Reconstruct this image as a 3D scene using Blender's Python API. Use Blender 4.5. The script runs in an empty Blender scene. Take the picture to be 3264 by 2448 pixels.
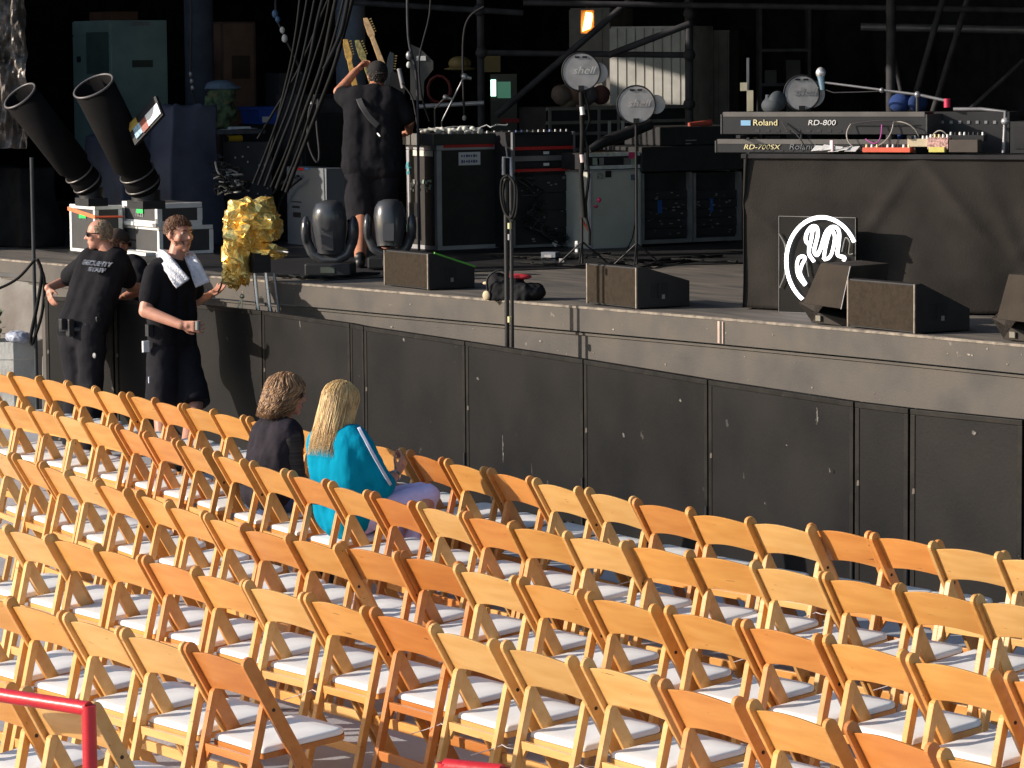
import bpy, math, random
from mathutils import Vector as V3, Matrix, Euler
random.seed(7)
R = math.radians
scene = bpy.context.scene
COL = scene.collection

# ---------------------------------------------------------------- camera, light, exposure
CAM = V3((0.0, 0.0, 3.0808)); YAW, PIT, ROL = R(58.3429), R(5.6338), R(-0.4659); FPX = 10607.07
FW = V3((-math.sin(YAW)*math.cos(PIT), math.cos(YAW)*math.cos(PIT), -math.sin(PIT)))
_r = V3((math.cos(YAW), math.sin(YAW), 0)); _u = _r.cross(FW)
RT = _r*math.cos(ROL) + _u*math.sin(ROL); UP = _u*math.cos(ROL) - _r*math.sin(ROL)
cd = bpy.data.cameras.new('camera'); cam = bpy.data.objects.new('camera', cd); COL.objects.link(cam)
cd.sensor_width = 36; cd.lens = 36*FPX/3264; cd.clip_start = 0.5; cd.clip_end = 2000
m = Matrix((RT, UP, -FW)).transposed().to_4x4(); m.translation = CAM; cam.matrix_world = m
scene.camera = cam
SUN_TO = V3((0.40, 0.916, 0)).normalized(); SUN_EL = R(20.5)
w = bpy.data.worlds.new('World'); scene.world = w; w.use_nodes = True
nt = w.node_tree; nt.nodes.clear()
sky = nt.nodes.new('ShaderNodeTexSky'); sky.sky_type = 'NISHITA'; sky.sun_disc = False
sky.sun_elevation = SUN_EL; sky.sun_rotation = math.atan2(-SUN_TO.x, -SUN_TO.y)
bg = nt.nodes.new('ShaderNodeBackground'); bg.inputs[1].default_value = 0.125
wo = nt.nodes.new('ShaderNodeOutputWorld')
nt.links.new(sky.outputs[0], bg.inputs[0]); nt.links.new(bg.outputs[0], wo.inputs[0])
sl = bpy.data.lights.new('sun', 'SUN'); sl.energy = 4.5; sl.angle = R(0.5); sl.color = (1.0, 0.89, 0.765)
so = bpy.data.objects.new('sun', sl); COL.objects.link(so); so.location = (0, -20, 30)
sdir = V3((SUN_TO.x*math.cos(SUN_EL), SUN_TO.y*math.cos(SUN_EL), -math.sin(SUN_EL)))
so.rotation_euler = sdir.to_track_quat('-Z', 'Y').to_euler()
scene.view_settings.view_transform = 'Standard'; scene.view_settings.look = 'None'
scene.view_settings.gamma = 1.0; scene.view_settings.exposure = 0.35

# ---------------------------------------------------------------- picture <-> world (for laying the place out in metres)
K = 3264/2212.0
def ray(u, v): return FW + RT*((u*K-1632)/FPX) - UP*((v*K-1224)/FPX)
def AZ(u, v, z): d = ray(u, v); return CAM + d*((z-CAM.z)/d.z)
def AY(u, v, y): d = ray(u, v); return CAM + d*((y-CAM.y)/d.y)
def AX(u, v, x): d = ray(u, v); return CAM + d*((x-CAM.x)/d.x)
def AD(u, v, D): return CAM + ray(u, v)*D
def DEP(p): return (V3(p)-CAM).dot(FW)
def PX(p):
    d = V3(p)-CAM; z = d.dot(FW); return ((1632+FPX*d.dot(RT)/z)/K, (1224-FPX*d.dot(UP)/z)/K)
def KV(D): return FPX/D/K
def ZAT(u, v, xy):      # height where the sight line passes over a plan point
    D = DEP((xy[0], xy[1], 2.0)); return AD(u, v, D).z

# ---------------------------------------------------------------- materials
MATS = {}
def mat(name, col, rough=0.6, metal=0.0, var=0.12, scale=6.0, bump=0.0, bscale=40.0, col2=None, stretch=(1,1,1), emit=None, estr=0.0,
        rand=0.0, alpha=1.0, spots=None, trans=0.0, spec=0.5, coat=0.0, detail=4.0, spot_scale=9.0, spot_t=0.70):
    if name in MATS: return MATS[name]
    m = bpy.data.materials.new(name); m.use_nodes = True; t = m.node_tree; N = t.nodes; L = t.links
    b = N['Principled BSDF']
    b.inputs['Roughness'].default_value = rough; b.inputs['Metallic'].default_value = metal
    b.inputs['Specular IOR Level'].default_value = spec
    if coat: b.inputs['Coat Weight'].default_value = coat; b.inputs['Coat Roughness'].default_value = 0.15
    tc = N.new('ShaderNodeTexCoord'); mp = N.new('ShaderNodeMapping'); mp.inputs['Scale'].default_value = stretch
    L.new(tc.outputs['Object'], mp.inputs[0])
    vec = mp.outputs[0]
    if rand:
        oi = N.new('ShaderNodeObjectInfo'); ad = N.new('ShaderNodeVectorMath'); ad.operation = 'ADD'
        cm = N.new('ShaderNodeMath'); cm.operation = 'MULTIPLY'; cm.inputs[1].default_value = 37.0
        L.new(oi.outputs['Random'], cm.inputs[0]); L.new(vec, ad.inputs[0]); L.new(cm.outputs[0], ad.inputs[1]); vec = ad.outputs[0]
    nz = N.new('ShaderNodeTexNoise'); nz.inputs['Scale'].default_value = scale; nz.inputs['Detail'].default_value = detail
    L.new(vec, nz.inputs['Vector'])
    mx = N.new('ShaderNodeMix'); mx.data_type = 'RGBA'
    c2 = col2 if col2 else tuple(max(0, c*(1-2.2*var)) for c in col)
    mx.inputs[6].default_value = (*c2, 1); mx.inputs[7].default_value = (*col, 1)
    rp = N.new('ShaderNodeMapRange'); rp.inputs[1].default_value = 0.32; rp.inputs[2].default_value = 0.62
    L.new(nz.outputs[0], rp.inputs[0]); L.new(rp.outputs[0], mx.inputs[0])
    out = mx.outputs[2]
    if rand:
        hs = N.new('ShaderNodeHueSaturation'); mr = N.new('ShaderNodeMapRange'); mr.inputs[3].default_value = 1-rand; mr.inputs[4].default_value = 1+rand
        L.new(oi.outputs['Random'], mr.inputs[0]); L.new(mr.outputs[0], hs.inputs['Value']); L.new(out, hs.inputs['Color']); out = hs.outputs[0]
    if spots:
        n2 = N.new('ShaderNodeTexNoise'); n2.inputs['Scale'].default_value = spot_scale; n2.inputs['Detail'].default_value = 6
        L.new(vec, n2.inputs['Vector']); r2 = N.new('ShaderNodeMapRange'); r2.inputs[1].default_value = spot_t; r2.inputs[2].default_value = spot_t+0.02
        L.new(n2.outputs[0], r2.inputs[0]); m2 = N.new('ShaderNodeMix'); m2.data_type = 'RGBA'
        L.new(r2.outputs[0], m2.inputs[0]); L.new(out, m2.inputs[6]); m2.inputs[7].default_value = (*spots, 1); out = m2.outputs[2]
    L.new(out, b.inputs['Base Color'])
    if bump:
        nb = N.new('ShaderNodeTexNoise'); nb.inputs['Scale'].default_value = bscale; nb.inputs['Detail'].default_value = 3
        L.new(vec, nb.inputs['Vector']); bp = N.new('ShaderNodeBump'); bp.inputs['Strength'].default_value = bump; bp.inputs['Distance'].default_value = 0.02
        L.new(nb.outputs[0], bp.inputs['Height']); L.new(bp.outputs[0], b.inputs['Normal'])
    if emit: b.inputs['Emission Color'].default_value = (*emit, 1); b.inputs['Emission Strength'].default_value = estr
    if alpha < 1: b.inputs['Alpha'].default_value = alpha
    if trans: b.inputs['Transmission Weight'].default_value = trans
    MATS[name] = m; return m

def wood(name, c, c2):
    return mat(name, c, rough=0.36, var=0.1, scale=3.0, col2=c2, stretch=(1.0, 7.0, 7.0), rand=0.10, bump=0.05, bscale=30, coat=0.2, detail=9, spots=tuple(x*0.55 for x in c2), spot_scale=7, spot_t=0.70)
WOOD = {'p': wood('wood pale', (0.70, 0.415, 0.150), (0.62, 0.335, 0.105)),
        'h': wood('wood honey', (0.69, 0.347, 0.096), (0.60, 0.274, 0.066)),
        'o': wood('wood orange', (0.68, 0.298, 0.082), (0.59, 0.232, 0.058)),
        'r': wood('wood red', (0.57, 0.215, 0.050), (0.49, 0.165, 0.036))}
CUSHION = mat('white vinyl', (0.90, 0.885, 0.86), rough=0.42, var=0.03, scale=8, rand=0.03)
BLACK = mat('black paint', (0.025, 0.025, 0.028), rough=0.6, var=0.2, spec=0.25)
BLACKM = mat('black metal', (0.03, 0.03, 0.033), rough=0.38, metal=0.2, var=0.15)
BPLAST = mat('black plastic', (0.022, 0.023, 0.026), rough=0.5, var=0.1, spec=0.35)
RUBBER = mat('black rubber', (0.015, 0.015, 0.016), rough=0.7)
CASEB = mat('case laminate', (0.030, 0.026, 0.024), rough=0.6, var=0.15, scale=9, bump=0.05, bscale=120)
ALU = mat('aluminium', (0.50, 0.50, 0.53), rough=0.45, metal=0.45, var=0.08)
ALUW = mat('pale aluminium', (0.78, 0.78, 0.77), rough=0.5, metal=0.1, var=0.05)
STEEL = mat('dull steel', (0.30, 0.30, 0.32), rough=0.45, metal=0.6, var=0.15)
PIPE = mat('scaffold paint', (0.052, 0.052, 0.06), rough=0.75, metal=0.0, var=0.2, spec=0.2)
CHROME = mat('chrome', (0.85, 0.86, 0.9), rough=0.25, metal=0.9, var=0.02)
WHITE = mat('white label', (0.80, 0.80, 0.80), rough=0.5, var=0.05)
INK = mat('ink', (0.03, 0.03, 0.05), rough=0.6)
REDP = mat('red paint', (0.60, 0.03, 0.03), rough=0.4, var=0.1)
PINK = mat('pink tape', (0.85, 0.06, 0.22), rough=0.5)
GREENT = mat('green tape', (0.05, 0.75, 0.16), rough=0.5)
ORANGET = mat('orange tape', (0.9, 0.16, 0.05), rough=0.5)
WEDGE = mat('speaker grille', (0.044, 0.034, 0.025), rough=0.9, spec=0.1, var=0.12, scale=30, bump=0.3, bscale=260)
WEDGES = mat('speaker paint', (0.018, 0.017, 0.018), rough=0.6, var=0.15, bump=0.1, bscale=160)
WEDGET = mat('speaker textured paint', (0.05, 0.042, 0.036), rough=0.8, spec=0.2, var=0.15, bump=0.1, bscale=160)
SKIN = mat('skin fair', (0.60, 0.29, 0.20), rough=0.5, var=0.08, scale=14)
SKIN2 = mat('skin tanned', (0.52, 0.23, 0.14), rough=0.5, var=0.08, scale=14)
TEE = mat('black cotton', (0.017, 0.0165, 0.020), rough=0.95, var=0.1, bump=0.25, bscale=14, spec=0.12)
TROU = mat('charcoal trousers', (0.021, 0.0205, 0.025), rough=0.95, var=0.1, bump=0.3, bscale=14, spec=0.12)
DRAPE = mat('dark drape', (0.030, 0.035, 0.055), rough=0.95, var=0.2, bump=0.6, bscale=5, spec=0.1)
CURT = mat('black curtain', (0.022, 0.022, 0.026), rough=0.95, var=0.2, spec=0.1)

# ---------------------------------------------------------------- geometry builder
class MB:
    def __init__(s, M=None): s.v = []; s.f = []; s.sm = []; s.mi = []; s.M = M; s.cur = 0
    def add(s, vs, fs, smooth=False):
        o = len(s.v)
        for p in vs:
            p = V3(p); s.v.append(s.M @ p if s.M else p)
        for f in fs: s.f.append(tuple(i+o for i in f)); s.sm.append(smooth); s.mi.append(s.cur)
        return s
    def box(s, a, b, T=None):
        (x0, y0, z0), (x1, y1, z1) = a, b
        vs = [V3(p) for p in ((x0,y0,z0),(x1,y0,z0),(x1,y1,z0),(x0,y1,z0),(x0,y0,z1),(x1,y0,z1),(x1,y1,z1),(x0,y1,z1))]
        if T: vs = [T @ p for p in vs]
        return s.add(vs, [(0,3,2,1),(4,5,6,7),(0,1,5,4),(1,2,6,5),(2,3,7,6),(3,0,4,7)])
    def beam(s, p, q, w, h, up=(0,0,1)):   # rectangular bar from p to q
        p, q = V3(p), V3(q); d = (q-p); L = d.length; d.normalize(); up = V3(up)
        if abs(d.dot(up)) > 0.98: up = V3((0,1,0))
        x = d.cross(up).normalized(); z = x.cross(d)
        T = Matrix((x, d, z)).transposed().to_4x4(); T.translation = p
        return s.box((-w/2, 0, -h/2), (w/2, L, h/2), T)
    def cone(s, p, q, r0, r1, n=12, cap=True, smooth=True):
        p, q = V3(p), V3(q); d = (q-p).normalized(); a = V3((0,0,1)) if abs(d.z) < 0.9 else V3((1,0,0))
        x = d.cross(a).normalized(); y = d.cross(x); vs = []
        for c, r in ((p, r0), (q, r1)):
            for i in range(n):
                t = 2*math.pi*i/n; vs.append(c + x*(r*math.cos(t)) + y*(r*math.sin(t)))
        s.add(vs, [(i, n+i, n+(i+1) % n, (i+1) % n) for i in range(n)], smooth)
        if cap: s.add(vs, [tuple(range(n)), tuple(reversed(range(n, 2*n)))])
        return s
    def tube(s, pts, r, n=8, cap=True):
        pts = [V3(p) for p in pts]; rr = r if isinstance(r, (list, tuple)) else [r]*len(pts); vs = []; a = None
        for i, p in enumerate(pts):
            d = (pts[min(i+1, len(pts)-1)] - pts[max(i-1, 0)]).normalized()
            if a is None: a = V3((0,0,1)) if abs(d.z) < 0.9 else V3((1,0,0)); x = d.cross(a).normalized()
            else: x = (x - d*x.dot(d)).normalized()
            y = d.cross(x)
            for k in range(n):
                t = 2*math.pi*k/n; vs.append(p + x*(rr[i]*math.cos(t)) + y*(rr[i]*math.sin(t)))
        fs = []
        for i in range(len(pts)-1):
            for k in range(n): fs.append((i*n+k, (i+1)*n+k, (i+1)*n+(k+1) % n, i*n+(k+1) % n))
        s.add(vs, fs, True)
        if cap: s.add(vs, [tuple(range(n)), tuple(reversed(range(len(vs)-n, len(vs))))])
        return s
    def ell(s, c, r, rot=None, n=14, m=9):
        c = V3(c); r = (r, r, r) if not isinstance(r, (list, tuple)) else r; vs = []
        for j in range(m+1):
            ph = math.pi*j/m
            for i in range(n):
                th = 2*math.pi*i/n; p = V3((r[0]*math.sin(ph)*math.cos(th), r[1]*math.sin(ph)*math.sin(th), r[2]*math.cos(ph)))
                vs.append(c + (rot @ p if rot else p))
        fs = [(j*n+i, (j+1)*n+i, (j+1)*n+(i+1) % n, j*n+(i+1) % n) for j in range(m) for i in range(n)]
        return s.add(vs, fs, True)
    def cap(s, p, q, r0, r1, n=12):
        p, q = V3(p), V3(q); s.cone(p, q, r0, r1, n); s.ell(p, r0, n=n, m=8); return s.ell(q, r1, n=n, m=8)
    def prism(s, poly, axis, a, b):   # poly: 2-D points; axis 'x': (y,z), 'y': (x,z), 'z': (x,y)
        f = {'x': lambda u, v, w: (w, u, v), 'y': lambda u, v, w: (u, w, v), 'z': lambda u, v, w: (u, v, w)}[axis]
        n = len(poly); vs = [f(u, v, a) for u, v in poly] + [f(u, v, b) for u, v in poly]
        return s.add(vs, [(i, (i+1) % n, n+(i+1) % n, n+i) for i in range(n)] + [tuple(reversed(range(n))), tuple(range(n, 2*n))])
    def sheet(s, fn, nu, nv, thick=0.0, smooth=True):
        vs = [fn(i/nu, j/nv) for j in range(nv+1) for i in range(nu+1)]; o = len(vs); W = nu+1
        q = [(j*W+i, j*W+i+1, (j+1)*W+i+1, (j+1)*W+i) for j in range(nv) for i in range(nu)]
        s.add(vs, q, smooth); return s
    def build(s, name, mt, parent=None, bevel=0.0, remesh=0.0, smooth=0, solid=0.0, subsurf=0, disp=None):
        me = bpy.data.meshes.new(name)
        inv = parent.matrix_world.inverted() if parent else None
        vs = [inv @ p for p in s.v] if inv else s.v
        me.from_pydata([tuple(p) for p in vs], [], s.f)
        mts = mt if isinstance(mt, (list, tuple)) else [mt]
        for x in mts: me.materials.append(x)
        for p, sm, mi in zip(me.polygons, s.sm, s.mi): p.use_smooth = sm; p.material_index = mi
        me.validate(); me.update()
        import bmesh
        b = bmesh.new(); b.from_mesh(me); bmesh.ops.recalc_face_normals(b, faces=b.faces); b.to_mesh(me); b.free()
        o = bpy.data.objects.new(name, me); COL.objects.link(o)
        if parent: o.parent = parent
        if solid: md = o.modifiers.new('s', 'SOLIDIFY'); md.thickness = solid; md.offset = 0
        if remesh:
            md = o.modifiers.new('r', 'REMESH'); md.mode = 'VOXEL'; md.voxel_size = remesh; md.use_smooth_shade = True
        if smooth: md = o.modifiers.new('sm', 'SMOOTH'); md.iterations = smooth; md.factor = 0.5
        if disp:
            tx = bpy.data.textures.new(name+' folds', 'CLOUDS'); tx.noise_scale = disp[1]; tx.noise_depth = 2
            md = o.modifiers.new('d', 'DISPLACE'); md.texture = tx; md.strength = disp[0]; md.mid_level = 0.5; md.texture_coords = 'GLOBAL'
        if subsurf: md = o.modifiers.new('ss', 'SUBSURF'); md.levels = subsurf; md.render_levels = subsurf
        if bevel: md = o.modifiers.new('b', 'BEVEL'); md.width = bevel; md.segments = 2; md.limit_method = 'ANGLE'; md.angle_limit = R(40)
        return o

def tag(o, label, cat, group=None, kind=None):
    o['label'] = label
    if cat: o['category'] = cat
    if group: o['group'] = group
    if kind: o['kind'] = kind
    return o
def thing(name, label, cat, loc, rz=0.0, group=None):
    o = bpy.data.objects.new(name, None); o.empty_display_size = 0.2; COL.objects.link(o)
    o.matrix_world = Matrix.Translation(V3(loc)) @ Matrix.Rotation(rz, 4, 'Z')
    return tag(o, label, cat, group)
def struct(o, label=None):
    o['kind'] = 'structure'
    if label: o['label'] = label
    return o
def frame(loc, rz=0.0): return Matrix.Translation(V3(loc)) @ Matrix.Rotation(rz, 4, 'Z')
def text(parent, s, size, M, mt, name='lettering', depth=0.002, shear=0.0, align='CENTER', xs=1.0, bold=0.0):
    cu = bpy.data.curves.new(name, 'FONT'); cu.body = s; cu.size = size; cu.extrude = depth; cu.align_x = align; cu.align_y = 'CENTER'; cu.shear = shear; cu.offset = bold
    to = bpy.data.objects.new(name, cu); COL.objects.link(to)
    dg = bpy.context.evaluated_depsgraph_get(); me = bpy.data.meshes.new_from_object(to.evaluated_get(dg))
    bpy.data.objects.remove(to); me.name = name
    inv = parent.matrix_world.inverted() if parent else Matrix()
    me.transform(inv @ M @ Matrix.Diagonal((xs, 1, 1, 1))); me.materials.clear(); me.materials.append(mt)
    o = bpy.data.objects.new(name, me); COL.objects.link(o); o.parent = parent; return o
def face_y(p):  # text lying on a face that looks toward -y, reading left to right along +x
    return Matrix.Translation(V3(p)) @ Matrix(((1,0,0,0),(0,0,-1,0),(0,1,0,0),(0,0,0,1)))
def face_x(p):  # text on a face that looks toward +x, reading along +y
    return Matrix.Translation(V3(p)) @ Matrix(((0,0,1,0),(1,0,0,0),(0,1,0,0),(0,0,0,1)))
def catenary(p, q, sag, n=10):
    p, q = V3(p), V3(q); return [p.lerp(q, i/n) - V3((0,0,sag*4*(i/n)*(1-i/n))) for i in range(n+1)]
def squiggle(p, q, amp, n=14, z=0.0, rs=None):
    rs = rs or random; p, q = V3(p), V3(q); return [p.lerp(q, i/n) + V3((rs.uniform(-amp, amp), rs.uniform(-amp, amp), rs.uniform(0, z))) for i in range(n+1)]
# ================================================================= SETTING
def plane(name, x0, y0, x1, y1, z, mt):
    b = MB(); b.add([(x0,y0,z),(x1,y0,z),(x1,y1,z),(x0,y1,z)], [(0,1,2,3)]); return b.build(name, mt)
CONC = mat('concrete floor', (0.45, 0.455, 0.48), rough=0.85, var=0.18, scale=1.6, bump=0.15, bscale=60, col2=(0.34, 0.345, 0.37), detail=8, spots=(0.14, 0.14, 0.15), spot_scale=3.5, spot_t=0.68)
struct(plane('ground', -300, -300, 300, 300, 0, CONC), 'grey concrete floor under the rows of folding chairs')

# ---- stage
DZ = 1.35
EDGE = [(-36.0, 10.6), (-30.0, 11.15), (-26.2, 11.55), (-23.6, 11.93), (-21.6, 12.17), (-20.0, 12.38), (-17.9, 12.66), (-16.4, 12.82), (-15.1, 12.92), (-13.0, 13.0), (-8.0, 13.0)]
DECKM = mat('stage boards', (0.17, 0.148, 0.125), rough=0.75, var=0.2, scale=2.2, col2=(0.065, 0.062, 0.062), stretch=(0.5, 3, 1), bump=0.1, bscale=30, detail=8)
FASC = mat('stage fascia paint', (0.093, 0.079, 0.066), rough=0.7, var=0.12, scale=3.5, col2=(0.062, 0.055, 0.050), bump=0.06, bscale=70, spots=(0.17, 0.145, 0.12), spot_scale=9, spot_t=0.71, detail=9)
EDGEM = mat('worn stage edge', (0.30, 0.25, 0.2), rough=0.7, var=0.2, scale=14, col2=(0.08, 0.07, 0.06), detail=8)
stage = thing('stage', 'long raised concert stage with worn brown-grey front boards behind the black barrier', 'stage', (-20, 13, 0))
b = MB(); top = EDGE + [(-8.0, 26.0), (-40.0, 26.0), (-40.0, 10.4)]
b.prism(top, 'z', DZ-0.10, DZ); b.build('deck', DECKM, stage)
b = MB(); c = MB(); e = MB(); l = MB(); joints = MB()
for (x0, y0), (x1, y1) in zip(EDGE, EDGE[1:]):
    b.prism([(x0, y0-0.03), (x1, y1-0.03), (x1, y1+0.0), (x0, y0+0.0)], 'z', DZ-0.17, DZ-0.012)
    e.prism([(x0, y0-0.036), (x1, y1-0.036), (x1, y1+0.02), (x0, y0+0.02)], 'z', DZ-0.012, DZ+0.004)
    c.prism([(x0, y0+0.02), (x1, y1+0.02), (x1, y1+0.05), (x0, y0+0.05)], 'z', 0, DZ-0.20)
    l.prism([(x0, y0+0.004), (x1, y1+0.004), (x1, y1+0.02), (x0, y0+0.02)], 'z', DZ-0.20, DZ-0.185)
b.build('edge_board', FASC, stage); e.build('edge_trim', EDGEM, stage); l.build('lower_trim', FASC, stage); c.build('front_panel', FASC, stage)
def edge_y(x):
    for (x0, y0), (x1, y1) in zip(EDGE, EDGE[1:]):
        if x0 <= x <= x1: return y0+(y1-y0)*(x-x0)/(x1-x0)
    return 12.9
# pale scrape and strip of tape on the edge board
for (u, ln, mt_, nm, lab) in ((1565, 0.035, mat('worn wood scar', (0.62, 0.45, 0.38)), 'scar', 'pale worn strip'),):
    p = AY(u, 700, 12.66); y = edge_y(p.x)-0.034
    b = MB(); b.box((p.x-ln, y-0.002, DZ-0.165), (p.x-ln/3, y, DZ-0.02)); b.box((p.x+ln/2, y-0.002, DZ-0.165), (p.x+ln*.8, y, DZ-0.02)); b.build(nm, mt_, stage)
b = MB(); SC = mat('chipped paint', (0.34, 0.29, 0.24), var=0.4, scale=30)
rs = random.Random(3)
for k in range(85):
    x = rs.uniform(-24, -13.5); y = edge_y(x)
    if rs.random() < 0.45: z = rs.uniform(DZ-0.16, DZ-0.03); yy = y-0.0315
    else: z = rs.uniform(0.75, DZ-0.22); yy = y+0.0185
    a = rs.choice([0.003, 0.004, 0.005, 0.009]); nn = 7; ax_ = rs.uniform(0.8, 3); b.add([(x+a*ax_*rs.uniform(0.4, 1.2)*math.cos(2*math.pi*i/nn), yy-0.0012, z+a*rs.uniform(0.3, 1.1)*math.sin(2*math.pi*i/nn)) for i in range(nn)], [tuple(range(nn))])
b.build('paint_chips', SC, stage)['kind'] = 'stuff'
# roof, columns and black cloths of the stage house, plus one cloth added against the sun
roof = thing('stage_roof', 'dark roof canopy over the stage', 'roof', (-25, 18, 6))
b = MB(); b.box((-48, 12.6, 6.0), (0, 30, 6.4)); b.build('canopy', BLACK, roof)
b = MB(); b.box((-48, 12.3, 5.8), (0, 12.6, 6.6)); b.build('fascia_beam', PIPE, roof)
def curtain(name, label, x0, y0, x1, y1, z0, z1, amp=0.12, fold=0.5, mt=CURT):
    L = math.hypot(x1-x0, y1-y0); n = int(L/0.12); dx, dy = (x1-x0)/L, (y1-y0)/L
    rs = random.Random(int(L*10)); ph = [rs.uniform(0, 6) for _ in range(4)]
    def fn(s, t):
        d = s*L; a = amp*(math.sin(d/fold*2*math.pi*0.5+ph[0])+0.5*math.sin(d/fold*5+ph[1]))*(0.6+0.4*t)
        return V3((x0+dx*d-dy*a, y0+dy*d+dx*a, z0+(z1-z0)*t))
    b = MB(); b.sheet(fn, n, 4); o = b.build(name, mt, solid=0.02); return tag(o, label, 'curtain')
curtain('black_curtain', 'tall black curtain hanging across the back of the stage', -40, 22.5, -6, 22.5, DZ, 6)
curtain('black_curtain', 'tall black curtain closing the far left wing of the stage', -38.5, 10.9, -37, 23.2, DZ, 6)

curtain('black_curtain', 'unseen black curtain added to keep the sun off the left wing', -40, 11.0, -28.9, 11.3, DZ, 6)  # added outside the view to block sunlight from the left wing

# ---- crowd barrier
BARM = mat('barrier plywood paint', (0.0125, 0.0112, 0.0105), spec=0.17, rough=0.6, var=0.25, scale=1.8, col2=(0.0042, 0.0043, 0.0050), bump=0.05, bscale=50, spots=(0.045, 0.042, 0.040), spot_scale=11, spot_t=0.715, rand=0.15, detail=7)
BARF = mat('barrier frame', (0.016, 0.014, 0.012), spec=0.2, rough=0.55, var=0.3, scale=10, spots=(0.13, 0.11, 0.09), spot_scale=12, spot_t=0.68)
BH = 1.17
BJ = [(95, 641), (245, 647), (415, 655), (585, 671), (756, 699), (790, 705), (1003, 738), (1270, 776), (1525, 821), (1838, 869), (1950, 884), (2212, 908), (2440, 930)]
bp_ = []
for u, v in BJ:
    q = AZ(u, v, BH); bp_.append(q)
# ease the hand-measured line a little
pts = [V3((q.x, q.y, 0)) for q in bp_]
for i in range(1, len(pts)-1):
    pts[i].y = (pts[i-1].y+2*pts[i].y+pts[i+1].y)/4 if i > 1 else pts[i].y
def barrier(i, p, q, label):
    d = (q-p); L = d.length; rz = math.atan2(d.y, d.x); o = thing('crowd_barrier_panel', label, 'barrier', p, rz, 'black barrier panels in front of the stage')
    M = frame(p, rz); g = 0.008
    b = MB(M); b.box((g, 0.0, 0.03), (L-g, 0.02, BH-0.03)); b.build('panel', BARM, o)
    f = MB(M)
    f.box((g, -0.006, BH-0.03), (L-g, 0.05, BH)); f.box((g, -0.005, 0.0), (g+0.035, 0.045, BH-0.03)); f.box((L-g-0.035, -0.005, 0.0), (L-g, 0.045, BH-0.03)); f.box((g+0.035, -0.005, 0.0), (L-g-0.035, 0.045, 0.05))
    f.build('frame', BARF, o, bevel=0.003)
    h = MB(M); h.cone((L-0.004, -0.012, 0.02), (L-0.004, -0.012, 0.42), 0.011, 0.011, 8); h.build('hinge_rod', BLACKM, o)
    if L > 0.6:
        s = MB(M); s.box((0.1, 0.05, 0.0), (L-0.1, 0.75, 0.02))
        for x in (0.12, L-0.12): s.beam((x, 0.72, 0.02), (x, 0.05, 1.0), 0.04, 0.03)
        s.build('brace', BLACKM, o)
n = len(pts)-1
for i in range(n): barrier(i, pts[i], pts[i+1], ['black barrier panel under the drooping hand of the leaning man, beside the planter', 'black barrier panel behind the leaning man, next to the towel man',
     'black barrier panel directly behind the man with the white towel', 'wide black barrier panel below the gold foil tripod', 'very narrow black barrier panel behind the blonde woman\'s head', 'black barrier panel just right of the blonde woman\'s head',
     'scuffed black barrier panel below the foot of the tall dark pole', 'black barrier panel two left of the narrow framed panel', 'wide black barrier panel immediately left of the narrow framed panel',
     'narrow barrier panel with a raised inner frame at the right', 'brownish barrier panel immediately right of the narrow framed panel', 'last barrier panel, cut off by the right edge'][min(i, 11)])

def scar(u, v0, v1, w_, lab):
    i = min(range(n), key=lambda k: abs((PX(pts[k]+V3((0,0,1)))[0]+PX(pts[k+1]+V3((0,0,1)))[0])/2-u)); p, q = pts[i], pts[i+1]; y = p.y+(q.y-p.y)*0.5
    a, c = AY(u, v0, y), AY(u+1.5, v1, y); f = (a.x-p.x)/(q.x-p.x); yy = p.y+(q.y-p.y)*f-0.0015
    rs = random.Random(int(u)); N_ = 9; b = MB(); L = []; Rr = []
    for k in range(N_+1):
        t = k/N_; x = a.x+(c.x-a.x)*t+rs.uniform(-.003, .003); ww = w_*rs.uniform(0.3, 1.1)*(0.3+math.sin(math.pi*t)); z = a.z+(c.z-a.z)*t; L.append((x-ww, yy, z)); Rr.append((x+ww, yy, z))
    b.add(L+Rr, [(k, k+1, N_+2+k, N_+1+k) for k in range(N_)]); o = b.build('scratch', mat('pale scratch', (0.16, 0.15, 0.14), var=0.4, scale=60))
    root = [x for x in COL.objects if x.name.startswith('crowd_barrier_panel')][i]; o.parent = root; o.matrix_parent_inverse = root.matrix_world.inverted()
for (u, v0, v1, w_) in ((1082, 940, 1000, 0.006), (1771, 880, 912, 0.007), (1340, 935, 945, 0.012), (1023, 815, 822, 0.012), (647, 690, 712, 0.005), (1150, 1000, 1030, 0.004), (1800, 1010, 1020, 0.006), (1420, 1100, 1105, 0.008), (870, 730, 738, 0.012), (1700, 960, 963, 0.006), (2100, 930, 940, 0.02), (1650, 1085, 1090, 0.006), (1235, 1125, 1130, 0.005), (1480, 860, 868, 0.008)): scar(u, v0, v1, w_, '')

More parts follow.
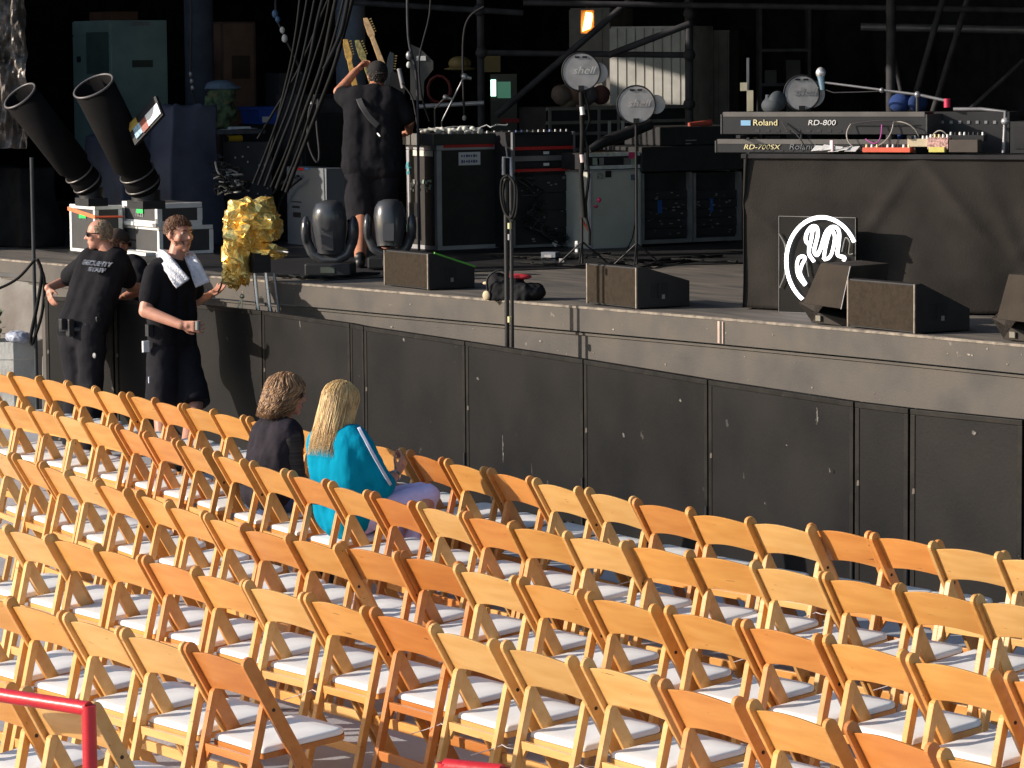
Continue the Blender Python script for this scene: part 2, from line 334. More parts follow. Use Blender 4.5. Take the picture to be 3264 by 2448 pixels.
# ================================================================= CHAIRS
def py(z): return -0.02 + (0.79-z)*0.57
def chair_meshes():
    P = {}
    for s in (-1, 1):
        poly = []; d = V3((0, -0.50, 1)).normalized()   # direction in (y,z) as x,y
        dy, dz = -0.5145, 0.8575; nyv, nzv = dz, -dy
        hw = 0.028
        top = (py(0.765), 0.765); bot = (py(0.0), 0.0)
        poly.append((bot[0]-0.034, 0)); poly.append((bot[0]+0.030, 0)); poly.append((top[0]+nyv*hw, top[1]+nzv*hw))
        for k in range(1, 7):
            a = math.pi*k/7; poly.append((top[0]+nyv*hw*math.cos(a)+dy*hw*math.sin(a), top[1]+nzv*hw*math.cos(a)+dz*hw*math.sin(a)))
        poly.append((top[0]-nyv*hw, top[1]-nzv*hw))
        b = MB(); b.prism(poly, 'x', s*0.205, s*0.226); P['front_leg%d' % s] = (b, 0.003)
        b = MB(); y1, y0 = 0.082, -0.060; zt = 0.612
        b.prism([(y0-0.016, 0), (y0+0.016, 0), (y1+0.018, zt-0.03), (y1+0.002, zt), (y1-0.014, zt-0.022)], 'x', s*0.170, s*0.200); P['rear_leg%d' % s] = (b, 0.003)
    b = MB(); n = 16; vs = []; fs = []
    for i in range(n+1):
        t = i/n*2-1; x = t*0.2045; bow = -0.020*(1-t*t); ar = 0.023*(1-t*t)**1.2
        for (z, th) in ((0.598+ar*0.95, 0.008), (0.752+ar, 0.008)):
            y = py(z)+bow; vs += [(x, y-th, z), (x, y+th, z)]
    for i in range(n):
        o = i*4; q = o+4
        fs += [(o, q, q+2, o+2), (o+1, o+3, q+3, q+1), (o+2, q+2, q+3, o+3), (o, o+1, q+1, q)]
    fs += [(0, 2, 3, 1), (n*4, n*4+1, n*4+3, n*4+2)]
    b.add(vs, fs, False); P['backrest'] = (b, 0.003)
    sz = lambda y: 0.394+0.08*y
    def outline(ex, y0, y1, rf, rb, n=5):
        o = []
        for cx, cy, r, a0 in ((ex-rb, y0+rb, rb, -90), (ex-rf, y1-rf, rf, 0), (-ex+rf, y1-rf, rf, 90), (-ex+rb, y0+rb, rb, 180)):
            for k in range(n+1): a = R(a0+90*k/n); o.append((cx+r*math.cos(a), cy+r*math.sin(a)))
        return o
    o = outline(0.186, 0.072, 0.474, 0.05, 0.015); b = MB(); b.cur = 0
    def ring(k, z, sc=1.0): return [(x*sc, 0.27+(y-0.27)*sc, sz(y)+z) for x, y in o]
    N = len(o); rings = [ring(0, -0.024), ring(1, -0.001)]; vs = sum(rings, [])
    b.add(vs, [(i, (i+1) % N, N+(i+1) % N, N+i) for i in range(N)] + [tuple(reversed(range(N)))], False); P['seat_frame'] = (b, 0.0)
    b = MB(); rings = [ring(0, 0.0, 0.985), ring(0, 0.013, 0.985), ring(0, 0.020, 0.965), ring(0, 0.0235, 0.91), ring(0, 0.0245, 0.5)]; vs = sum(rings, [])+[(0, 0.27, sz(0.27)+0.0248)]
    fs = [(j*N+i, j*N+(i+1) % N, (j+1)*N+(i+1) % N, (j+1)*N+i) for j in range(4) for i in range(N)]+[(4*N+i, 4*N+(i+1) % N, 5*N) for i in range(N)]
    b.add(vs, fs, True); P['cushion'] = (b, 0.0)
    b = MB(); b.box((-0.170, 0.026, 0.358), (0.170, 0.046, 0.390)); b.add([(-0.17,0.028,0.358),(-0.14,0.028,0.358),(-0.17,0.028,0.316),(-0.17,0.044,0.358),(-0.14,0.044,0.358),(-0.17,0.044,0.316)],[(0,1,2),(3,5,4),(1,4,5,2)])
    b.add([(0.17,0.028,0.358),(0.14,0.028,0.358),(0.17,0.028,0.316),(0.17,0.044,0.358),(0.14,0.044,0.358),(0.17,0.044,0.316)],[(0,1,2),(3,5,4),(1,4,5,2)]); P['rear_rail'] = (b, 0.002)
    b = MB(); z = 0.20; b.box((-0.205, py(z)-0.010, z-0.022), (0.205, py(z)+0.010, z+0.022)); P['front_stretcher'] = (b, 0.003)
    b = MB(); z = 0.17; y = -0.060+0.142*z/0.612; b.box((-0.170, y-0.009, z-0.02), (0.170, y+0.009, z+0.02)); P['rear_stretcher'] = (b, 0.003)
    for s in (-1, 1): b = MB(); z = 0.575; b.cone((s*0.2255, py(z)-0.002, z), (s*0.2285, py(z)-0.002, z), 0.008, 0.007, 10, smooth=False); P['bolt%d' % s] = (b, 0.0)
    return P
PARTS = chair_meshes()
NAMES = {'front_leg-1': 'front_leg', 'front_leg1': 'front_leg', 'rear_leg-1': 'rear_leg', 'rear_leg1': 'rear_leg', 'front_stretcher': 'stretcher', 'rear_stretcher': 'stretcher', 'rear_rail': 'rear_rail', 'bolt-1': 'bolt', 'bolt1': 'bolt'}
PROTO = {}; BOLT = mat('dark bolt', (0.05, 0.04, 0.035), rough=0.4, metal=0.5)
def new_chair(tone):
    root = bpy.data.objects.new('folding_chair', None); root.empty_display_size = 0.2; COL.objects.link(root)
    for k, (b, bev) in PARTS.items():
        b.build(NAMES.get(k, k), CUSHION if k == 'cushion' else BOLT if k.startswith('bolt') else WOOD[tone], root, bevel=bev)
    return root
def put_chair(tone, loc, rz):
    if tone not in PROTO: root = PROTO[tone] = new_chair(tone)
    else:
        root = PROTO[tone].copy(); COL.objects.link(root)
        for ch in PROTO[tone].children:
            c = ch.copy(); COL.objects.link(c); c.parent = root
    root.location = loc; root.rotation_euler = (0, 0, rz)
    return root
ROWS = {1: ([(27,1188),(117,1197),(215,1213),(294,1232),(398,1251),(493,1267),(574,1288),(674,1303),(782,1325),None,None,None,(1288,1431),(1416,1461),(1552,1488),(1694,1522),(1850,1553),(2027,1585),(2203,1620),(2379,1651),(2576,1675),(2773,1694),(2974,1723),(3186,1761)],
            'h' 'hhhhhohhhhhh' 'rhoppohpoop' 'p'),
        2: ([(90,1297),(177,1311),(260,1331),(350,1350),(466,1376),(554,1397),(657,1434),(785,1467),(907,1497),(1047,1531),(1176,1565),(1321,1599),(1477,1630),(1629,1662),(1805,1694),(1990,1723),(2195,1755),(2402,1784),(2621,1825),(2856,1861),(3105,1897)],
            'h' 'hphoohhhohrpohphhphh' 'p'),
        3: ([(129,1471),(212,1498),(300,1523),(418,1561),(538,1593),(646,1633),(773,1670),(922,1701),(1081,1732),(1262,1752),(1459,1798),(1642,1834),(1864,1883),(2100,1929),(2366,1976),(2612,2019),(2883,2078),(3188,2138)],
            'h' 'hphhhhohorphhhohh' 'o'),
        4: ([(149,1705),(292,1732),(447,1770),(617,1808),(784,1849),(965,1890),(1172,1933),(1368,1986),(1588,2039),(1850,2093),(2095,2157),(2368,2229),(2680,2292),(2987,2378)],
            'p' 'hhohphrpppohr' 'h'),
        5: ([(32,1903),(199,1949),(393,2001),(592,2048),(796,2098)], 'h' 'hppr' ''),
        6: ([(45,2183),(316,2247)], 'h' 'p' '')}
ORD = ['first','second','third','fourth','fifth','sixth','seventh','eighth','ninth','tenth','eleventh','twelfth','thirteenth','fourteenth','fifteenth','sixteenth','seventeenth','eighteenth','nineteenth','twentieth','twenty-first','twenty-second','twenty-third','twenty-fourth','twenty-fifth','twenty-sixth']
TONES = {'p': 'pale blond', 'h': 'honey', 'o': 'orange', 'r': 'reddish'}
RNAME = {1: 'front row', 2: 'second row', 3: 'third row', 4: 'fourth row', 5: 'fifth row', 6: 'short last row'}
crs = random.Random(11)
SEATS = {}
for r, spec in ROWS.items():
    J, tones = spec[0], spec[1] if isinstance(spec[1], str) else spec[1][0]
    W = [None if j is None else AZ(j[0]/K, j[1]/K, 0.79) for j in J]
    for i, q in enumerate(W):
        if q is None:
            a = max(k for k in range(i) if W[k] is not None); c = min(k for k in range(i, len(W)) if J[k] is not None)
            W[i] = W[a].lerp(W[c], (i-a)/(c-a))
    # extend off both ends while still in frame
    n0 = len(tones)
    step = (W[min(4, len(W)-1)]-W[0])/min(4, len(W)-1); pre = []
    q = W[0].copy()
    while len(pre) < 3 and PX(q)[0] > -25: q = q-step; pre.insert(0, q.copy())
    if not pre: pre = []
    nxt = []; q = W[-1].copy(); step = (W[-1]-W[max(0, len(W)-5)])/min(4, len(W)-1)
    if r < 5:
        while len(nxt) < 2 and PX(q)[0] < 2212: q = q+step; nxt.append(q.copy())
    P = pre+W+nxt
    sm = []
    for i in range(len(P)-1):      # smooth the measured line a little, keep spacing
        a, c = P[max(0, i-2)], P[min(len(P)-1, i+3)]; sm.append(math.atan2(c.y-a.y, c.x-a.x))
    out = []
    for i in range(len(P)-1):
        mid = (P[i]+P[i+1])/2; rz = sm[i]+crs.uniform(-0.035, 0.035)
        if r == 5 and i == len(P)-2: rz -= 0.02
        k = i-len(pre)+1       # index into tones string (first char = chair left of the first junction)
        tn = tones[k] if 0 <= k < len(tones) else ('h' if (i % 3) else 'p')
        loc = V3((mid.x, mid.y, 0)) - Matrix.Rotation(rz, 3, 'Z') @ V3((0, -0.02+crs.uniform(-0.014, 0.014), 0))
        out.append([tn, loc, rz])
    # which are in the picture
    vis = [o for o in out if PX((o[1].x+0.3, o[1].y+0.3, 0.5))[0] > -2 and PX((o[1].x-0.25, o[1].y, 0.7))[0] < 2212]
    SEATS[r] = vis
    for i, (tn, loc, rz) in enumerate(vis):
        o = put_chair(tn, loc, rz)
        lab = '%s wooden folding chair, %s from the left in the %s' % (TONES[tn], ORD[i], RNAME[r])
        if r >= 5: lab = '%s wooden folding chair, %s from the left in the %s' % (TONES[tn], ORD[i], RNAME[r])
        if r == 5 and i == len(vis)-1: lab = 'reddish wooden folding chair at the aisle end of the fifth row'
        tag(o, lab, 'chair', 'wooden folding chairs set out in rows')
# cable ties that join neighbouring chairs
ti = 0
TIEM = mat('cable tie', (0.75, 0.68, 0.66), rough=0.4)
for r, idxs in ((2, (18, 20)), (3, (3, 5, 11)), (4, (2, 6, 8, 9, 10, 12)), (1, (17, 20))):
    for i in idxs:
        if i+1 >= len(SEATS[r]): continue
        tn, loc, rz = SEATS[r][i]; M = frame(loc, rz); b = MB(M)
        x = 0.232; y = 0.06
        b.tube([(x-0.05, y+0.02, 0.345), (x-0.03, y-0.025, 0.36), (x+0.02, y-0.03, 0.355), (x+0.05, y+0.02, 0.345), (x+0.02, y+0.05, 0.345), (x-0.05, y+0.02, 0.345)], 0.0022, 5)
        b.tube([(x-0.02, y-0.03, 0.357), (x-0.06, y-0.07, 0.335), (x-0.12, y-0.11, 0.31)], 0.002, 5)
        tag(b.build('cable_tie', TIEM), 'thin white cable tie joining the %s and %s chairs of the %s' % (ORD[i], ORD[i+1], {1: 'front row', 2: 'second row', 3: 'third row', 4: 'fourth row'}[r]), 'cable tie', 'cable ties joining chairs')

# ---- red pipe rails at the bottom of the picture
REDR = mat('glossy red pipe', (0.62, 0.02, 0.03), rough=0.38, var=0.12, coat=0.15, bump=0.12, bscale=25, spots=(0.30, 0.08, 0.07), spot_scale=28, spot_t=0.70)
def red_rail(p, q, z, label):
    p = V3((p.x, p.y, 0)); q = V3((q.x, q.y, 0)); t = thing('pipe_rail', label, 'rail', p, 0, 'red pipe rails by the aisle'); r_ = 0.026
    b = MB(); b.tube([p+V3((0,0,z)), q+V3((0,0,z))], r_, 16); b.build('top_rail', REDR, t)
    for e in (p, q): b = MB(); b.tube([e+V3((0,0,0.01)), e+V3((0,0,z+0.012))], r_, 16); b.build('post', REDR, t)
    for e in (p, q): b = MB(); b.cone(e, e+V3((0,0,0.012)), 0.06, 0.06, 16); b.build('foot_plate', REDR, t)
zr = 0.82
a = AZ(192, 1531, zr); c = AZ(-150, 1478, zr); red_rail(a, c, zr, 'red pipe rail with a square corner in the lower left corner')
a = AZ(962, 1655, zr); c = AZ(1085, 1668, zr); red_rail(a, c, zr, 'short red pipe rail just showing at the bottom edge')
#PART3
# ================================================================= STAGE EQUIPMENT
def POS(u, D, z=DZ): p = AD(u, 300, D); return V3((p.x, p.y, z))
def boxpx(u0, u1, u2, vt, vb=None, D=None, z=DZ):
    c = AZ(u1, vb, z) if D is None else POS(u1, D, z)
    x1, y0 = c.x, c.y; x0 = AY(u0, 400, y0).x; y1 = AX(u2, 400, x1).y
    return x0, x1, y0, y1, z, ZAT(u1, vt, (x1, y0))
def edges(b, x0, x1, y0, y1, z0, z1, t=0.03, o=0.004):   # metal angle along the visible edges of a case
    for (p, q) in (((x0, y0), (x1, y0)), ((x1, y0), (x1, y1))):
        for z in (z0, z1-t):
            if p[1] == q[1]: b.box((p[0]-o, y0-o, z-(o if z == z0 else -o)+0), (q[0]+o, y0+t, z+t+(0 if z == z0 else o)))
            else: b.box((x1-t, p[1]+t, z-(o if z == z0 else -o)), (x1+o, q[1], z+t+(0 if z == z0 else o)))
    for (x, y) in ((x0, y0), (x1, y0), (x1, y1)):
        b.box((x-(o if x == x0 else t), y-(o if y == y0 else t)+0.0, z0+t), (x+(t if x == x0 else o), y+(t if y == y0 else o), z1-t))
def case(name, label, cat, px, body=CASEB, edge=ALU, t=0.03, group=None, castors=False, lid=None):
    x0, x1, y0, y1, z0, z1 = px; o = thing(name, label, cat, ((x0+x1)/2, (y0+y1)/2, z0), 0, group)
    zb = z0+(0.09 if castors else 0)
    b = MB(); b.box((x0, y0, zb), (x1, y1, z1)); b.build('body', body, o)
    if edge: b = MB(); edges(b, x0, x1, y0, y1, zb, z1, t); b.build('edging', edge, o, bevel=0.002)
    if lid:
        b = MB(); b.box((x0-0.006, y0-0.006, lid-0.012), (x1+0.006, y1, lid+0.012)); b.build('lid_band', edge or ALU, o)
    if castors:
        for x in (x0+0.07, x1-0.07):
            for y in (y0+0.07, y1-0.07):
                b = MB(); b.cone((x-0.02, y, z0+0.045), (x+0.02, y, z0+0.045), 0.045, 0.045, 12); b.box((x-0.025, y-0.02, z0+0.05), (x+0.025, y+0.02, zb)); b.build('castor', RUBBER, o)
    return o
def decal_y(o, name, u0, u1, v0, v1, y, mt, d=0.004):     # flat label on a face looking toward -y
    a, c = AY(u0, v0, y), AY(u1, v1, y); b = MB(); b.box((a.x, y-d-0.002, min(a.z, c.z)), (c.x, y-d, max(a.z, c.z))); return b.build(name, mt, o)
def decal_x(o, name, u0, u1, v0, v1, x, mt, d=0.004):
    a, c = AX(u0, v0, x), AX(u1, v1, x); b = MB(); b.box((x+d, a.y, min(a.z, c.z)), (x+d+0.002, c.y, max(a.z, c.z))); return b.build(name, mt, o)
def scribble(o, name, a, c, ax, val, mt, rows=2, seed=1):  # illegible small print: rows of ink dashes
    rs = random.Random(seed); b = MB(); n = 7
    for r in range(rows):
        z = a.z+(c.z-a.z)*(r+0.5)/rows; h = abs(c.z-a.z)/rows*0.28
        for k in range(n):
            if rs.random() < 0.15: continue
            s0 = 0.08+0.84*k/n; s1 = s0+0.84/n*rs.uniform(0.5, 0.85); hh = h*rs.uniform(0.5, 1)
            if ax == 'x': b.box((val, a.y+(c.y-a.y)*s0, z-hh), (val+0.002, a.y+(c.y-a.y)*s1, z+hh))
            else: b.box((a.x+(c.x-a.x)*s0, val-0.002, z-hh), (a.x+(c.x-a.x)*s1, val, z+hh))
    return b.build(name, mt, o)

# black dance floor behind the playing area
fl = [(520, 596), (700, 607), (835, 600), (1030, 588), (1330, 577), (1600, 571), (1680, 565)]
fp = [AZ(u, v, DZ) for u, v in fl]; b = MB(); b.prism([(p.x, p.y) for p in fp]+[(-8.2, 17.0), (-8.2, 22.3), (-36.5, 22.3), (-36.5, fp[0].y+0.4)], 'z', DZ+0.001, DZ+0.009)
DANCE = mat('black dance floor', (0.022, 0.022, 0.025), rough=0.55, var=0.3, scale=2, bump=0.05, bscale=20)
tag(b.build('dance_floor', DANCE), 'black vinyl dance floor sheet under the back line of equipment', 'floor sheet')

# ---- wedges
def wedge(label, u0, u1, u2, vt, vb, vt2, tape=False, swap=None):
    c = AZ(u1, vb, DZ); x1, y0 = c.x, c.y; x0 = AY(u0, vb, y0).x; y1 = AX(u2, vb, x1).y; zt = ZAT(u1, vt, (x1, y0)); z2 = ZAT(u2, vt2, (x1, y1)); z2 = max(z2, DZ+0.1)
    o = thing('floor_monitor', label, 'floor speaker', ((x0+x1)/2, (y0+y1)/2, DZ), 0, 'floor monitor speakers on the stage front')
    b = MB(); zb = DZ+0.008
    b.prism([(y0+0.004, zb), (y1, zb), (y1+0.0, z2), (y0+0.05, zt), (y0+0.004, zt-0.004)], 'x', x0, x1); b.build('cabinet', WEDGES, o, bevel=0.004)
    b = MB(); b.box((x0+0.012, y0-0.004, zb+0.012), (x1-0.012, y0+0.003, zt-0.014)); b.build('end_grille', WEDGE, o)
    b = MB(); b.box((x0, y0-0.006, zb), (x0+0.012, y0+0.004, zt-0.004)); b.box((x1-0.012, y0-0.006, zb), (x1, y0+0.004, zt-0.004)); b.build('grille_edge', mat('worn grille edge', (0.30, 0.25, 0.2), var=0.2, scale=20), o)
    ym = y0+(y1-y0)*0.42; zm = (DZ+zt)/2-0.02
    b = MB(); b.box((x1+0.0005, ym-0.07, zm-0.05), (x1+0.003, ym+0.07, zm+0.05)); b.box((x1+0.003, ym-0.012, zm-0.05), (x1+0.016, ym+0.008, zm+0.045)); b.build('handle', RUBBER, o)
    b = MB(); b.box((x1+0.0005, ym+0.02, zm-0.06), (x1+0.004, ym+0.045, zm-0.03)); b.build('connector', STEEL, o)
    for x in (x0+0.05, x1-0.05):
        for y in (y0+0.05, y1-0.05): b = MB(); b.cone((x, y, DZ), (x, y, DZ+0.012), 0.012, 0.012, 8); b.build('foot', RUBBER, o)
    if tape:
        b = MB(); b.beam((x1+0.002, y0+0.05, zt+0.001), (x1+0.002, y1, z2+0.001), 0.012, 0.012); b.build('tape_strip', mat('green edge tape', (0.12, 0.5, 0.06)), o)
    return o
wedge('dark wedge speaker with a green taped edge below the tall road case', 831, 926, 1026, 548, 628, 577, tape=True)
wedge('dark wedge speaker between the black bag and the draped table', 1268, 1376, 1490, 578, 669, 607)
wedge('widest wedge speaker, standing in front of the tilted one', 1831, 1977, 2095, 614, 723, 668)
def tilted(label, face, low, depth, zlift=0.0, group='floor monitor speakers on the stage front', rz=R(28)):
    # cabinet standing on its narrow end: outline given on the plane of its grille
    base = AZ(low[0][0], low[0][1], DZ+0.01); n = V3((math.sin(rz), -math.cos(rz), 0)); 
    def on(u, v):
        d = ray(u, v); t = (base-CAM).dot(n)/d.dot(n); return CAM+d*t
    o = thing('floor_monitor', label, 'floor speaker', (base.x, base.y, DZ), rz, group)
    P = [on(*q) for q in face+list(reversed(low))]; back = -n*depth; m_ = len(P)
    b = MB(); b.add(P+[p+back*(0.9 if i < 2 else 1.0) for i, p in enumerate(P)], [tuple(range(m_)), tuple(reversed(range(m_, 2*m_)))]+[(i, m_+i, m_+(i+1) % m_, (i+1) % m_) for i in range(m_)]); b.build('cabinet', WEDGET, o, bevel=0.006)
    F = [on(*q) for q in face]; cen = sum(F, V3())/4; b = MB(); G = [cen+(p-cen)*0.97+n*0.004 for p in F]; H = [p-n*0.006 for p in G]
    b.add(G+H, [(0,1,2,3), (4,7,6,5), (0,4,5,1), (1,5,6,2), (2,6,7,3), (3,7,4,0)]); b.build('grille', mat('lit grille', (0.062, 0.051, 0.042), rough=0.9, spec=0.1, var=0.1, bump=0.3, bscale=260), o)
    a = F[3].lerp(F[2], 0.45)-V3((0,0,0.05)); b = MB(); b.box((a.x-0.03, a.y-0.015, DZ+0.025), (a.x+0.02, a.y-0.005, DZ+0.06)); b.build('handle', mat('khaki strap', (0.2, 0.18, 0.14)), o)
    b = MB(); b.tube([F[2]+n*0.004, F[1]+n*0.004], 0.004, 6); b.build('edge_strip', ALU, o)
    return o
tilted('tall tilted speaker propped up against the neon sign', [(1773, 568), (1838, 575), (1818, 668), (1734, 656)], [(1752, 697), (1818, 704), (1822, 690), (1733, 668)][0:2], 0.42, rz=R(12))
tilted('lighter brown tilted speaker cut off by the right edge', [(2179, 592), (2262, 598), (2240, 700), (2152, 690)], [(2166, 733), (2245, 742)], 0.42, rz=R(12))

# ---- draped keyboard table and keyboards
TR = R(35); tb = AZ(1602, 669, DZ); tdir = V3((math.cos(TR), math.sin(TR), 0)); tn = V3((math.sin(TR), -math.cos(TR), 0)); TZ = ZAT(1590, 332, tb)
tl = 2.6; TD = 0.75
tab = thing('draped_table', 'high keyboard table draped to the floor in dark brown cloth', 'table', tb, TR)
CLOTH = mat('brown black cloth', (0.037, 0.033, 0.030), rough=0.95, var=0.15, scale=3, bump=0.2, bscale=90, spec=0.1)
def cl(s, t):
    tot = TD+tl+TD; d = s*tot; dn = 1-t; fold = 0.030*dn*math.sin(d*6.1+1.3)*(0.4+0.6*math.sin(d*1.7)**2)+0.012*dn*math.sin(d*13+t*5)+0.04*dn*dn*math.sin(d*3.1+2)
    for (cx_, ct_, sl_, ww_, am_) in ((2.2, 0.75, 0.9, 0.05, 0.02), (1.7, 0.6, -0.7, 0.06, 0.018), (2.6, 0.5, 0.5, 0.07, 0.022), (1.05, 0.45, 1.3, 0.05, 0.016), (3.0, 0.7, -1.0, 0.06, 0.02)):
        q_ = (d-cx_)-sl_*(ct_-t); fold += am_*math.exp(-(q_/ww_)**2)*math.exp(-((t-ct_)/0.30)**2)
    flare = 0.07*dn
    if d < TD: p = tb-tn*(TD-d)-tdir*(fold*0.8+flare-0.03)
    elif d < TD+tl: p = tb+tdir*(d-TD)+tn*(fold+flare-0.05)
    else: p = tb+tdir*tl-tn*(d-TD-tl)+tdir*(fold+flare)
    # one deep sag of cloth running down to the left hem
    return V3((p.x, p.y, DZ+0.012+(TZ-DZ-0.012)*t))
b = MB(); b.sheet(cl, 240, 40); b.build('cloth', CLOTH, tab, solid=0.006)
b = MB(frame(tb, TR)); b.box((-0.01, 0.02, TZ-DZ-0.03), (tl, TD, TZ-DZ-0.001)); b.build('table_top', BLACK, tab)
for x in (0.1, tl-0.1):
    for y in (0.1, TD-0.08): b = MB(frame(tb, TR)); b.box((x-0.02, y-0.02, 0.0), (x+0.02, y+0.02, TZ-DZ-0.03)); b.build('leg', BLACKM, tab)
def kbd(label, off, z0, h, L, d, fwd, texts):
    M = frame(tb+tdir*off+tn*fwd+V3((0,0,z0-DZ)), TR); o = thing('keyboard', label, 'keyboard', tb+tdir*off+tn*fwd+V3((0,0,z0-DZ)), TR, 'stage keyboards stacked on the draped table')
    b = MB(M); b.box((0.012, 0, 0), (L-0.012, d*0.45, h)); b.prism([(d*0.45, 0), (d, 0), (d, h*0.35), (d*0.45, h)], 'x', 0.012, L-0.012); b.build('body', BPLAST, o, bevel=0.004)
    for xa in (0, L-0.012): b = MB(M); b.box((xa, -0.004, 0), (xa+0.012, d, h*0.9)); b.build('end_cheek', mat('grey end cheek', (0.06, 0.06, 0.065), rough=0.4), o, bevel=0.003)
    b = MB(M); b.box((0.02, -0.004, h-0.03), (L-0.02, 0.02, h+0.002)); b.build('top_edge', mat('silver top edge', (0.16, 0.15, 0.145), rough=0.4, metal=0.5), o)
    b = MB(M); b.box((0.10, d*0.5, h*0.62), (L-0.06, d-0.01, h*0.68)); b.build('keys', mat('white keys', (0.75, 0.74, 0.7)), o)
    for k in range(9): x = 0.25+L*0.05*k; b = MB(M); b.box((x, -0.003, h*0.1), (x+0.03, 0.001, h*0.22)); b.build('socket', PIPE, o)
    for s, x, zz, size, mt_, sh, ax_ in texts:
        text(o, s, size, M @ face_y((x, -0.0045, zz)), mt_, shear=sh, align='LEFT', xs=ax_)
    return o
YEL = mat('cream lettering', (0.85, 0.75, 0.42), rough=0.5); WL = mat('white lettering', (0.8, 0.8, 0.8)); GL = mat('grey lettering', (0.16, 0.17, 0.19)); BLUEL = mat('pale blue sticker', (0.25, 0.5, 0.75))
ku = lambda u: (u-1590)/ (KV(DEP(tb))*math.cos(YAW-TR))
z2b = ZAT(1600, 291, tb); z2t = ZAT(1600, 243, tb)
o = kbd('upper black stage keyboard with cream and white lettering', ku(1530), z2b, z2t-z2b, 1.46, 0.36, -0.16, [('Roland', ku(1624)-ku(1556), (z2t-z2b)*0.52, 0.058, YEL, 0.0, 1.1), ('RD-800', ku(1738)-ku(1556), (z2t-z2b)*0.52, 0.050, WL, 0.15, 1.25)])
M = frame(tb+tdir*ku(1530)-tn*0.16+V3((0,0,z2b-DZ)), TR); b = MB(M); x = ku(1599)-ku(1556); b.box((x, -0.006, 0.06), (x+0.07, -0.004, 0.095)); b.build('sticker', BLUEL, o)
h1 = ZAT(1600, 303, tb)-TZ
o = kbd('lower black stage keyboard with yellow lettering under the upper one', ku(1519), TZ+0.003, h1, 1.42, 0.36, -0.15, [('RD-700SX', ku(1605)-ku(1545), h1*0.42, 0.046, YEL, 0.25, 1.3), ('Roland', ku(1700)-ku(1545), h1*0.45, 0.055, GL, 0.2, 1.2)])
# two-tier stand carrying the upper keyboard
st = thing('keyboard_stand', 'small black tier stand holding the upper keyboard above the lower one', 'stand', tb+tdir*0.2+V3((0,0,TZ-DZ)), TR)
for x in (ku(1580), ku(1930)):
    b = MB(frame(tb, TR)); b.beam((x, 0.40, TZ-DZ), (x, 0.40, z2b-DZ-0.012), 0.03, 0.03, up=(0,1,0)); b.build('upright', BLACKM, st)
    b = MB(frame(tb, TR)); b.box((x-0.015, 0.03, z2b-DZ-0.024), (x+0.015, 0.42, z2b-DZ-0.003)); b.build('arm', BLACKM, st)
def onT(u, v, f=0.0):      # point on the vertical plane of the table front, moved back by f
    q = tb-tn*f; d = ray(u, v); t = (q-CAM).dot(tn)/d.dot(tn); return CAM+d*t
# things lying along the front of the table
rs = random.Random(5)
b = MB(frame(tb, TR)); x0_ = ku(1755)
pp = thing('paper_sheets', 'crumpled white set-list sheets lying on the lower keyboard front', 'paper', onT(1780, 328), TR)
for k in range(5):
    a = onT(1752+k*18, 328-rs.uniform(0, 3), 0.02); b = MB(); q = a+tdir*0.07*1.1; b.add([a, q+V3((0,0,rs.uniform(-.005,.012))), q-tn*0.10+V3((0,0,.03)), a-tn*0.1+V3((0,0,rs.uniform(.01,.04)))], [(0,1,2,3)]); b.build('sheet', WHITE, pp, solid=0.002)
a = onT(1797, 326, 0.03); b = MB(); b.beam(a, a+V3((0,0,0.07)), 0.03, 0.012); b.build('sheet', mat('pale pink paper', (0.8, 0.6, 0.65)), pp)
def pedal(label, u0, u1, v0, v1, mt_, knobs, f=0.02, d=0.10, nm='effects_box', cat='effects box'):
    a = onT(u0, v1, f); c = onT(u1, v0, f); o = thing(nm, label, cat, a, TR); L = (c-a).dot(tdir); h = c.z-a.z; M = frame(a, TR)
    b = MB(M); b.box((0, 0, 0), (L, d, h)); b.build('body', mt_, o, bevel=0.003)
    for k in range(knobs):
        x = L*(k+0.5)/knobs; b = MB(M); b.cone((x, d*0.35, h), (x, d*0.35, h+0.02), 0.009, 0.007, 8); b.build('knob', random.choice([WHITE, YEL, BLACK]), o)
    return o, M, L, h
pedal('long red control strip with a row of knobs on the draped table', 1863, 1966, 319, 329, mat('red enamel', (0.75, 0.13, 0.07)), 9)
pedal('pale cream effects box covered in switches, left of the brown box', 1960, 2004, 300, 317, mat('cream enamel', (0.62, 0.52, 0.36)), 5, f=0.05)
pedal('pink and white effects box on the draped table', 2003, 2048, 297, 323, mat('pinkish enamel', (0.72, 0.42, 0.38), var=0.4, scale=60), 5, f=0.03)
pedal('small yellow pedal below the pink effects box', 2006, 2040, 318, 329, mat('yellow enamel', (0.75, 0.68, 0.18)), 3, f=0.01)
o, M, L, h = pedal('plain brown wooden box at the right of the effects boxes', 2050, 2112, 302, 329, mat('brown box', (0.07, 0.055, 0.045)), 0, nm='wooden_box', cat='box')
cl_ = pedal('black unit with a row of white buttons behind the brown box', 2046, 2125, 292, 305, BPLAST, 8, f=0.2)
def tangle(label, pts, mts, amp, n, r=0.004, seed=1, cat='cable', kind=None, name='cable_tangle', group=None):
    rs = random.Random(seed); a = V3(pts[0]); o = thing(name, label, cat, a, 0, group)
    for k in range(n):
        P = []
        for i in range(len(pts)-1): P += squiggle(pts[i], pts[i+1], amp, 6, amp*(0.15 if name == 'floor_cables' else 1.0), rs)[:-1]
        b = MB(); b.tube(smooth(P+[V3(pts[-1])], 4), r*rs.uniform(0.7, 1.3), 6); b.build('cable', mts[k % len(mts)], o)
    return o
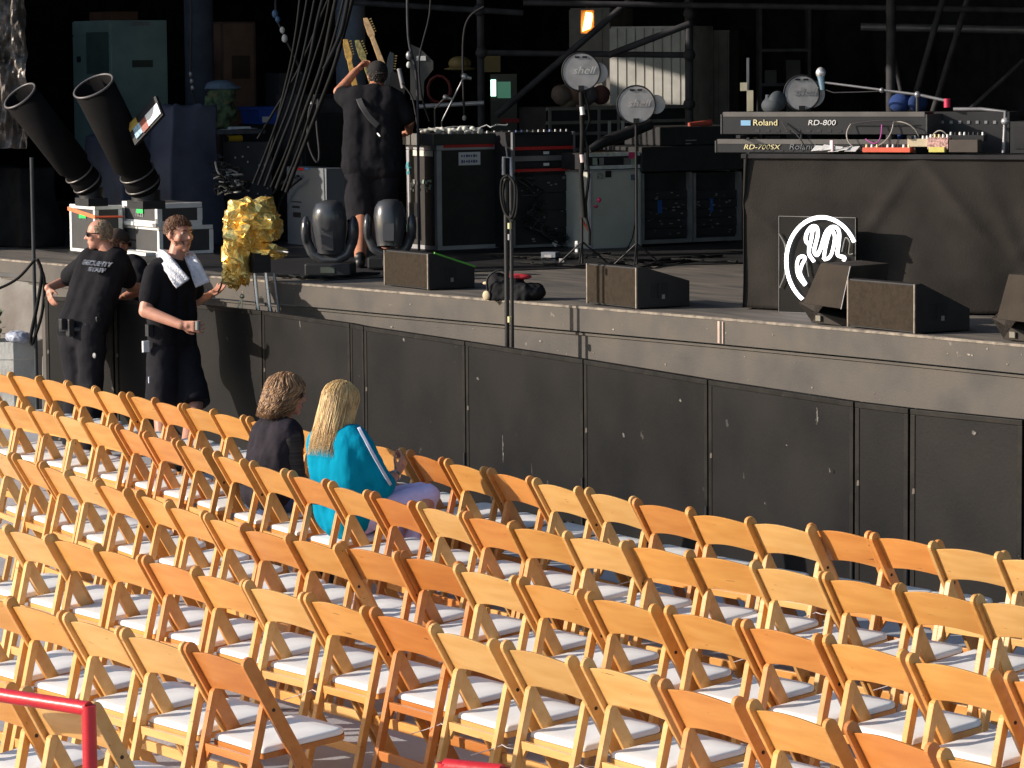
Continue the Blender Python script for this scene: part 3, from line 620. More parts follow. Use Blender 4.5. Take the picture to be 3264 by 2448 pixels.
CB = [mat('grey cable', (0.05, 0.05, 0.055), rough=0.8, spec=0.2), mat('dark cable', (0.018, 0.018, 0.018), rough=0.8, spec=0.15), mat('pale cable', (0.35, 0.33, 0.3)), mat('blue cable', (0.02, 0.06, 0.4)), mat('magenta cable', (0.4, 0.05, 0.3))]
cab = thing('patch_leads', 'looping patch leads hanging between the two keyboards', 'cables', onT(1900, 300), TR)
for i, (u0, v0, u1, v1, um, vm) in enumerate([(1838, 268, 1850, 322, 1815, 300), (1905, 268, 1870, 300, 1905, 330), (1840, 268, 1965, 262, 1900, 256), (1930, 265, 1860, 325, 1925, 318), (1985, 296, 1930, 262, 1975, 262), (2010, 300, 2050, 298, 2030, 265), (1700, 270, 1740, 320, 1730, 296), (1690, 262, 1715, 290, 1696, 282)]):
    a, c, mm = onT(u0, v0, 0.14), onT(u1, v1, 0.12), onT(um, vm, 0.08); P = [a.lerp(mm, t).lerp(mm.lerp(c, t), t) for t in [k/10 for k in range(11)]]
    b = MB(); b.tube(P, 0.0045, 6); b.build('lead', CB[[2, 4, 0, 2, 2, 2, 0, 0][i]], cab)
# vocal microphone on a boom behind the keyboards
ms = thing('microphone_stand', 'boom stand reaching a silver microphone over the keyboards', 'microphone stand', tb+tdir*1.7-tn*0.5, TR)
g = lambda u, v, f=0.45: onT(u, v, f)
b = MB(); j = g(1982, 204); b.tube([g(1780, 178), j], 0.008, 8); b.tube([j, g(2050, 219)], 0.011, 8); b.build('boom', STEEL, ms)
b = MB(); b.tube([V3((j.x, j.y, DZ+0.02)), j], 0.012, 8); b.build('pole', BLACKM, ms); b = MB(); b.cone((j.x, j.y, DZ), (j.x, j.y, DZ+0.025), 0.14, 0.13, 20); b.build('base', BLACKM, ms)
b = MB(); b.ell(j, 0.022); b.ell(g(1905, 195), 0.018); b.build('clutch', STEEL, ms)
b = MB(); b.cone(g(2046, 213), g(2046, 232), 0.022, 0.022, 10); b.build('red_grip', mat('crimson plastic', (0.6, 0.02, 0.08)), ms)
b = MB(); b.tube([g(1778, 192), g(1800, 200), g(1850, 199), g(1900, 197), g(1982, 206)], 0.004, 6); b.build('cable', CB[0], ms)
mc = thing('microphone', 'silver ball-grille microphone clipped to the boom tip', 'microphone', g(1775, 170), TR)
b = MB(); b.ell(g(1773, 157), (0.034, 0.034, 0.038)); b.build('grille', mat('silver mesh', (0.85, 0.85, 0.88), rough=0.3, metal=0.6), mc)
b = MB(); b.cone(g(1773, 164), g(1777, 194), 0.026, 0.016, 12); b.build('handle', mat('blue grey metal', (0.25, 0.38, 0.48), rough=0.35, metal=0.6), mc)

# ---- neon sign
SR = R(26); sb = AZ(1683, 674, DZ); sdir_ = V3((math.cos(SR), math.sin(SR), 0)); sn = V3((math.sin(SR), -math.cos(SR), 0))
SW = 0.66; SH = ZAT(1683, 467, sb)-DZ
sg = thing('neon_sign', 'square black panel with a white neon circle and squiggle, leaning by the draped table', 'neon sign', sb, SR)
M = frame(sb, SR)
SW = 155/(KV(DEP(sb))*math.cos(YAW-SR))
b = MB(M); b.box((0, 0, 0), (SW, 0.03, SH)); b.build('panel', mat('black acrylic', (0.006, 0.006, 0.006), rough=0.5, spec=0.15), sg)
b = MB(M)
for (p, q) in (((0, 0), (SW, 0)), ((SW, 0), (SW, SH)), ((SW, SH), (0, SH)), ((0, SH), (0, 0))): b.tube([(p[0], -0.002, p[1]), (q[0], -0.002, q[1])], 0.0032, 6)
b.build('frame', mat('dim steel trim', (0.16, 0.155, 0.15), rough=0.5), sg)
NE = mat('white neon', (0.9, 0.9, 0.9), emit=(1.0, 0.97, 1.0), estr=2.2); UN = mat('unlit tube', (0.20, 0.20, 0.18), rough=0.3)
def sp(cx, cy): return (SW*(cx-175)/930, -0.02, SH*(1-(cy-160)/1250))
b = MB(M); ring = []
for k in range(0, 33):
    a = R(28+k*(360-118)/32); ring.append((SW*0.585+0.0+SW*0.47*math.cos(a), -0.022, SH*0.535+SH*0.465*math.sin(a)))
b.tube(ring, 0.0135, 8); b.build('neon_circle', NE, sg)
def smooth(pts, n=5):
    out = []
    for i in range(len(pts)-1):
        p0, p1, p2, p3 = [V3(pts[min(max(j, 0), len(pts)-1)]) for j in (i-1, i, i+1, i+2)]
        for k in range(n):
            t = k/n; out.append(0.5*((2*p1)+(p2-p0)*t+(2*p0-5*p1+4*p2-p3)*t*t+(3*p1-p0-3*p2+p3)*t**3))
    return out+[V3(pts[-1])]
b = MB(M)
b.tube(smooth([sp(*q) for q in [(620, 735), (560, 640), (560, 530), (520, 470), (530, 370), (590, 285), (650, 290), (665, 380), (640, 500), (620, 600), (655, 650), (700, 560), (760, 360), (830, 285), (900, 300), (925, 380), (915, 520), (905, 640), (985, 670), (975, 715)]]), 0.0125, 8)
b.tube(smooth([sp(*q) for q in [(560, 560), (590, 420), (600, 340), (630, 300)]]), 0.0125, 8)
b.tube(smooth([sp(*q) for q in [(735, 700), (760, 540), (800, 380), (840, 330), (870, 420), (840, 600), (800, 680), (740, 705)]]), 0.0115, 8)
b.tube(smooth([sp(*q) for q in [(510, 1045), (430, 930), (410, 800), (430, 700), (480, 670), (510, 700), (470, 790), (450, 880), (480, 960), (520, 1030)]]), 0.0115, 8)
b.build('neon_squiggle', NE, sg)
b = MB(M); b.tube(smooth([sp(*q) for q in [(190, 380), (260, 520), (275, 700), (260, 920), (200, 1090)]]), 0.005, 6); b.tube(smooth([sp(*q) for q in [(960, 600), (1000, 420), (1050, 480), (1040, 620), (1090, 620)]]), 0.005, 6); b.tube(smooth([sp(*q) for q in [(530, 740), (545, 850), (560, 930)]]), 0.005, 6)
b.build('unlit_tube', UN, sg)
b = MB(M); b.prism([(0.03, 0.0), (0.20, 0.0), (0.03, SH*0.8)], 'x', SW*0.5-0.01, SW*0.5+0.01); b.build('prop', BLACK, sg)

# ---- bag
bc = AZ(1110, 648, DZ); bag = thing('kit_bag', 'soft black bag with red trim lying on the stage edge', 'bag', bc, R(30)); M = frame(bc, R(35))
b = MB(M); b.box((-0.17, -0.09, 0.0), (0.13, 0.10, 0.12)); b.box((-0.12, -0.06, 0.1), (0.05, 0.08, 0.16)); b.ell((0.14, 0.02, 0.06), (0.10, 0.09, 0.06)); b.ell((-0.12, 0, 0.12), (0.07, 0.09, 0.08)); b.build('shell', mat('black nylon', (0.016, 0.016, 0.018), bump=0.5, bscale=12, rough=0.8, spec=0.2), bag, remesh=0.012, smooth=5, disp=(0.04, 0.07))
b = MB(M); b.ell((0.02, 0.02, 0.165), (0.11, 0.07, 0.022)); b.build('trim', mat('red nylon', (0.5, 0.03, 0.04)), bag)
b = MB(M); b.tube(smooth([(-0.16, -0.08, 0.02), (-0.15, -0.12, 0.16), (-0.06, -0.10, 0.22), (0.0, -0.08, 0.17)]), 0.008, 6); b.build('strap', BLACK, bag)
b = MB(M); b.ell((-0.17, -0.10, 0.035), (0.03, 0.012, 0.035)); b.build('tag', mat('cream leather', (0.75, 0.6, 0.38)), bag); b = MB(M); b.ell((-0.19, -0.06, 0.12), (0.025, 0.012, 0.012)); b.build('tag', mat('cream leather', (0.75, 0.6, 0.38)), bag)

# ---- tall road case and desk
px = boxpx(879, 946, 1078, 315, 543); rc = case('road_case', 'tall black road case with aluminium edges and a white label on its right side', 'road case', px, t=0.045, castors=False)
x0, x1, y0, y1, z0, z1 = px
decal_x(rc, 'red_tape', 957, 1066, 311, 317, x1, REDP, 0.006)
decal_x(rc, 'label', 990, 1037, 329, 356, x1, WHITE); A_, C_ = AX(992, 331, x1), AX(1035, 354, x1); scribble(rc, 'label_print', A_, C_, 'x', x1+0.007, mat('blue ink', (0.1, 0.1, 0.25)), 2, 4)
decal_y(rc, 'paper_label', 892, 936, 324, 338, y0, mat('cream label', (0.85, 0.82, 0.7)))
rs = random.Random(9)
for (u0, u1, v0, v1, cc) in ((877, 893, 347, 380, (0.15, 0.55, 0.65)), (879, 893, 482, 515, (0.15, 0.6, 0.55)), (887, 899, 387, 414, (0.6, 0.62, 0.6)), (903, 907, 388, 412, (0.5, 0.5, 0.5)), (913, 935, 387, 414, (0.5, 0.65, 0.55))):
    b = MB(); mm = mat('sticker %.2f %.2f' % (cc[0], cc[1]), cc, var=0.4, scale=60)
    for k in range(9):
        uu = rs.uniform(u0, u1-4); vv = rs.uniform(v0, v1-5); a, c = AY(uu, vv, y0), AY(uu+rs.uniform(2, 6), vv+rs.uniform(3, 8), y0); b.box((a.x, y0-0.008-k*0.0003, c.z), (c.x, y0-0.005, a.z))
    b.build('sticker', mm, rc)
b = MB(); b.box((x0+0.05, y0-0.012, z0+0.3), (x0+0.2, y0-0.005, z0+0.42)); b.build('handle', BLACKM, rc)
# desk sitting on the case, a bit wider than it
zb = z1+0.008; zt = ZAT(946, 290, (x1, y0)); zt = max(zt, zb+0.06)
dk = thing('mixing_desk', 'flat dark mixing desk resting on the tall road case', 'mixing desk', (x1-0.3, y0+0.3, zb), 0)
b = MB(); b.box((x0-0.06, y0-0.05, zb), (x1+0.02, y1+0.22, zt)); b.build('body', mat('dark grey metal', (0.045, 0.045, 0.042), rough=0.5), dk, bevel=0.004)
b = MB(); b.box((x0-0.075, y0-0.06, zb-0.004), (x1-0.2, y0-0.05, zt+0.004)); b.box((x1-0.15, y0-0.06, zb-0.004), (x1+0.03, y0-0.05, zt+0.004)); b.build('end_panel', mat('beige grey', (0.17, 0.165, 0.15)), dk)
for k in range(11):
    x = x1-0.02; y = y0+(y1+0.2-y0)*k/11; b = MB(); b.cone((x, y, zt), (x, y, zt+0.02), 0.011, 0.009, 8); b.build('knob', WHITE if k % 3 else STEEL, dk)
tw = thing('white_cable', 'knotted white cable and rags heaped on the mixing desk', 'cable', (x1-0.1, y0+0.1, zt), 0)
rs = random.Random(21); b = MB()
for k in range(16):
    q = V3((x1-0.28+0.02*k, y0+0.02+0.028*k, zt+0.02+rs.uniform(0, 0.03))); b.ell(q, (rs.uniform(.015, .035), rs.uniform(.02, .04), rs.uniform(.012, .03)), n=8, m=6)
b.build('rag', mat('white rag', (0.82, 0.82, 0.76)), tw, remesh=0.008, smooth=1)
b = MB(); b.tube(squiggle((x1-0.3, y0-0.03, zt+0.02), (x1-0.01, y1+0.1, zt+0.05), 0.03, 20, 0.03, rs), 0.006, 6); b.build('cable', WHITE, tw)

# ---- rack with red strips
px = boxpx(1100, 1109, 1243, 286, 541); x0, x1, y0, y1, z0, z1 = px
rk = thing('equipment_rack', 'black wheeled equipment rack with red strips and grey drawers, right of the tall road case', 'equipment rack', (x1, y0, z0), 0)
x0 = x1-0.55
b = MB(); b.box((x0, y0, z0+0.02), (x1-0.03, y1, z1)); b.build('cabinet', BLACK, rk)
def rack_front(o, y0, y1, za, zb_, x1, n, seed, dark=BPLAST):
    rs = random.Random(seed); h = (zb_-za)/n
    for k in range(n):
        b = MB(); b.box((x1-0.03, y0+0.025, za+h*k+0.004), (x1-0.012+rs.uniform(-.01, .008), y1-0.025, za+h*(k+1)-0.004)); b.build('rack_unit', dark, o)
    b = MB()
    for k in range(n*5):
        y = rs.uniform(y0+0.04, y1-0.06); z = rs.uniform(za+0.02, zb_-0.02); b.box((x1-0.012, y, z), (x1-0.0005, y+rs.uniform(.008, .03), z+rs.uniform(.004, .014)))
    b.build('switches', STEEL, o)
zz = lambda v: ZAT(1175, v, (x1, (y0+y1)/2))
rack_front(rk, y0, y1, z0+0.03, zz(378), x1, 4, 3)
b = MB()
for y in (y0, y1-0.022): b.box((x1-0.03, y, z0+0.02), (x1+0.002, y+0.022, z1))
b.box((x1-0.03, y0+0.022, z0+0.02), (x1+0.001, y1-0.022, z0+0.045)); b.build('frame', STEEL, rk)
for (va, vb_, m_, nm) in ((316, 323, REDP, 'red_strip'), (364, 370, REDP, 'red_strip'), (324, 335, BLACK, 'drawer'), (336, 347, STEEL, 'drawer'), (349, 361, BLACK, 'drawer'), (292, 315, BPLAST, 'amplifier')):
    b = MB(); b.box((x1-0.028, y0+0.025, zz(vb_)), (x1+(0.006 if nm == 'red_strip' else 0.002), y1-0.025, zz(va))); b.build(nm, m_, rk)
for v in (330, 355): b = MB(); ym = (y0+y1)/2+0.02; b.box((x1+0.003, ym-0.03, zz(v+3)), (x1+0.006, ym+0.03, zz(v-3))); b.build('label', WHITE, rk)
for k in range(10): b = MB(); y = y0+0.05+(y1-y0-0.1)*k/9.5; b.cone((x1-0.02, y, z1), (x1-0.02, y, z1+0.02), 0.009, 0.008, 8); b.build('knob', random.choice([WHITE, ALU, mat('blue knob', (0.3, 0.4, 0.8))]), rk)
b = MB(); yy = AX(1198, 525, x1).y; zc = zz(527); q = 0.035; b.add([(x1+0.01, yy-q, zc), (x1+0.012, yy, zc-q), (x1+0.01, yy+q, zc), (x1+0.012, yy, zc+q)], [(0,1,2,3)]); b.build('paper_note', WHITE, rk, solid=0.002)
tangle('mess of black leads and tie-wraps hanging in front of the rack', [AX(1128, 380, x1+0.04), AX(1160, 450, x1+0.05), AX(1150, 500, x1+0.04), AX(1215, 530, x1+0.05)], [CB[0], CB[1], CB[1]], 0.09, 7, 0.005, 4)
hb = thing('hook_bracket', 'pale metal hook bracket hanging between the road case and the rack', 'bracket', AD(1097, 340, 28.6), 0)
b = MB()
gD = lambda u, v, D=28.6: AD(u, v, D)
b.tube([gD(1088, 378), gD(1088, 340), gD(1105, 340), gD(1105, 382)], 0.018, 6); b.build('bracket', ALU, hb); b = MB(); b.tube([gD(1096, 340), gD(1093, 316)], 0.008, 6); b.build('hanger', STEEL, hb)

# ---- row of cases on the right
px = boxpx(1270, 1276, 1384, 369, 540); x0, x1, y0, y1, z0, z1 = px; x0 = x1-0.5
GREYC = mat('grey green laminate', (0.52, 0.53, 0.46), rough=0.55, var=0.1, scale=2)
gc = case('road_case', 'large plain grey-green laminated case standing under the white-edged case', 'road case', (x0, x1, y0, y1, z0, z1), body=GREYC, edge=ALU, t=0.018)
for (u0, u1, v0, v1, m_) in ((1289, 1305, 373, 387, mat('grey sticker', (0.4, 0.42, 0.36), var=0.3, scale=50)), (1307, 1320, 369, 383, BLACK), (1362, 1374, 377, 389, mat('blue sticker', (0.12, 0.16, 0.25), var=0.3, scale=50))): decal_x(gc, 'sticker', u0, u1, v0, v1, x1, m_)
b = MB(); b.tube([AX(1373, 385, x1+0.02), AX(1373, 480, x1+0.02), AX(1366, 515, x1+0.03), AX(1355, 538, x1+0.04)], 0.006, 6); tag(b.build('power_cable', CB[1]), 'black cable dangling down the grey-green case', 'cable')
zt2 = ZAT(1276, 331, (x1, y0)); y1b = AX(1424, 350, x1).y
wc = thing('flight_case', 'white-edged flight case with black recessed latches on top of the grey-green case', 'flight case', (x1, y0, z1+0.004), 0)
b = MB(); b.box((x0, y0-0.06, z1+0.012), (x1, y1b, zt2)); b.build('body', BLACK, wc)
b = MB(); h_ = zt2-z1-0.012; t_ = h_*0.22
b.box((x1-0.02, y0-0.06, z1+0.012), (x1+0.006, y1b, z1+0.012+t_)); b.box((x1-0.02, y0-0.06, zt2-t_), (x1+0.006, y1b, zt2+0.003)); b.box((x1-0.02, y1b-0.04, z1+0.012+t_), (x1+0.0055, y1b, zt2-t_)); b.box((x1-0.02, y0-0.06, z1+0.012+t_), (x1+0.0055, y0-0.03, zt2-t_)); b.build('edging', mat('scuffed pale aluminium', (0.7, 0.74, 0.72), rough=0.5, metal=0.2, var=0.15, scale=15), wc)
for (u, m_) in ((1297, STEEL), (1354, STEEL), (1287, mat('pale green latch', (0.35, 0.42, 0.35))), (1369, mat('pale green latch', (0.35, 0.42, 0.35)))): decal_x(wc, 'latch', u-7, u+7, 341, 356, x1, m_, 0.001)
decal_x(wc, 'pink_tape', 1357, 1372, 329, 342, x1, PINK, 0.008)
for (u, v, w_, h_, m_, lab) in ((1294, 432, 9, 12, PINK, 'bright pink tape tab stuck beside the grey-green case'), (1287, 446, 6, 6, mat('dark pink tape', (0.55, 0.03, 0.14)), 'darker pink tape tab below the bright one')):
    a = AD(u, v, DEP((x1, y0, 2))-0.1); b = MB(); b.ell(a, (0.022, 0.022, 0.024 if w_ > 7 else 0.014), n=7, m=5); tag(b.build('tape_tab', m_), lab, 'tape')
for (u, v, lab) in ((1268, 494, 'orange tape streak low beside the grey-green case'), (1258, 478, 'small orange tape streak beside the rack')):
    D = DEP((x1, y0, 2))-0.15; b = MB(); b.cone(AD(u-4, v-10, D), AD(u+5, v+8, D), 0.014, 0.01, 6); tag(b.build('tape_streak', ORANGET), lab, 'tape')
# two open racks
ya = y1+0.01; yb = AX(1497, 450, x1).y; yc = AX(1602, 450, x1).y
for (p, q, lab) in ((ya, yb-0.005, 'open rack with grey frame next to the grey-green case'), (yb+0.005, yc, 'open rack half hidden by the table cloth')):
    o = thing('equipment_rack', lab, 'equipment rack', (x1, p, DZ), 0, 'open racks of gear'); zt3 = ZAT(1490, 374, (x1, p))
    b = MB(); b.box((x0, p, DZ+0.03), (x1-0.06, q, zt3)); b.build('cabinet', BLACK, o)
    b = MB()
    b.box((x1-0.06, p, DZ+0.03), (x1, p+0.03, zt3)); b.box((x1-0.06, q-0.03, DZ+0.03), (x1, q, zt3)); b.box((x1-0.06, p+0.03, DZ+0.03), (x1-0.001, q-0.03, DZ+0.065)); b.build('frame', STEEL, o)
    rack_front(o, p+0.01, q-0.01, DZ+0.08, zt3-0.16, x1-0.02, 5, int(p*7), BPLAST)
    b = MB(); b.box((x1-0.05, p+0.2, DZ+0.3), (x1-0.025, p+0.24, DZ+0.42)); b.build('blue_light', mat('blue strip', (0.01, 0.08, 0.3)), o)
am = thing('amplifier', 'wide black padded amplifier cover over the open racks', 'amplifier', (x1, ya, ZAT(1500, 374, (x1, yb))+0.004), 0)
za = ZAT(1490, 374, (x1, ya))+0.012; zb2 = ZAT(1500, 273, (x1, yb)); y2 = AX(1428, 300, x1).y
b = MB(); b.box((x0-0.1, y2, (za+zb2)/2+0.03), (x1-0.02, yc, zb2)); b.box((x0-0.1, ya-0.02, za), (x1+0.03, yc, (za+zb2)/2+0.026)); b.build('cover', mat('black padded cover', (0.018, 0.018, 0.02), rough=0.8, bump=0.3, bscale=14), am, bevel=0.012)
b = MB(); yq = AX(1483, 300, x1).y; b.box((x1-0.018, yq, zb2-0.13), (x1-0.014, yq+0.12, zb2-0.12)); b.box((x1-0.018, yq, zb2-0.16), (x1-0.014, yq+0.06, zb2-0.15)); b.build('badge', STEEL, am)
b = MB(); p_ = AX(1512, 268, x1-0.1); b.cone(p_-V3((0, 0.12, 0.005)), p_+V3((0, 0.12, 0.01)), 0.022, 0.03, 8); tag(b.build('red_cloth', mat('faded red cloth', (0.5, 0.09, 0.06))), 'small folded red cloth on the black padded cover', 'cloth')
# black bent hose in front of them
b = MB(); b.tube([AX(1272, 325, x1+0.1), AX(1300, 308, x1+0.1), AX(1350, 290, x1+0.1), AX(1405, 268, x1+0.1)], [0.03, 0.05, 0.055, 0.05], 12); tag(b.build('rolled_bag', BLACK), 'long black rolled bag lying slantwise above the white-edged case', 'bag')
# long shelf case behind
px = boxpx(1176, 1182, 1500, 232, D=31.5); x0, x1s, y0s, y1s, z0, z1s = px; x0 = x1s-0.5
sc = thing('shelf_case', 'long open black shelf case with dull metal rails at the back of the stage', 'shelf case', (x1s, y0s, DZ), 0)
b = MB(); b.box((x0, y0s, DZ), (x1s-0.02, y1s, z1s)); b.build('body', BLACK, sc)
for v in (232, 262, 286, 320):
    b = MB(); z = ZAT(1300, v, (x1s, (y0s+y1s)/2)); b.box((x1s-0.02, y0s, z-0.018), (x1s+0.004, y1s, z+0.012)); b.build('rail', mat('dull rail', (0.22, 0.21, 0.20), rough=0.5, metal=0.3), sc)
for u in (1184, 1290, 1332, 1395):
    y = AX(u, 250, x1s).y; b = MB(); b.box((x1s+0.004, y, z1s-0.35), (x1s+0.012, y+0.03, z1s)); b.build('upright', mat('dull rail', (0.22, 0.21, 0.20)), sc)
for u in (1313, 1342):
    a = AX(u, 275, x1s+0.02); b = MB(); b.box((a.x, a.y, a.z-0.1), (a.x+0.01, a.y+0.03, a.z+0.06)); b.build('strap', mat('pale strap', (0.5, 0.48, 0.44)), sc)

# ---- clear disc shields
CLR = mat('frosted acrylic', (0.50, 0.50, 0.52), rough=0.35, var=0.12, scale=8, alpha=0.72)
def disc(label, u, v, r, u2, v2, r2, ub, vb, D, ink):
    rz = YAW; c = AD(u, v, D); k = KV(D); base = AZ(ub, vb, DZ) if vb else V3((c.x, c.y, DZ))
    o = thing('disc_stand', label, 'disc stand', (c.x, c.y, DZ), rz, 'clear disc shields on stands'); M = frame(c, rz)
    def dsk(cx, cz, rr, y, nm, mt_):
        b = MB(M); b.cone((cx, y, cz), (cx, y+0.006, cz), rr, rr, 40, smooth=False); return b.build(nm, mt_, o)
    dsk(0, 0, r/k, 0, 'disc', CLR); dx, dz = (u2-u)/k, -(v2-v)/k; dsk(dx, dz, r2/k, 0.02, 'small_disc', CLR)
    b = MB(M); n = 40; b.tube([(r/k*math.cos(2*math.pi*i/n), 0.003, r/k*math.sin(2*math.pi*i/n)) for i in range(n+1)], 0.007, 6, cap=False); b.build('rim', BLACK, o)
    b = MB(M); n = 30; b.tube([(dx+r2/k*math.cos(2*math.pi*i/n), 0.022, dz+r2/k*math.sin(2*math.pi*i/n)) for i in range(n+1)], 0.003, 6, cap=False); b.build('small_rim', STEEL, o)
    b = MB(M); b.box((-0.05, -0.006, r/k*0.72), (-0.012, -0.001, r/k*0.82)); b.box((0.012, -0.006, r/k*0.72), (0.05, -0.001, r/k*0.82)); b.build('slot', BLACK, o)
    text(o, 'shell', 0.085, M @ face_y((0.02, -0.004, 0.01)), ink, shear=0.3, xs=1.2, depth=0.001)
    b = MB(M); b.tube([(0, 0.0, -r/k*0.8), (0, 0.02, -r/k*1.15), (0, 0.02, DZ-c.z+0.02)], 0.011, 8); b.build('pole', BLACKM, o)
    b = MB(M); b.box((-0.022, -0.012, -r/k*0.98), (0.022, 0.02, -r/k*0.72)); b.build('clamp', BLACK, o)
    for a in range(3):
        t = 2*math.pi*a/3+0.4; b = MB(M); b.tube([(0, 0.02, DZ-c.z+0.20), (0.24*math.cos(t), 0.02+0.24*math.sin(t), DZ-c.z+0.01)], 0.008, 6); b.build('leg', BLACKM, o)
    return o
INKW = mat('white script', (0.7, 0.7, 0.7))
disc('clear disc shield on a thick dark pole, left and highest', 1255, 155, 41, 1290, 158, 23, 0, 0, 27.3, INKW)
disc('clear disc shield in front of the ribbed container wall', 1374, 226, 41, 1417, 226, 20, 0, 0, 27.0, mat('pale script', (0.55, 0.5, 0.5)))
disc('dimmer clear disc shield behind the keyboards', 1732, 201, 38, 1752, 203, 30, 0, 0, 25.0, mat('grey script', (0.3, 0.3, 0.3)))
dd = [o for o in COL.objects if o.name.startswith('disc_stand')]
# cable bundle taped along the left disc pole
b = MB(); p = AD(1257, 200, 27.2); P = [AD(1257+rs.uniform(-6, 8), v, 27.15) for v in range(200, 560, 90)]; b.tube(P, 0.020, 8); P = [AD(1268+rs.uniform(-6, 6), v, 27.15) for v in range(200, 545, 30)]; b.tube(P, 0.012, 8)
o = tag(b.build('cable_bundle', CB[1]), 'thick dark cable bundle strapped along the left disc pole', 'cable')
for (v, m_) in ((240, WHITE), (343, mat('pink white tape', (0.8, 0.6, 0.6)))):
    b = MB(); b.cone(AD(1257, v-9, 27.1), AD(1259, v+8, 27.1), 0.02, 0.02, 8); tag(b.build('tape_band', m_), 'pale tape band %s on the left disc pole' % ('high up' if v < 300 else 'halfway up'), 'tape')

# ---- pit pole with cable loops, right in front of the stage
pc = AY(1098, 500, 12.02); pp = thing('microphone_pole', 'tall dark pole with coiled cable at its top, standing in front of the stage', 'pole', (pc.x, pc.y, 0))
for du, r_ in ((-5, 0.017), (6, 0.013)):
    a = AY(1098+du, 400, 12.02); b = MB(); b.tube([(a.x, a.y, 0.03), (a.x, a.y, ZAT(1098, 385, a))], r_, 10); b.build('tube', BLACKM, pp)
b = MB(); b.cone((pc.x, pc.y, 0), (pc.x, pc.y, 0.03), 0.2, 0.18, 20); b.build('base', BLACKM, pp)
b = MB(); L_ = [(1098, 378), (1084, 390), (1083, 430), (1092, 462), (1104, 470), (1112, 445), (1112, 400), (1100, 380)]; b.tube(smooth([AY(u, v, 11.97) for u, v in L_]), 0.009, 8); b.tube(smooth([AY(u+5, v+6, 12.0) for u, v in L_]), 0.008, 8); b.build('cable_loop', CB[1], pp)
for (v, m_) in ((488, mat('pale yellow tape', (0.7, 0.65, 0.35))), (512, STEEL), (690, YEL)):
    a = AY(1101, v, 11.99); b = MB(); b.cone(a-V3((0,0,0.02)), a+V3((0,0,0.02)), 0.015, 0.015, 8); b.build('tape_band', m_, pp)

# ---- ropes and thick columns
def pillar(label, u0, u1, D, mt_):
    p = POS((u0+u1)/2, D); r_ = (u1-u0)/2/KV(D); t = thing('pillar', label, 'pillar', p); b = MB(); b.cone((p.x, p.y, DZ+0.03), (p.x, p.y, 5.95), r_, r_, 28); b.build('shaft', mt_, t)
    b = MB(); b.box((p.x-r_*1.4, p.y-r_*1.4, DZ), (p.x+r_*1.4, p.y+r_*1.4, DZ+0.03)); b.build('base_plate', PIPE, t); return t
COLM = mat('blue grey pillar', (0.16, 0.19, 0.25), rough=0.8, var=0.1, spec=0.2)
pillar('dark slate pillar behind the draped box at left', 402, 465, 33.0, mat('slate pillar', (0.06, 0.07, 0.095), rough=0.9, spec=0.15))
pillar('blue-grey pillar behind the raised guitar necks', 728, 792, 33.5, COLM)
def rope(label, pts, D, r_, mt_, knots=(), name='hanging_rope', group=None, n=4):
    P = smooth([AD(u, v, D) for u, v in pts], n); o = thing(name, label, 'rope', P[-1], 0, group); b = MB(); b.tube(P, r_, 7); b.build('rope', mt_, o)
    for (u, v, kr, km) in knots: b = MB(); b.ell(AD(u, v, D-0.03), (kr, kr, kr*1.3), n=8, m=6); b.build('shackle', km, o)
    return o
RG = mat('dirty rope', (0.04, 0.04, 0.043), rough=0.9, spec=0.1); LW = mat('pale fitting', (0.5, 0.52, 0.5))
rope('blue rope with pale shackles hanging at upper left', [(598, -60), (596, 30), (612, 70), (622, 95), (640, 130), (652, 160)], 30.5, 0.012, RG, [(594, 30, 0.03, mat('blue knot', (0.06, 0.14, 0.28))), (600, 42, 0.025, mat('blue knot', (0.06, 0.14, 0.28))), (610, 65, 0.025, LW), (615, 83, 0.03, LW)])
rope('thin dark rope hanging down in front of the tall road case', [(880, -60), (882, 80), (899, 160), (903, 300), (905, 541)], 28.3, 0.012, PIPE, [(884, 120, 0.03, STEEL), (883, 140, 0.022, LW)])
rope('thin rope dangling above the diamond shaped plate', [(930, -60), (928, 30), (905, 130), (912, 210), (928, 262)], 30.0, 0.009, RG)
rope('dangling line left of the scaffold upright', [(1045, 15), (1012, 40), (1000, 100), (1003, 260)], 31.0, 0.011, RG, [(1003, 255, 0.02, LW)])
rope('chain with a metal hook between the pillars', [(412, -60), (413, 60), (411, 160), (418, 210), (450, 260)], 31.0, 0.011, RG, [(412, 160, 0.02, STEEL), (414, 175, 0.02, STEEL), (416, 190, 0.02, STEEL)])
cbn = 0; rs = random.Random(31)
for (u0, v0, u1, v1, D) in ((690, -40, 560, 400, 29.8), (705, -40, 572, 402, 29.8), (718, -40, 585, 405, 29.9), (735, -40, 596, 408, 29.9), (748, -40, 606, 412, 29.7), (650, -40, 560, 395, 30.2), (757, -40, 700, 150, 29.6), (668, -40, 548, 395, 30.1), (770, -40, 615, 416, 29.8), (725, -40, 553, 300, 30.3)):
    P = [(u0+(u1-u0)*t+rs.uniform(-3, 3)+14*math.sin(t*3.1), v0+(v1-v0)*t) for t in (0, .2, .4, .6, .8, 1)]
    rope('one of the slanting black loom cables at upper left, running down past the raised guitars', P, D, rs.choice([0.012, 0.016, 0.02]), rs.choice([CB[1], CB[1], mat('loom grey', (0.018, 0.019, 0.022), rough=0.85, spec=0.15)]), name='loom_cable', group='slanting loom cables at upper left')
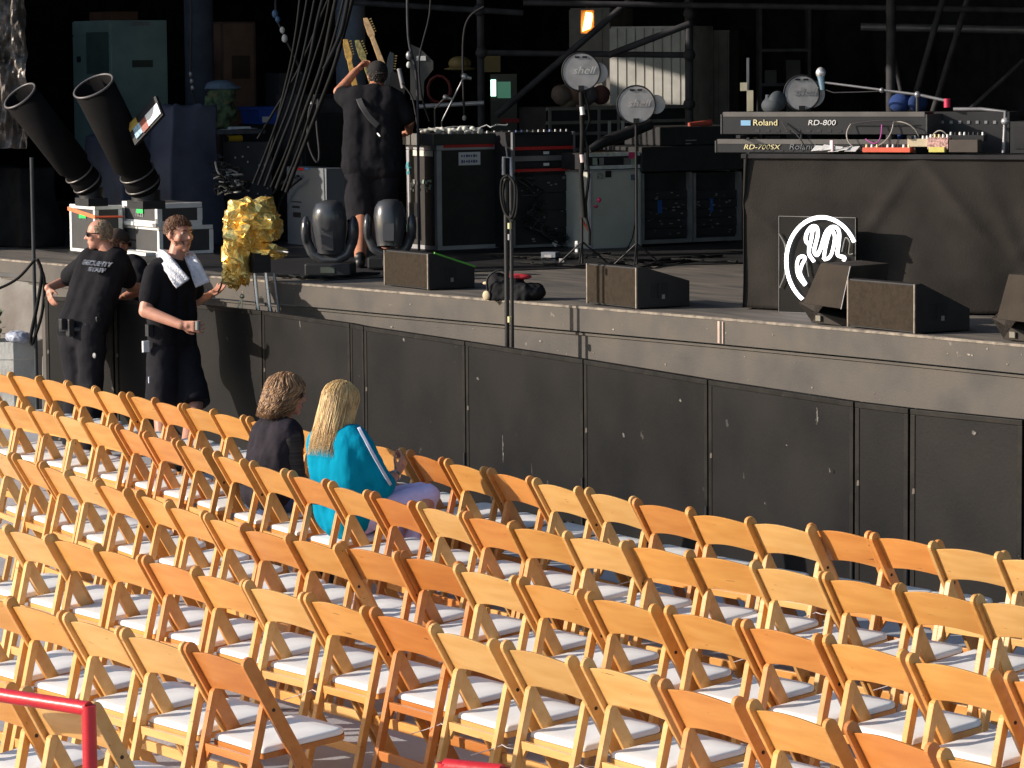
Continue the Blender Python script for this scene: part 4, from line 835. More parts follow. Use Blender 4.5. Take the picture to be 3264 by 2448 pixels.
# ---- scaffolding at the back
def pipe(label, u0, v0, u1, v1, D, r_=0.03, D2=None, mt_=PIPE):
    b = MB(); b.tube([AD(u0, v0, D), AD(u1, v1, D2 or D)], r_, 10); return tag(b.build('scaffold_pipe', mt_), label, 'scaffold pipe', 'scaffold pipes at the back of the stage')
def upright(label, u, vt, D, r_=0.03):
    p = POS(u, D); b = MB(); b.tube([p, (p.x, p.y, 5.9)], r_, 10); o = tag(b.build('scaffold_pipe', PIPE), label, 'scaffold pipe', 'scaffold pipes at the back of the stage'); return o
upright('vertical scaffold pipe left of the glowing green light', 1040, 0, 32.0, 0.035)
upright('vertical scaffold pipe in front of the ribbed container wall', 1489, 0, 32.0, 0.04)
upright('vertical scaffold pipe behind the microphone boom', 1924, 0, 31.0, 0.045)
pipe('horizontal scaffold pipe crossing the ribbed container wall', 1040, 114, 1489, 119, 31.9, 0.03)
pipe('long diagonal scaffold brace running down left past the lamp', 1072, 250, 1385, -20, 31.8, 0.032)
pipe('short diagonal scaffold brace meeting the horizontal pipe', 1315, 119, 1489, 52, 31.7, 0.034)
pipe('topmost horizontal scaffold pipe along the back of the stage', 760, 5, 1130, 28, 32.4, 0.03)
pipe('upper right horizontal scaffold pipe with clamps', 1130, 6, 2230, 22, 31.5, 0.028)
pipe('dark lower horizontal pipe at upper right', 1860, 58, 2260, 66, 33.0, 0.04, mt_=STEEL)
pipe('steep scaffold brace right of the microphone boom', 1962, 260, 2042, -20, 31.0, 0.03)
pipe('second steep scaffold brace, the right one of the pair', 2010, 260, 2096, -20, 31.6, 0.03)
pipe('thin scaffold brace sloping down to the right from the upright', 1925, 90, 1955, 240, 31.2, 0.022)
pipe('faint diagonal pipe at the far right', 2212, 130, 2080, 250, 31.4, 0.022)
pipe('short pale tube lying behind the tech\'s right arm', 905, 230, 1045, 222, 31.5, 0.022, mt_=ALU)
for (u, v) in ((1489, 119), (1489, 225), (1040, 114), (1035, 22), (1924, 20), (1924, 150), (1489, 30)):
    b = MB(); b.ell(AD(u, v, 31.75), 0.06, n=8, m=6); tag(b.build('pipe_clamp', PIPE), 'pipe clamp at the joint of scaffold pipes', 'clamp', 'scaffold clamps')
for (u, v, lab) in ((1268, 48, ''),):
    lp = thing('work_lamp', 'glowing orange work lamp hanging high behind the left disc shield', 'lamp', AD(u, v, 33), YAW); M = frame(AD(u, v, 33), YAW)
    b = MB(M); b.prism([(-0.045, -0.09), (0.035, -0.06), (0.055, 0.05), (0.05, 0.09), (-0.01, 0.10)], 'y', -0.02, 0.03); b.build('glass', mat('lamp glow', (1, 0.7, 0.2), emit=(1.0, 0.62, 0.16), estr=9.0), lp)
    b = MB(M); b.box((-0.06, 0.032, -0.11), (0.07, 0.1, 0.12)); b.build('housing', mat('lamp housing', (0.35, 0.14, 0.04)), lp)
    b = MB(M); b.tube([(0.0, 0.06, 0.14), (0.02, 0.06, 3)], 0.008, 6); b.build('hanger', BLACK, lp)
# ---- container and back-stage cabins
RIB = mat('pale ribbed metal', (0.62, 0.61, 0.57), rough=0.6, var=0.1)
def ribbed(label, u0, u1, vt, D, rz, mt_, name='container_wall', rib=0.09, cat='container'):
    a = POS(u0, D); L = (u1-u0)/(KV(D)*math.cos(YAW-rz)); h = ZAT(u0, vt, a)-DZ; o = thing(name, label, cat, a, rz); M = frame(a, rz); b = MB(M); n = max(1, int(L/rib))
    for k in range(n): x = L*k/n; b.box((x, 0, 0), (x+L/n*0.82, 0.05, h)); b.box((x+L/n*0.82, 0.02, 0), (x+L/n, 0.05, h))
    b.build('ribbed_wall', mt_, o); b = MB(M); b.box((0, 0.05, 0), (L, 0.9, h+0.02)); b.build('body', mt_, o); return o, M, L, h
ribbed('pale ribbed container end behind the second disc shield', 1318, 1489, 62, 34.5, R(40), RIB)
ribbed('brown-grey ribbed cabin wall right of the scaffold upright', 1497, 1574, 70, 35.2, R(48), mat('brown grey ribbed metal', (0.24, 0.22, 0.20)))
ribbed('plain taupe cabin wall behind the glowing lamp', 1231, 1316, 22, 35.6, R(40), mat('taupe panel', (0.22, 0.205, 0.195)), rib=0.6)
sh = POS(1640, 34); o = thing('parts_shelf', 'dark shelving with stacked crates far behind the disc shields', 'shelving', sh, YAW); M = frame(sh, YAW)
for k in range(6): b = MB(M); b.box((0, 0, 0.35*k), (0.52, 0.4, 0.35*k+0.03)); b.build('shelf', PIPE, o)
for x in (0, 0.5): b = MB(M); b.box((x, 0, 0), (x+0.03, 0.4, 2.2)); b.build('post', PIPE, o)
rs = random.Random(8)
for k in range(5):
    for j in range(2): b = MB(M); b.box((0.06+0.22*j, 0.04, 0.35*k+0.03), (0.06+0.22*j+rs.uniform(.12, .18), 0.35, 0.35*k+rs.uniform(.12, .28))); b.build('crate', mat('dark crate', (0.03, 0.03, 0.032), var=0.3), o)
o = thing('label_post', 'thin post carrying two cream cards behind the upper keyboard', 'post', POS(1615, 26), YAW); M = frame(POS(1615, 26), YAW); k = KV(26)
b = MB(M); b.box((-0.006, 0, 0), (0.012, 0.02, ZAT(1615, 125, POS(1615, 26))-DZ)); b.build('post', STEEL, o)
for (u0, u1, v0, v1) in ((1599, 1614, 178, 196), (1614, 1627, 195, 240)):
    a, c = ZAT(1615, v1, POS(1615, 26))-DZ, ZAT(1615, v0, POS(1615, 26))-DZ; b = MB(M); b.box(((u0-1615)/k, -0.012, a), ((u1-1615)/k, -0.004, c)); b.build('card', mat('cream card', (0.72, 0.66, 0.48)), o)
# ---- left wing
GRN = mat('green enamel', (0.30, 0.46, 0.41), rough=0.45, var=0.2, scale=1.5); GRN_SHADED = mat('shaded green enamel', (0.25, 0.37, 0.35), rough=0.5, var=0.15, scale=2)  # one enamel in two tones: body darkened for its shaded side
x0, x1, y0, y1, z0, z1 = boxpx(165, 243, 367, 44, D=34); o = thing('electrical_cabinet', 'tall green electrical cabinet in the left wing', 'cabinet', (x1, y0, z0), 0)
b = MB(); b.box((x0, y0, z0), (x1, y1, z1)); b.build('body', GRN_SHADED, o, bevel=0.01); b = MB(); b.box((x0+0.01, y0-0.012, z0+0.02), (x1-0.01, y0-0.001, z1-0.16)); b.box((x0+0.01, y0-0.012, z1-0.145), (x1-0.01, y0-0.001, z1-0.01)); b.build('door', GRN, o)
b = MB(); b.box((x0+0.12, y0-0.02, z0+1.7), (x0+0.2, y0-0.012, z0+1.76)); b.build('handle', BLACK, o)
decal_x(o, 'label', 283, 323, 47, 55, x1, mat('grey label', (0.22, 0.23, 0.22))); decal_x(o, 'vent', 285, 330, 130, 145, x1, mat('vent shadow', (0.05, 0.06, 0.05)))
decal_y(o, 'warning_plate', 186, 236, 70, 160, y0-0.012, mat('faded green plate', (0.09, 0.15, 0.12)), 0.001)
b = MB(); b.box((x0+0.3, y0+0.05, z1+0.001), (x1+0.02-0.1, y0+0.35, z1+0.09)); tag(b.build('wooden_box', mat('rusty wood', (0.12, 0.05, 0.025))), 'low reddish wooden box on top of the green cabinet', 'box')
BRN = mat('brown board', (0.19, 0.105, 0.075), rough=0.6, var=0.1)
x0, x1, y0, y1, z0, z1 = boxpx(474, 482, 556, 48, D=34.5); x0 = x1-0.5; o = case('upright_case', 'tall plain brown case behind the camouflage bundle', 'case', (x0, x1, y0, y1, z0, z1), body=BRN, edge=mat('brown edge', (0.09, 0.06, 0.05)), t=0.02)
decal_x(o, 'hatch', 500, 540, 120, 170, x1, mat('dark brown hatch', (0.05, 0.03, 0.022)))
# workbench with tools
x0, x1, y0, y1, z0, z1 = boxpx(470, 478, 575, 281, D=32); x0 = x1-0.6; wb = thing('workbench', 'dark workbench carrying a camouflage bundle, papers and tools', 'workbench', (x1, y0, DZ), 0)
b = MB(); b.box((x0, y0, z1-0.04), (x1, y1, z1)); b.build('top', STEEL, wb); zsf = ZAT(480, 337, (x1, y0)); b = MB(); b.box((x0, y0, zsf-0.02), (x1, y1, zsf)); b.build('shelf', STEEL, wb)
for (x, y) in ((x0+0.03, y0+0.03), (x1-0.03, y0+0.03), (x0+0.03, y1-0.03), (x1-0.03, y1-0.03)): b = MB(); b.box((x-0.02, y-0.02, DZ), (x+0.02, y+0.02, z1-0.04)); b.build('leg', BLACKM, wb)
cm_ = AX(476, 225, x1-0.2); CAMO = mat('camouflage cloth', (0.15, 0.21, 0.10), rough=0.9, scale=14, col2=(0.03, 0.045, 0.035), spots=(0.16, 0.16, 0.07), spot_scale=10, spot_t=0.58)
o = thing('camouflage_bundle', 'camouflage pack topped by a blue-grey cap on the workbench', 'pack', (cm_.x, cm_.y, z1+0.003), 0)
b = MB(); q = V3((cm_.x, cm_.y, z1)); b.ell(q+V3((0,0,0.16)), (0.15, 0.17, 0.16)); b.ell(q+V3((0,0.02,0.32)), (0.12, 0.14, 0.12)); b.ell(q+V3((0.05,-0.12,0.2)), (0.08, 0.07, 0.14)); b.build('pack', CAMO, o, remesh=0.015, smooth=2, disp=(0.10, 0.09))
b = MB(); b.ell(q+V3((0,0,0.43)), (0.12, 0.15, 0.05)); b.ell(q+V3((0,0.03,0.40)), (0.14, 0.20, 0.03)); b.build('cap', mat('blue grey cloth', (0.14, 0.20, 0.28)), o, remesh=0.012, smooth=2)
o = thing('papers', 'loose white papers at the end of the workbench', 'paper', (x1-0.1, y1-0.2, z1+0.003), 0)
for k in range(3): b = MB(); b.box((x1-0.25+0.06*k, y1-0.42+0.07*k, z1+0.002+0.004*k), (x1-0.06+0.03*k, y1-0.2+0.06*k, z1+0.005+0.004*k+0.02*(k == 1))); b.build('sheet', WHITE, o)
dq = AX(505, 330, x1-0.03); o = thing('power_drill', 'yellow and black power drill on the workbench shelf', 'drill', (dq.x, dq.y, zsf), 0); YD = mat('yellow plastic', (0.62, 0.36, 0.02), rough=0.45)
b = MB(); q = V3((dq.x, dq.y, zsf)); b.cone(q+V3((0,-0.06,0.16)), q+V3((0,0.08,0.16)), 0.035, 0.04, 12); b.beam(q+V3((0,0.05,0.15)), q+V3((0,0.06,0.03)), 0.04, 0.05, up=(0,1,0)); b.build('body', YD, o); b = MB(); b.cone(q+V3((0,-0.11,0.16)), q+V3((0,-0.06,0.16)), 0.012, 0.025, 10); b.build('chuck', BLACK, o); b = MB(); b.box((q.x-0.04, q.y-0.06, q.z), (q.x+0.04, q.y+0.11, q.z+0.04)); b.build('battery', YD, o)
x0, x1, y0, y1, z0, z1 = boxpx(553, 558, 640, 231, D=33.5); za_ = ZAT(558, 268, (x1, y0)); tubm = mat('blue plastic', (0.02, 0.09, 0.50), rough=0.35)
o = thing('storage_tub', 'bright blue plastic tub on a black crate behind the loom cables', 'tub', (x1, y0, za_), 0); b = MB(); b.prism([(y0+0.03, za_), (y1-0.03, za_), (y1, z1), (y0, z1)], 'x', x1-0.4, x1); b.build('tub', tubm, o); b = MB(); b.box((x1-0.42, y0-0.01, z1-0.03), (x1+0.012, y1+0.01, z1-0.005)); b.build('rim', tubm, o)
decal_x(o, 'label', 566, 581, 252, 264, x1-0.0, WHITE, 0.006)
b = MB(); b.box((x1-0.42, y0, DZ), (x1, y1, za_-0.002)); tag(b.build('crate', BLACK), 'black crate under the blue tub', 'crate')
x0, x1, y0, y1, z0, z1 = boxpx(600, 604, 660, 158, D=34.6); b = MB(); b.box((x1-0.3, y0, DZ), (x1, y1, z1)); tag(b.build('panel_case', mat('slate case', (0.05, 0.058, 0.07))), 'slate grey upright case behind the loom cables', 'case')
# big black speaker behind the tech
px = boxpx(640, 652, 760, 205, D=31.0); x0, x1, y0, y1, z0, z1 = px; o = case('amplifier_cabinet', 'tall black amplifier cabinet behind the man with raised arm', 'amplifier', (x1-0.5, x1, y0, y1, z0, z1), body=BLACK, edge=None)
b = MB(); b.box((x1+0.001, y0+0.03, z0+0.1), (x1+0.012, y1-0.03, z1-0.2)); b.build('grille', mat('black grille', (0.010, 0.010, 0.010), rough=0.9), o); b = MB(); b.box((x1+0.001, y0+0.05, z1-0.17), (x1+0.008, y1-0.05, z1-0.04)); b.build('control_panel', STEEL if False else PIPE, o)
o = thing('cable_coil', 'grey cable looped over the black amplifier cabinet', 'cable', AD(680, 220, 30.2), 0); b = MB(); b.tube(smooth([AD(u, v, 30.2) for u, v in [(680, 205), (668, 240), (665, 300), (675, 335), (686, 350), (690, 330), (684, 260), (688, 215)]]), 0.012, 7); b.build('loop', CB[0], o); b = MB(); b.box(tuple(AD(674, 225, 30.1)-V3((0.02, 0.02, 0))), tuple(AD(674, 208, 30.1)+V3((0.03, 0.03, 0)))); b.build('buckle', ALU, o)
# ---- grey case and moving lights
px = boxpx(620, 707, 745, 364, 536); GB = mat('blue grey paint', (0.165, 0.18, 0.20), rough=0.5, var=0.08, scale=2)
o = case('dimmer_cabinet', 'blue-grey metal cabinet with a red and blue label, left of the moving lights', 'cabinet', px, body=GB, edge=None); x0, x1, y0, y1, z0, z1 = px
decal_y(o, 'red_label', 638, 658, 362, 368, y0, REDP); decal_y(o, 'blue_label', 659, 668, 362, 367, y0, mat('blue label', (0.05, 0.25, 0.6)))
for (u0, u1, v0, v1) in ((630, 652, 434, 438), (632, 648, 444, 450), (634, 650, 458, 470)): decal_y(o, 'slot', u0, u1, v0, v1, y0, BLACK)
b = MB(); b.tube(smooth([AY(u, v, y0-0.05) for u, v in [(645, 380), (610, 395), (585, 425), (570, 445)]]), 0.012, 7); tag(b.build('power_cable', CB[0]), 'grey cable curving off the blue-grey cabinet', 'cable')
b = MB(); b.tube(smooth([AY(u, v, y0-0.08) for u, v in [(650, 386), (622, 410), (605, 440), (600, 470)]]), 0.010, 7); tag(b.build('power_cable', CB[1]), 'second, darker cable curving off the blue-grey cabinet', 'cable')
HEADM = mat('moving light shell', (0.055, 0.058, 0.065), rough=0.28, var=0.05, coat=0.4)
def moving(label, u, vt, vb, ru, lean, rz):
    p = AZ(u, vb, DZ); H = ZAT(u, vt, p)-DZ; s = H/0.66; o = thing('moving_light', label, 'stage light', p, rz, 'moving head lights on the stage'); M = frame(p, rz) @ Matrix.Scale(s, 4)
    b = MB(M); b.box((-0.20, -0.15, 0.02), (0.20, 0.15, 0.13)); b.build('base', BPLAST, o, bevel=0.015)
    b = MB(M)
    P = [(-0.205, 0, 0.46), (-0.20, 0, 0.32), (-0.15, 0, 0.20), (-0.06, 0, 0.155), (0.06, 0, 0.155), (0.15, 0, 0.20), (0.20, 0, 0.32), (0.205, 0, 0.46)]
    for a, c in zip(P, P[1:]): b.beam(a, c, 0.14, 0.05, up=(0,1,0)) if False else b.tube([a, c], 0.045, 8)
    for x in (-0.205, 0.205): b.ell((x, 0, 0.40), (0.045, 0.085, 0.13))
    b.build('yoke', HEADM, o, remesh=0.012, smooth=2)
    b = MB(M); q = V3((0, 0, 0.42)); L = Matrix.Rotation(R(lean), 3, 'X')
    T = Matrix.Translation(q) @ L.to_4x4(); b2 = MB(M @ T)
    prof = [(0.0, 0.24), (0.06, 0.235), (0.11, 0.215), (0.14, 0.16), (0.15, 0.08), (0.148, -0.02), (0.135, -0.10), (0.12, -0.17), (0.118, -0.20)]
    n = 24; vs = []; fs = []
    for r_, z in prof:
        for i in range(n): t = 2*math.pi*i/n; vs.append((r_*math.cos(t), r_*math.sin(t), z))
    for j in range(len(prof)-1):
        for i in range(n): fs.append((j*n+i, j*n+(i+1) % n, (j+1)*n+(i+1) % n, (j+1)*n+i))
    b2.add(vs, fs, True); b2.build('head', HEADM, o)
    b3 = MB(M @ T); b3.cone((0, 0, -0.199), (0, 0, -0.16), 0.117, 0.10, 24); b3.build('lens', mat('dark lens', (0.02, 0.02, 0.025), rough=0.08), o)
    b4 = MB(M @ T); b4.box((-0.05, -0.151, -0.16), (0.05, -0.12, 0.0)); b4.build('vent', mat('grey vent', (0.09, 0.09, 0.1)), o)
    b5 = MB(M); b5.box((-0.06, -0.155, 0.05), (0.06, -0.149, 0.10)); b5.build('display', mat('display', (0.1, 0.12, 0.1)), o)
moving('moving head light left of the man\'s legs, its shell catching the sun', 714, 432, 600, 40, 8, R(52))
moving('moving head light right of the man\'s legs, next to the tall road case', 843, 430, 584, 40, -8, R(56))
# floor cables
rs = random.Random(77)
fc = [((1080, 552), (1180, 560), (1260, 556)), ((1120, 566), (1250, 575), (1390, 566)), ((1290, 556), (1420, 562), (1560, 552)), ((1330, 566), (1450, 560), (1590, 566)), ((600, 596), (700, 600), (820, 590)), ((1300, 548), (1380, 575), (1500, 560))]
for i, tri in enumerate(fc):
    pts = [AZ(u, v, DZ+0.02) for u, v in tri]
    tangle('snaking black cables on the dance floor, heap number %s from the left' % ORD[i] if False else ['black cables on the floor below the equipment rack', 'black cables on the floor left of the grey-green case', 'black cables heaped below the open racks', 'black cables near the foot of the draped table', 'black cables around the feet of the moving lights', 'loop of cables below the grey-green case'][i], pts, [CB[1]], 0.07, 5, 0.007, 40+i, name='floor_cables')
for (u, v, w_, h_, m_, lab) in ((1190, 562, 0.14, 0.07, mat('blue grey box', (0.14, 0.16, 0.2)), 'small blue-grey junction box on the floor in front of the rack'), (1246, 545, 0.03, 0.10, WHITE, 'white tube standing beside the left disc pole'), (1215, 566, 0.05, 0.03, STEEL, 'tiny steel plug box on the floor by the rack')):
    p = AZ(u, v, DZ+0.009); o = thing('junction_box', lab, 'box', p, 0.5); b = MB(frame(p, 0.5)); b.box((-w_/2, -w_/3, 0), (w_/2, w_/3, h_)); b.build('box', m_, o, bevel=0.004); b = MB(frame(p, 0.5)); b.box((-w_/4, -w_/3-0.004, h_*.3), (w_/4, -w_/3, h_*.7)); b.build('plate', STEEL, o)

# ---- cannons and cases at left
def cannon(label, mu, mv, bu, bv, D, r_, sticker=False):
    L = 1.05; m0 = AD(mu, mv, D-0.5); b0 = AD(bu, bv, D+0.05); ax = (m0-b0); L = ax.length; ax.normalize()
    o = thing('confetti_cannon', label, 'cannon', (b0.x, b0.y, b0.z), 0, 'black tube cannons in the left wing'); TB = mat('cannon tube', (0.008, 0.0075, 0.008), rough=0.9, spec=0.12)
    b = MB(); n = 32; a = V3((0,0,1)); x = ax.cross(a).normalized(); y = ax.cross(x); rings = []
    for (t, rr) in ((0.0, r_*0.72), (0.03, r_*0.86), (0.12, r_*0.86), (0.13, r_*0.80), (0.22, r_*0.80), (0.26, r_*0.97), (1.0, r_), (1.0, r_*0.95), (0.5, r_*0.94), (0.45, 0.001)):
        rings.append([b0+ax*(L*t)+x*(rr*math.cos(2*math.pi*i/n))+y*(rr*math.sin(2*math.pi*i/n)) for i in range(n)])
    vs = sum(rings, []); b.add(vs, [(j*n+i, j*n+(i+1) % n, (j+1)*n+(i+1) % n, (j+1)*n+i) for j in range(len(rings)-1) for i in range(n)], True); b.build('tube', TB, o)
    b = MB(); b.tube([b0+ax*L+x*(r_*math.cos(2*math.pi*i/n))+y*(r_*math.sin(2*math.pi*i/n)) for i in range(n+1)], 0.010, 7, cap=False); b.build('rim', mat('grey rim', (0.13, 0.12, 0.12), rough=0.4), o)
    b = MB()
    for t in (0.06, 0.17): b.tube([b0+ax*(L*t)+x*(r_*0.87*math.cos(2*math.pi*i/n))+y*(r_*0.87*math.sin(2*math.pi*i/n)) for i in range(n+1)], 0.008, 6, cap=False)
    b.build('ring', mat('dull ring', (0.16, 0.15, 0.14), rough=0.35, metal=0.4), o)
    # mount down to whatever carries it
    b = MB(); b.tube([b0, b0-V3((0, 0, 0.10))], r_*0.7, 14); b.box((b0.x-r_*0.9, b0.y-r_*0.6, b0.z-0.16), (b0.x+r_*0.9, b0.y+r_*0.6, b0.z-0.09)); b.build('mount', BPLAST, o)
    if sticker:
        q = AD(322, 258, D-0.55); sx = V3((0.93, 0.22, 0.0)).normalized(); sz_ = V3((0.22, -0.93, 0.25)).normalized(); sy = sz_.cross(sx).normalized(); sx = sy.cross(sz_); T = Matrix((sx, sy, sz_)).transposed().to_4x4() @ Matrix.Rotation(R(42), 4, 'Z') @ Matrix.Scale(1.25, 4); T.translation = q
        for (a0, a1, c0, c1, m_) in ((-0.02, 0.115, -0.045, 0.05, WHITE), (-0.085, -0.022, -0.05, 0.045, mat('red brown label', (0.30, 0.08, 0.05))), (-0.16, -0.087, -0.04, 0.05, mat('light blue label', (0.35, 0.55, 0.7), var=0.3, scale=40)), (-0.19, -0.10, 0.052, 0.11, mat('ochre label', (0.5, 0.33, 0.06)))):
            b = MB(T); b.box((a0, c0, -0.004), (a1, c1, 0.004)); b.build('sticker', m_, o)
        b = MB(T); b.box((-0.2, -0.06, -0.03), (0.12, 0.115, -0.006)); b.build('sticker_plate', BLACK, o)
    return o
cannon('black tube cannon at the far left, tilted towards the corner', 43, 207, 197, 405, 29.0, 0.155)
cannon('black tube cannon with a colourful sticker on its barrel', 202, 186, 315, 410, 28.6, 0.178, True)
PWH = mat('white case edging', (0.88, 0.88, 0.86), rough=0.5, var=0.06); GF = mat('charcoal case face', (0.055, 0.055, 0.058), rough=0.6, var=0.1)
def wcase(label, u0, u1, u2, vt, vb=None, D=None, z=DZ, t=0.035):
    px = boxpx(u0, u1, u2, vt, vb, D, z); o = case('flight_case', label, 'flight case', px, body=GF, edge=PWH, t=t, group='white edged flight cases in the left wing'); return o, px
o1, p1 = wcase('white-edged flight case at far left, under the first cannon, with orange tape', 150, 207, 262, 446, 549)
decal_y(o1, 'green_tape', 172, 187, 463, 472, p1[2], GREENT, 0.006); 
a, c = AY(149, 450, p1[2]), AY(208, 469, p1[2]); b = MB(); b.beam((a.x, p1[2]-0.012, a.z), (c.x, p1[2]-0.012, c.z), 0.006, 0.035); b.build('orange_tape', mat('orange red tape', (0.85, 0.22, 0.08)), o1)
b = MB(); a = V3((p1[1]+0.03, p1[2]-0.01, c.z)); b.tube([a, AD(266, 468, DEP(a))], 0.012, 6); b.build('orange_strap', mat('dark orange strap', (0.45, 0.07, 0.02)), o1)
scribble(o1, 'print', AY(172, 470, p1[2]), AY(190, 476, p1[2]), 'y', p1[2]-0.006, STEEL, 1, 3)
o2, p2 = wcase('larger white-edged flight case under the one marked 18:35', 262, 345, 458, 491, 553)
z_ = p2[5]+0.004; px = (p2[0]+0.04, p2[1]-0.01, p2[2]-0.01, p2[3]-0.1, z_, ZAT(342, 441, (p2[1], p2[2]))); o3 = case('flight_case', 'small white-edged flight case marked 18:35 with green tape, on top of another', 'flight case', px, body=GF, edge=PWH, t=0.045, group='white edged flight cases in the left wing')
b = MB(); b.box((px[0]-0.06, px[2]-0.03, z_-0.004), (px[1]+0.03, px[2]+0.02, z_+0.028)); b.build('ledge', PWH, o3)
text(o3, '18:35', 0.075, face_y(((px[0]+px[1])/2, px[2]-0.006, (px[4]+px[5])/2)), mat('grey marking', (0.38, 0.4, 0.38)))
decal_y(o3, 'green_tape', 297, 311, 446, 461, px[2], GREENT, 0.010)
o4 = thing('lower_ledge', 'white plank lying under the stacked flight cases', 'plank', (p2[1], p2[2], DZ), 0); b = MB(); b.box((p2[0]+0.2, p2[2]-0.16, DZ), (p2[1]+0.05, p2[2]-0.06, DZ+0.035)); b.build('plank', PWH, o4)
# navy drape over a tall box
def lump(label, pts, D, mt_, name='draped_box', dep=0.35, cat='drape'):
    rs = random.Random(len(label)); c = POS(pts[0][0], D); o = thing(name, label, cat, c, 0); b = MB()
    for (u, v, ru, rv) in pts:
        q = AD(u, v, D); k = KV(D); b.ell(q, (ru/k*0.8+0.1, dep, rv/k))
    b.build('cloth', mt_, o, remesh=0.03, smooth=4, disp=(0.12, 0.25)); return o
NAVY = mat('navy drape', (0.070, 0.078, 0.112), rough=0.9, var=0.15, scale=3, bump=0.8, bscale=4, spec=0.15)
def drape_box(label, u0, u1, u2, vt, D, seed, mt_=None):
    x0, x1, y0, y1, z0, z1 = boxpx(u0, u1, u2, vt, D=D); o = thing('draped_box', label, 'draped box', (x1, y0, DZ), 0); rs = random.Random(seed); ph = [rs.uniform(0, 6) for _ in range(6)]
    per = [(x0, y1), (x0, y0), (x1, y0), (x1, y1)]; Ls = [math.dist(per[i], per[i+1]) for i in range(3)]; T_ = sum(Ls)
    def fn(s, t):
        d = s*T_; i = 0
        while i < 2 and d > Ls[i]: d -= Ls[i]; i += 1
        f = d/Ls[i]; x = per[i][0]+(per[i+1][0]-per[i][0])*f; y = per[i][1]+(per[i+1][1]-per[i][1])*f
        if t > 0.8: k = (t-0.8)/0.2; cx, cy = (x0+x1)/2, (y0+y1)/2; x += (cx-x)*k*0.9; y += (cy-y)*k*0.9; z = z1+0.03*math.sin(k*2+ph[0])-0.05*(1-k)*abs(math.sin(s*14+ph[1]))
        else:
            dn = 1-t/0.8; w_ = 0.05*dn*math.sin(s*T_*11+ph[2])+0.03*math.sin(s*T_*5+t*4+ph[3])*dn+0.02*math.sin(t*9+s*6)+0.10*dn
            nx, ny = (y-(y0+y1)/2, 0); dx, dy = x-(x0+x1)/2, y-(y0+y1)/2; l = math.hypot(dx, dy); x += dx/l*w_; y += dy/l*w_; z = DZ+0.01+(z1-DZ)*t/0.8
        return V3((x, y, z))
    b = MB(); b.sheet(fn, 90, 40); b.build('cloth', mt_ or NAVY, o, solid=0.01); return o
drape_box('tall box draped in dark navy cloth right of the stickered cannon', 340, 372, 468, 232, 30.5, 3)
drape_box('low box under crumpled navy cloth behind the cannon bases', 190, 262, 352, 300, 30.6, 8)
NAVY2 = mat('black drape', (0.016, 0.017, 0.019), rough=0.95, var=0.2, bump=0.6, bscale=5, spec=0.1)
drape_box('dark draped speaker at the far left of the wing', -40, 40, 118, 366, 30.6, 5, NAVY2)
# bits behind tripod
tangle('jumble of pale leads on the floor behind the gold foil tripod', [AD(478, 372, 28.6), AD(500, 400, 28.5), AD(520, 420, 28.5), AD(470, 420, 28.6)], [CB[0], CB[2], CB[1], CB[1]], 0.10, 8, 0.008, 14)
o = thing('lead_rack', 'dim rack of small parts under the workbench', 'rack', AD(520, 380, 30.5), 0); M = frame(POS(482, 31), YAW); b = MB(M); b.box((0, 0, 0), (0.45, 0.3, 0.95)); b.build('body', BLACK, o); rs = random.Random(2); b = MB(M)
for k in range(26): x, z = rs.uniform(0.02, .42), rs.uniform(0.05, .9); b.box((x, -0.01, z), (x+rs.uniform(.008, .02), -0.001, z+rs.uniform(.008, .02)))
b.build('parts', STEEL, o)
# ---- diamond plate, red coil, yellow helmet, lit box
dp = thing('diamond_plate', 'dark grey diamond shaped plate with a white sticker, hanging from a rope', 'sign', AD(908, 155, 30.4), YAW); M = frame(AD(908, 155, 30.4), YAW); k = KV(30.4)
b = MB(M); b.prism([(x/k, -y/k) for x, y in ((-22, -60), (0, -50), (28, -22), (28, -5), (8, 20), (6, 62), (-22, 60))], 'y', 0, 0.03); b.build('plate', mat('dull grey plate', (0.075, 0.075, 0.078)), dp); b = MB(M); b.box((-8/k, -0.006, 24/k), (12/k, -0.001, 34/k)); b.build('sticker', mat('bright white sticker', (0.9, 0.92, 0.9)), dp)
ym = AD(993, 137, 31.5); o = thing('cap', 'mustard yellow hat hanging beside the scaffold', 'hat', ym, 0); HM = mat('mustard cloth', (0.16, 0.12, 0.04)); b = MB(); b.ell(ym, (0.11, 0.11, 0.07)); b.build('crown', HM, o); b = MB(); b.ell(ym-V3((0,0,0.05)), (0.15, 0.15, 0.02)); b.build('brim', HM, o)
b = MB(); q = AD(948, 192, 32); P = [q+RT*(0.11*math.cos(t*0.6))+UP*(0.13*math.sin(t*0.6))+FW*(0.004*t) for t in range(44)]; b.tube(P, 0.014, 7); tag(b.build('cable_coil', mat('red cable', (0.13, 0.012, 0.012))), 'dim red cable coil hanging behind the mixing desk', 'cable')
o = thing('lit_unit', 'olive box with a bright green-white screen behind the scaffold', 'equipment box', POS(1075, 32.6), YAW); M = frame(POS(1060, 32.6), YAW); k = KV(32.6); zt_ = ZAT(1075, 160, POS(1075, 32.6))-DZ
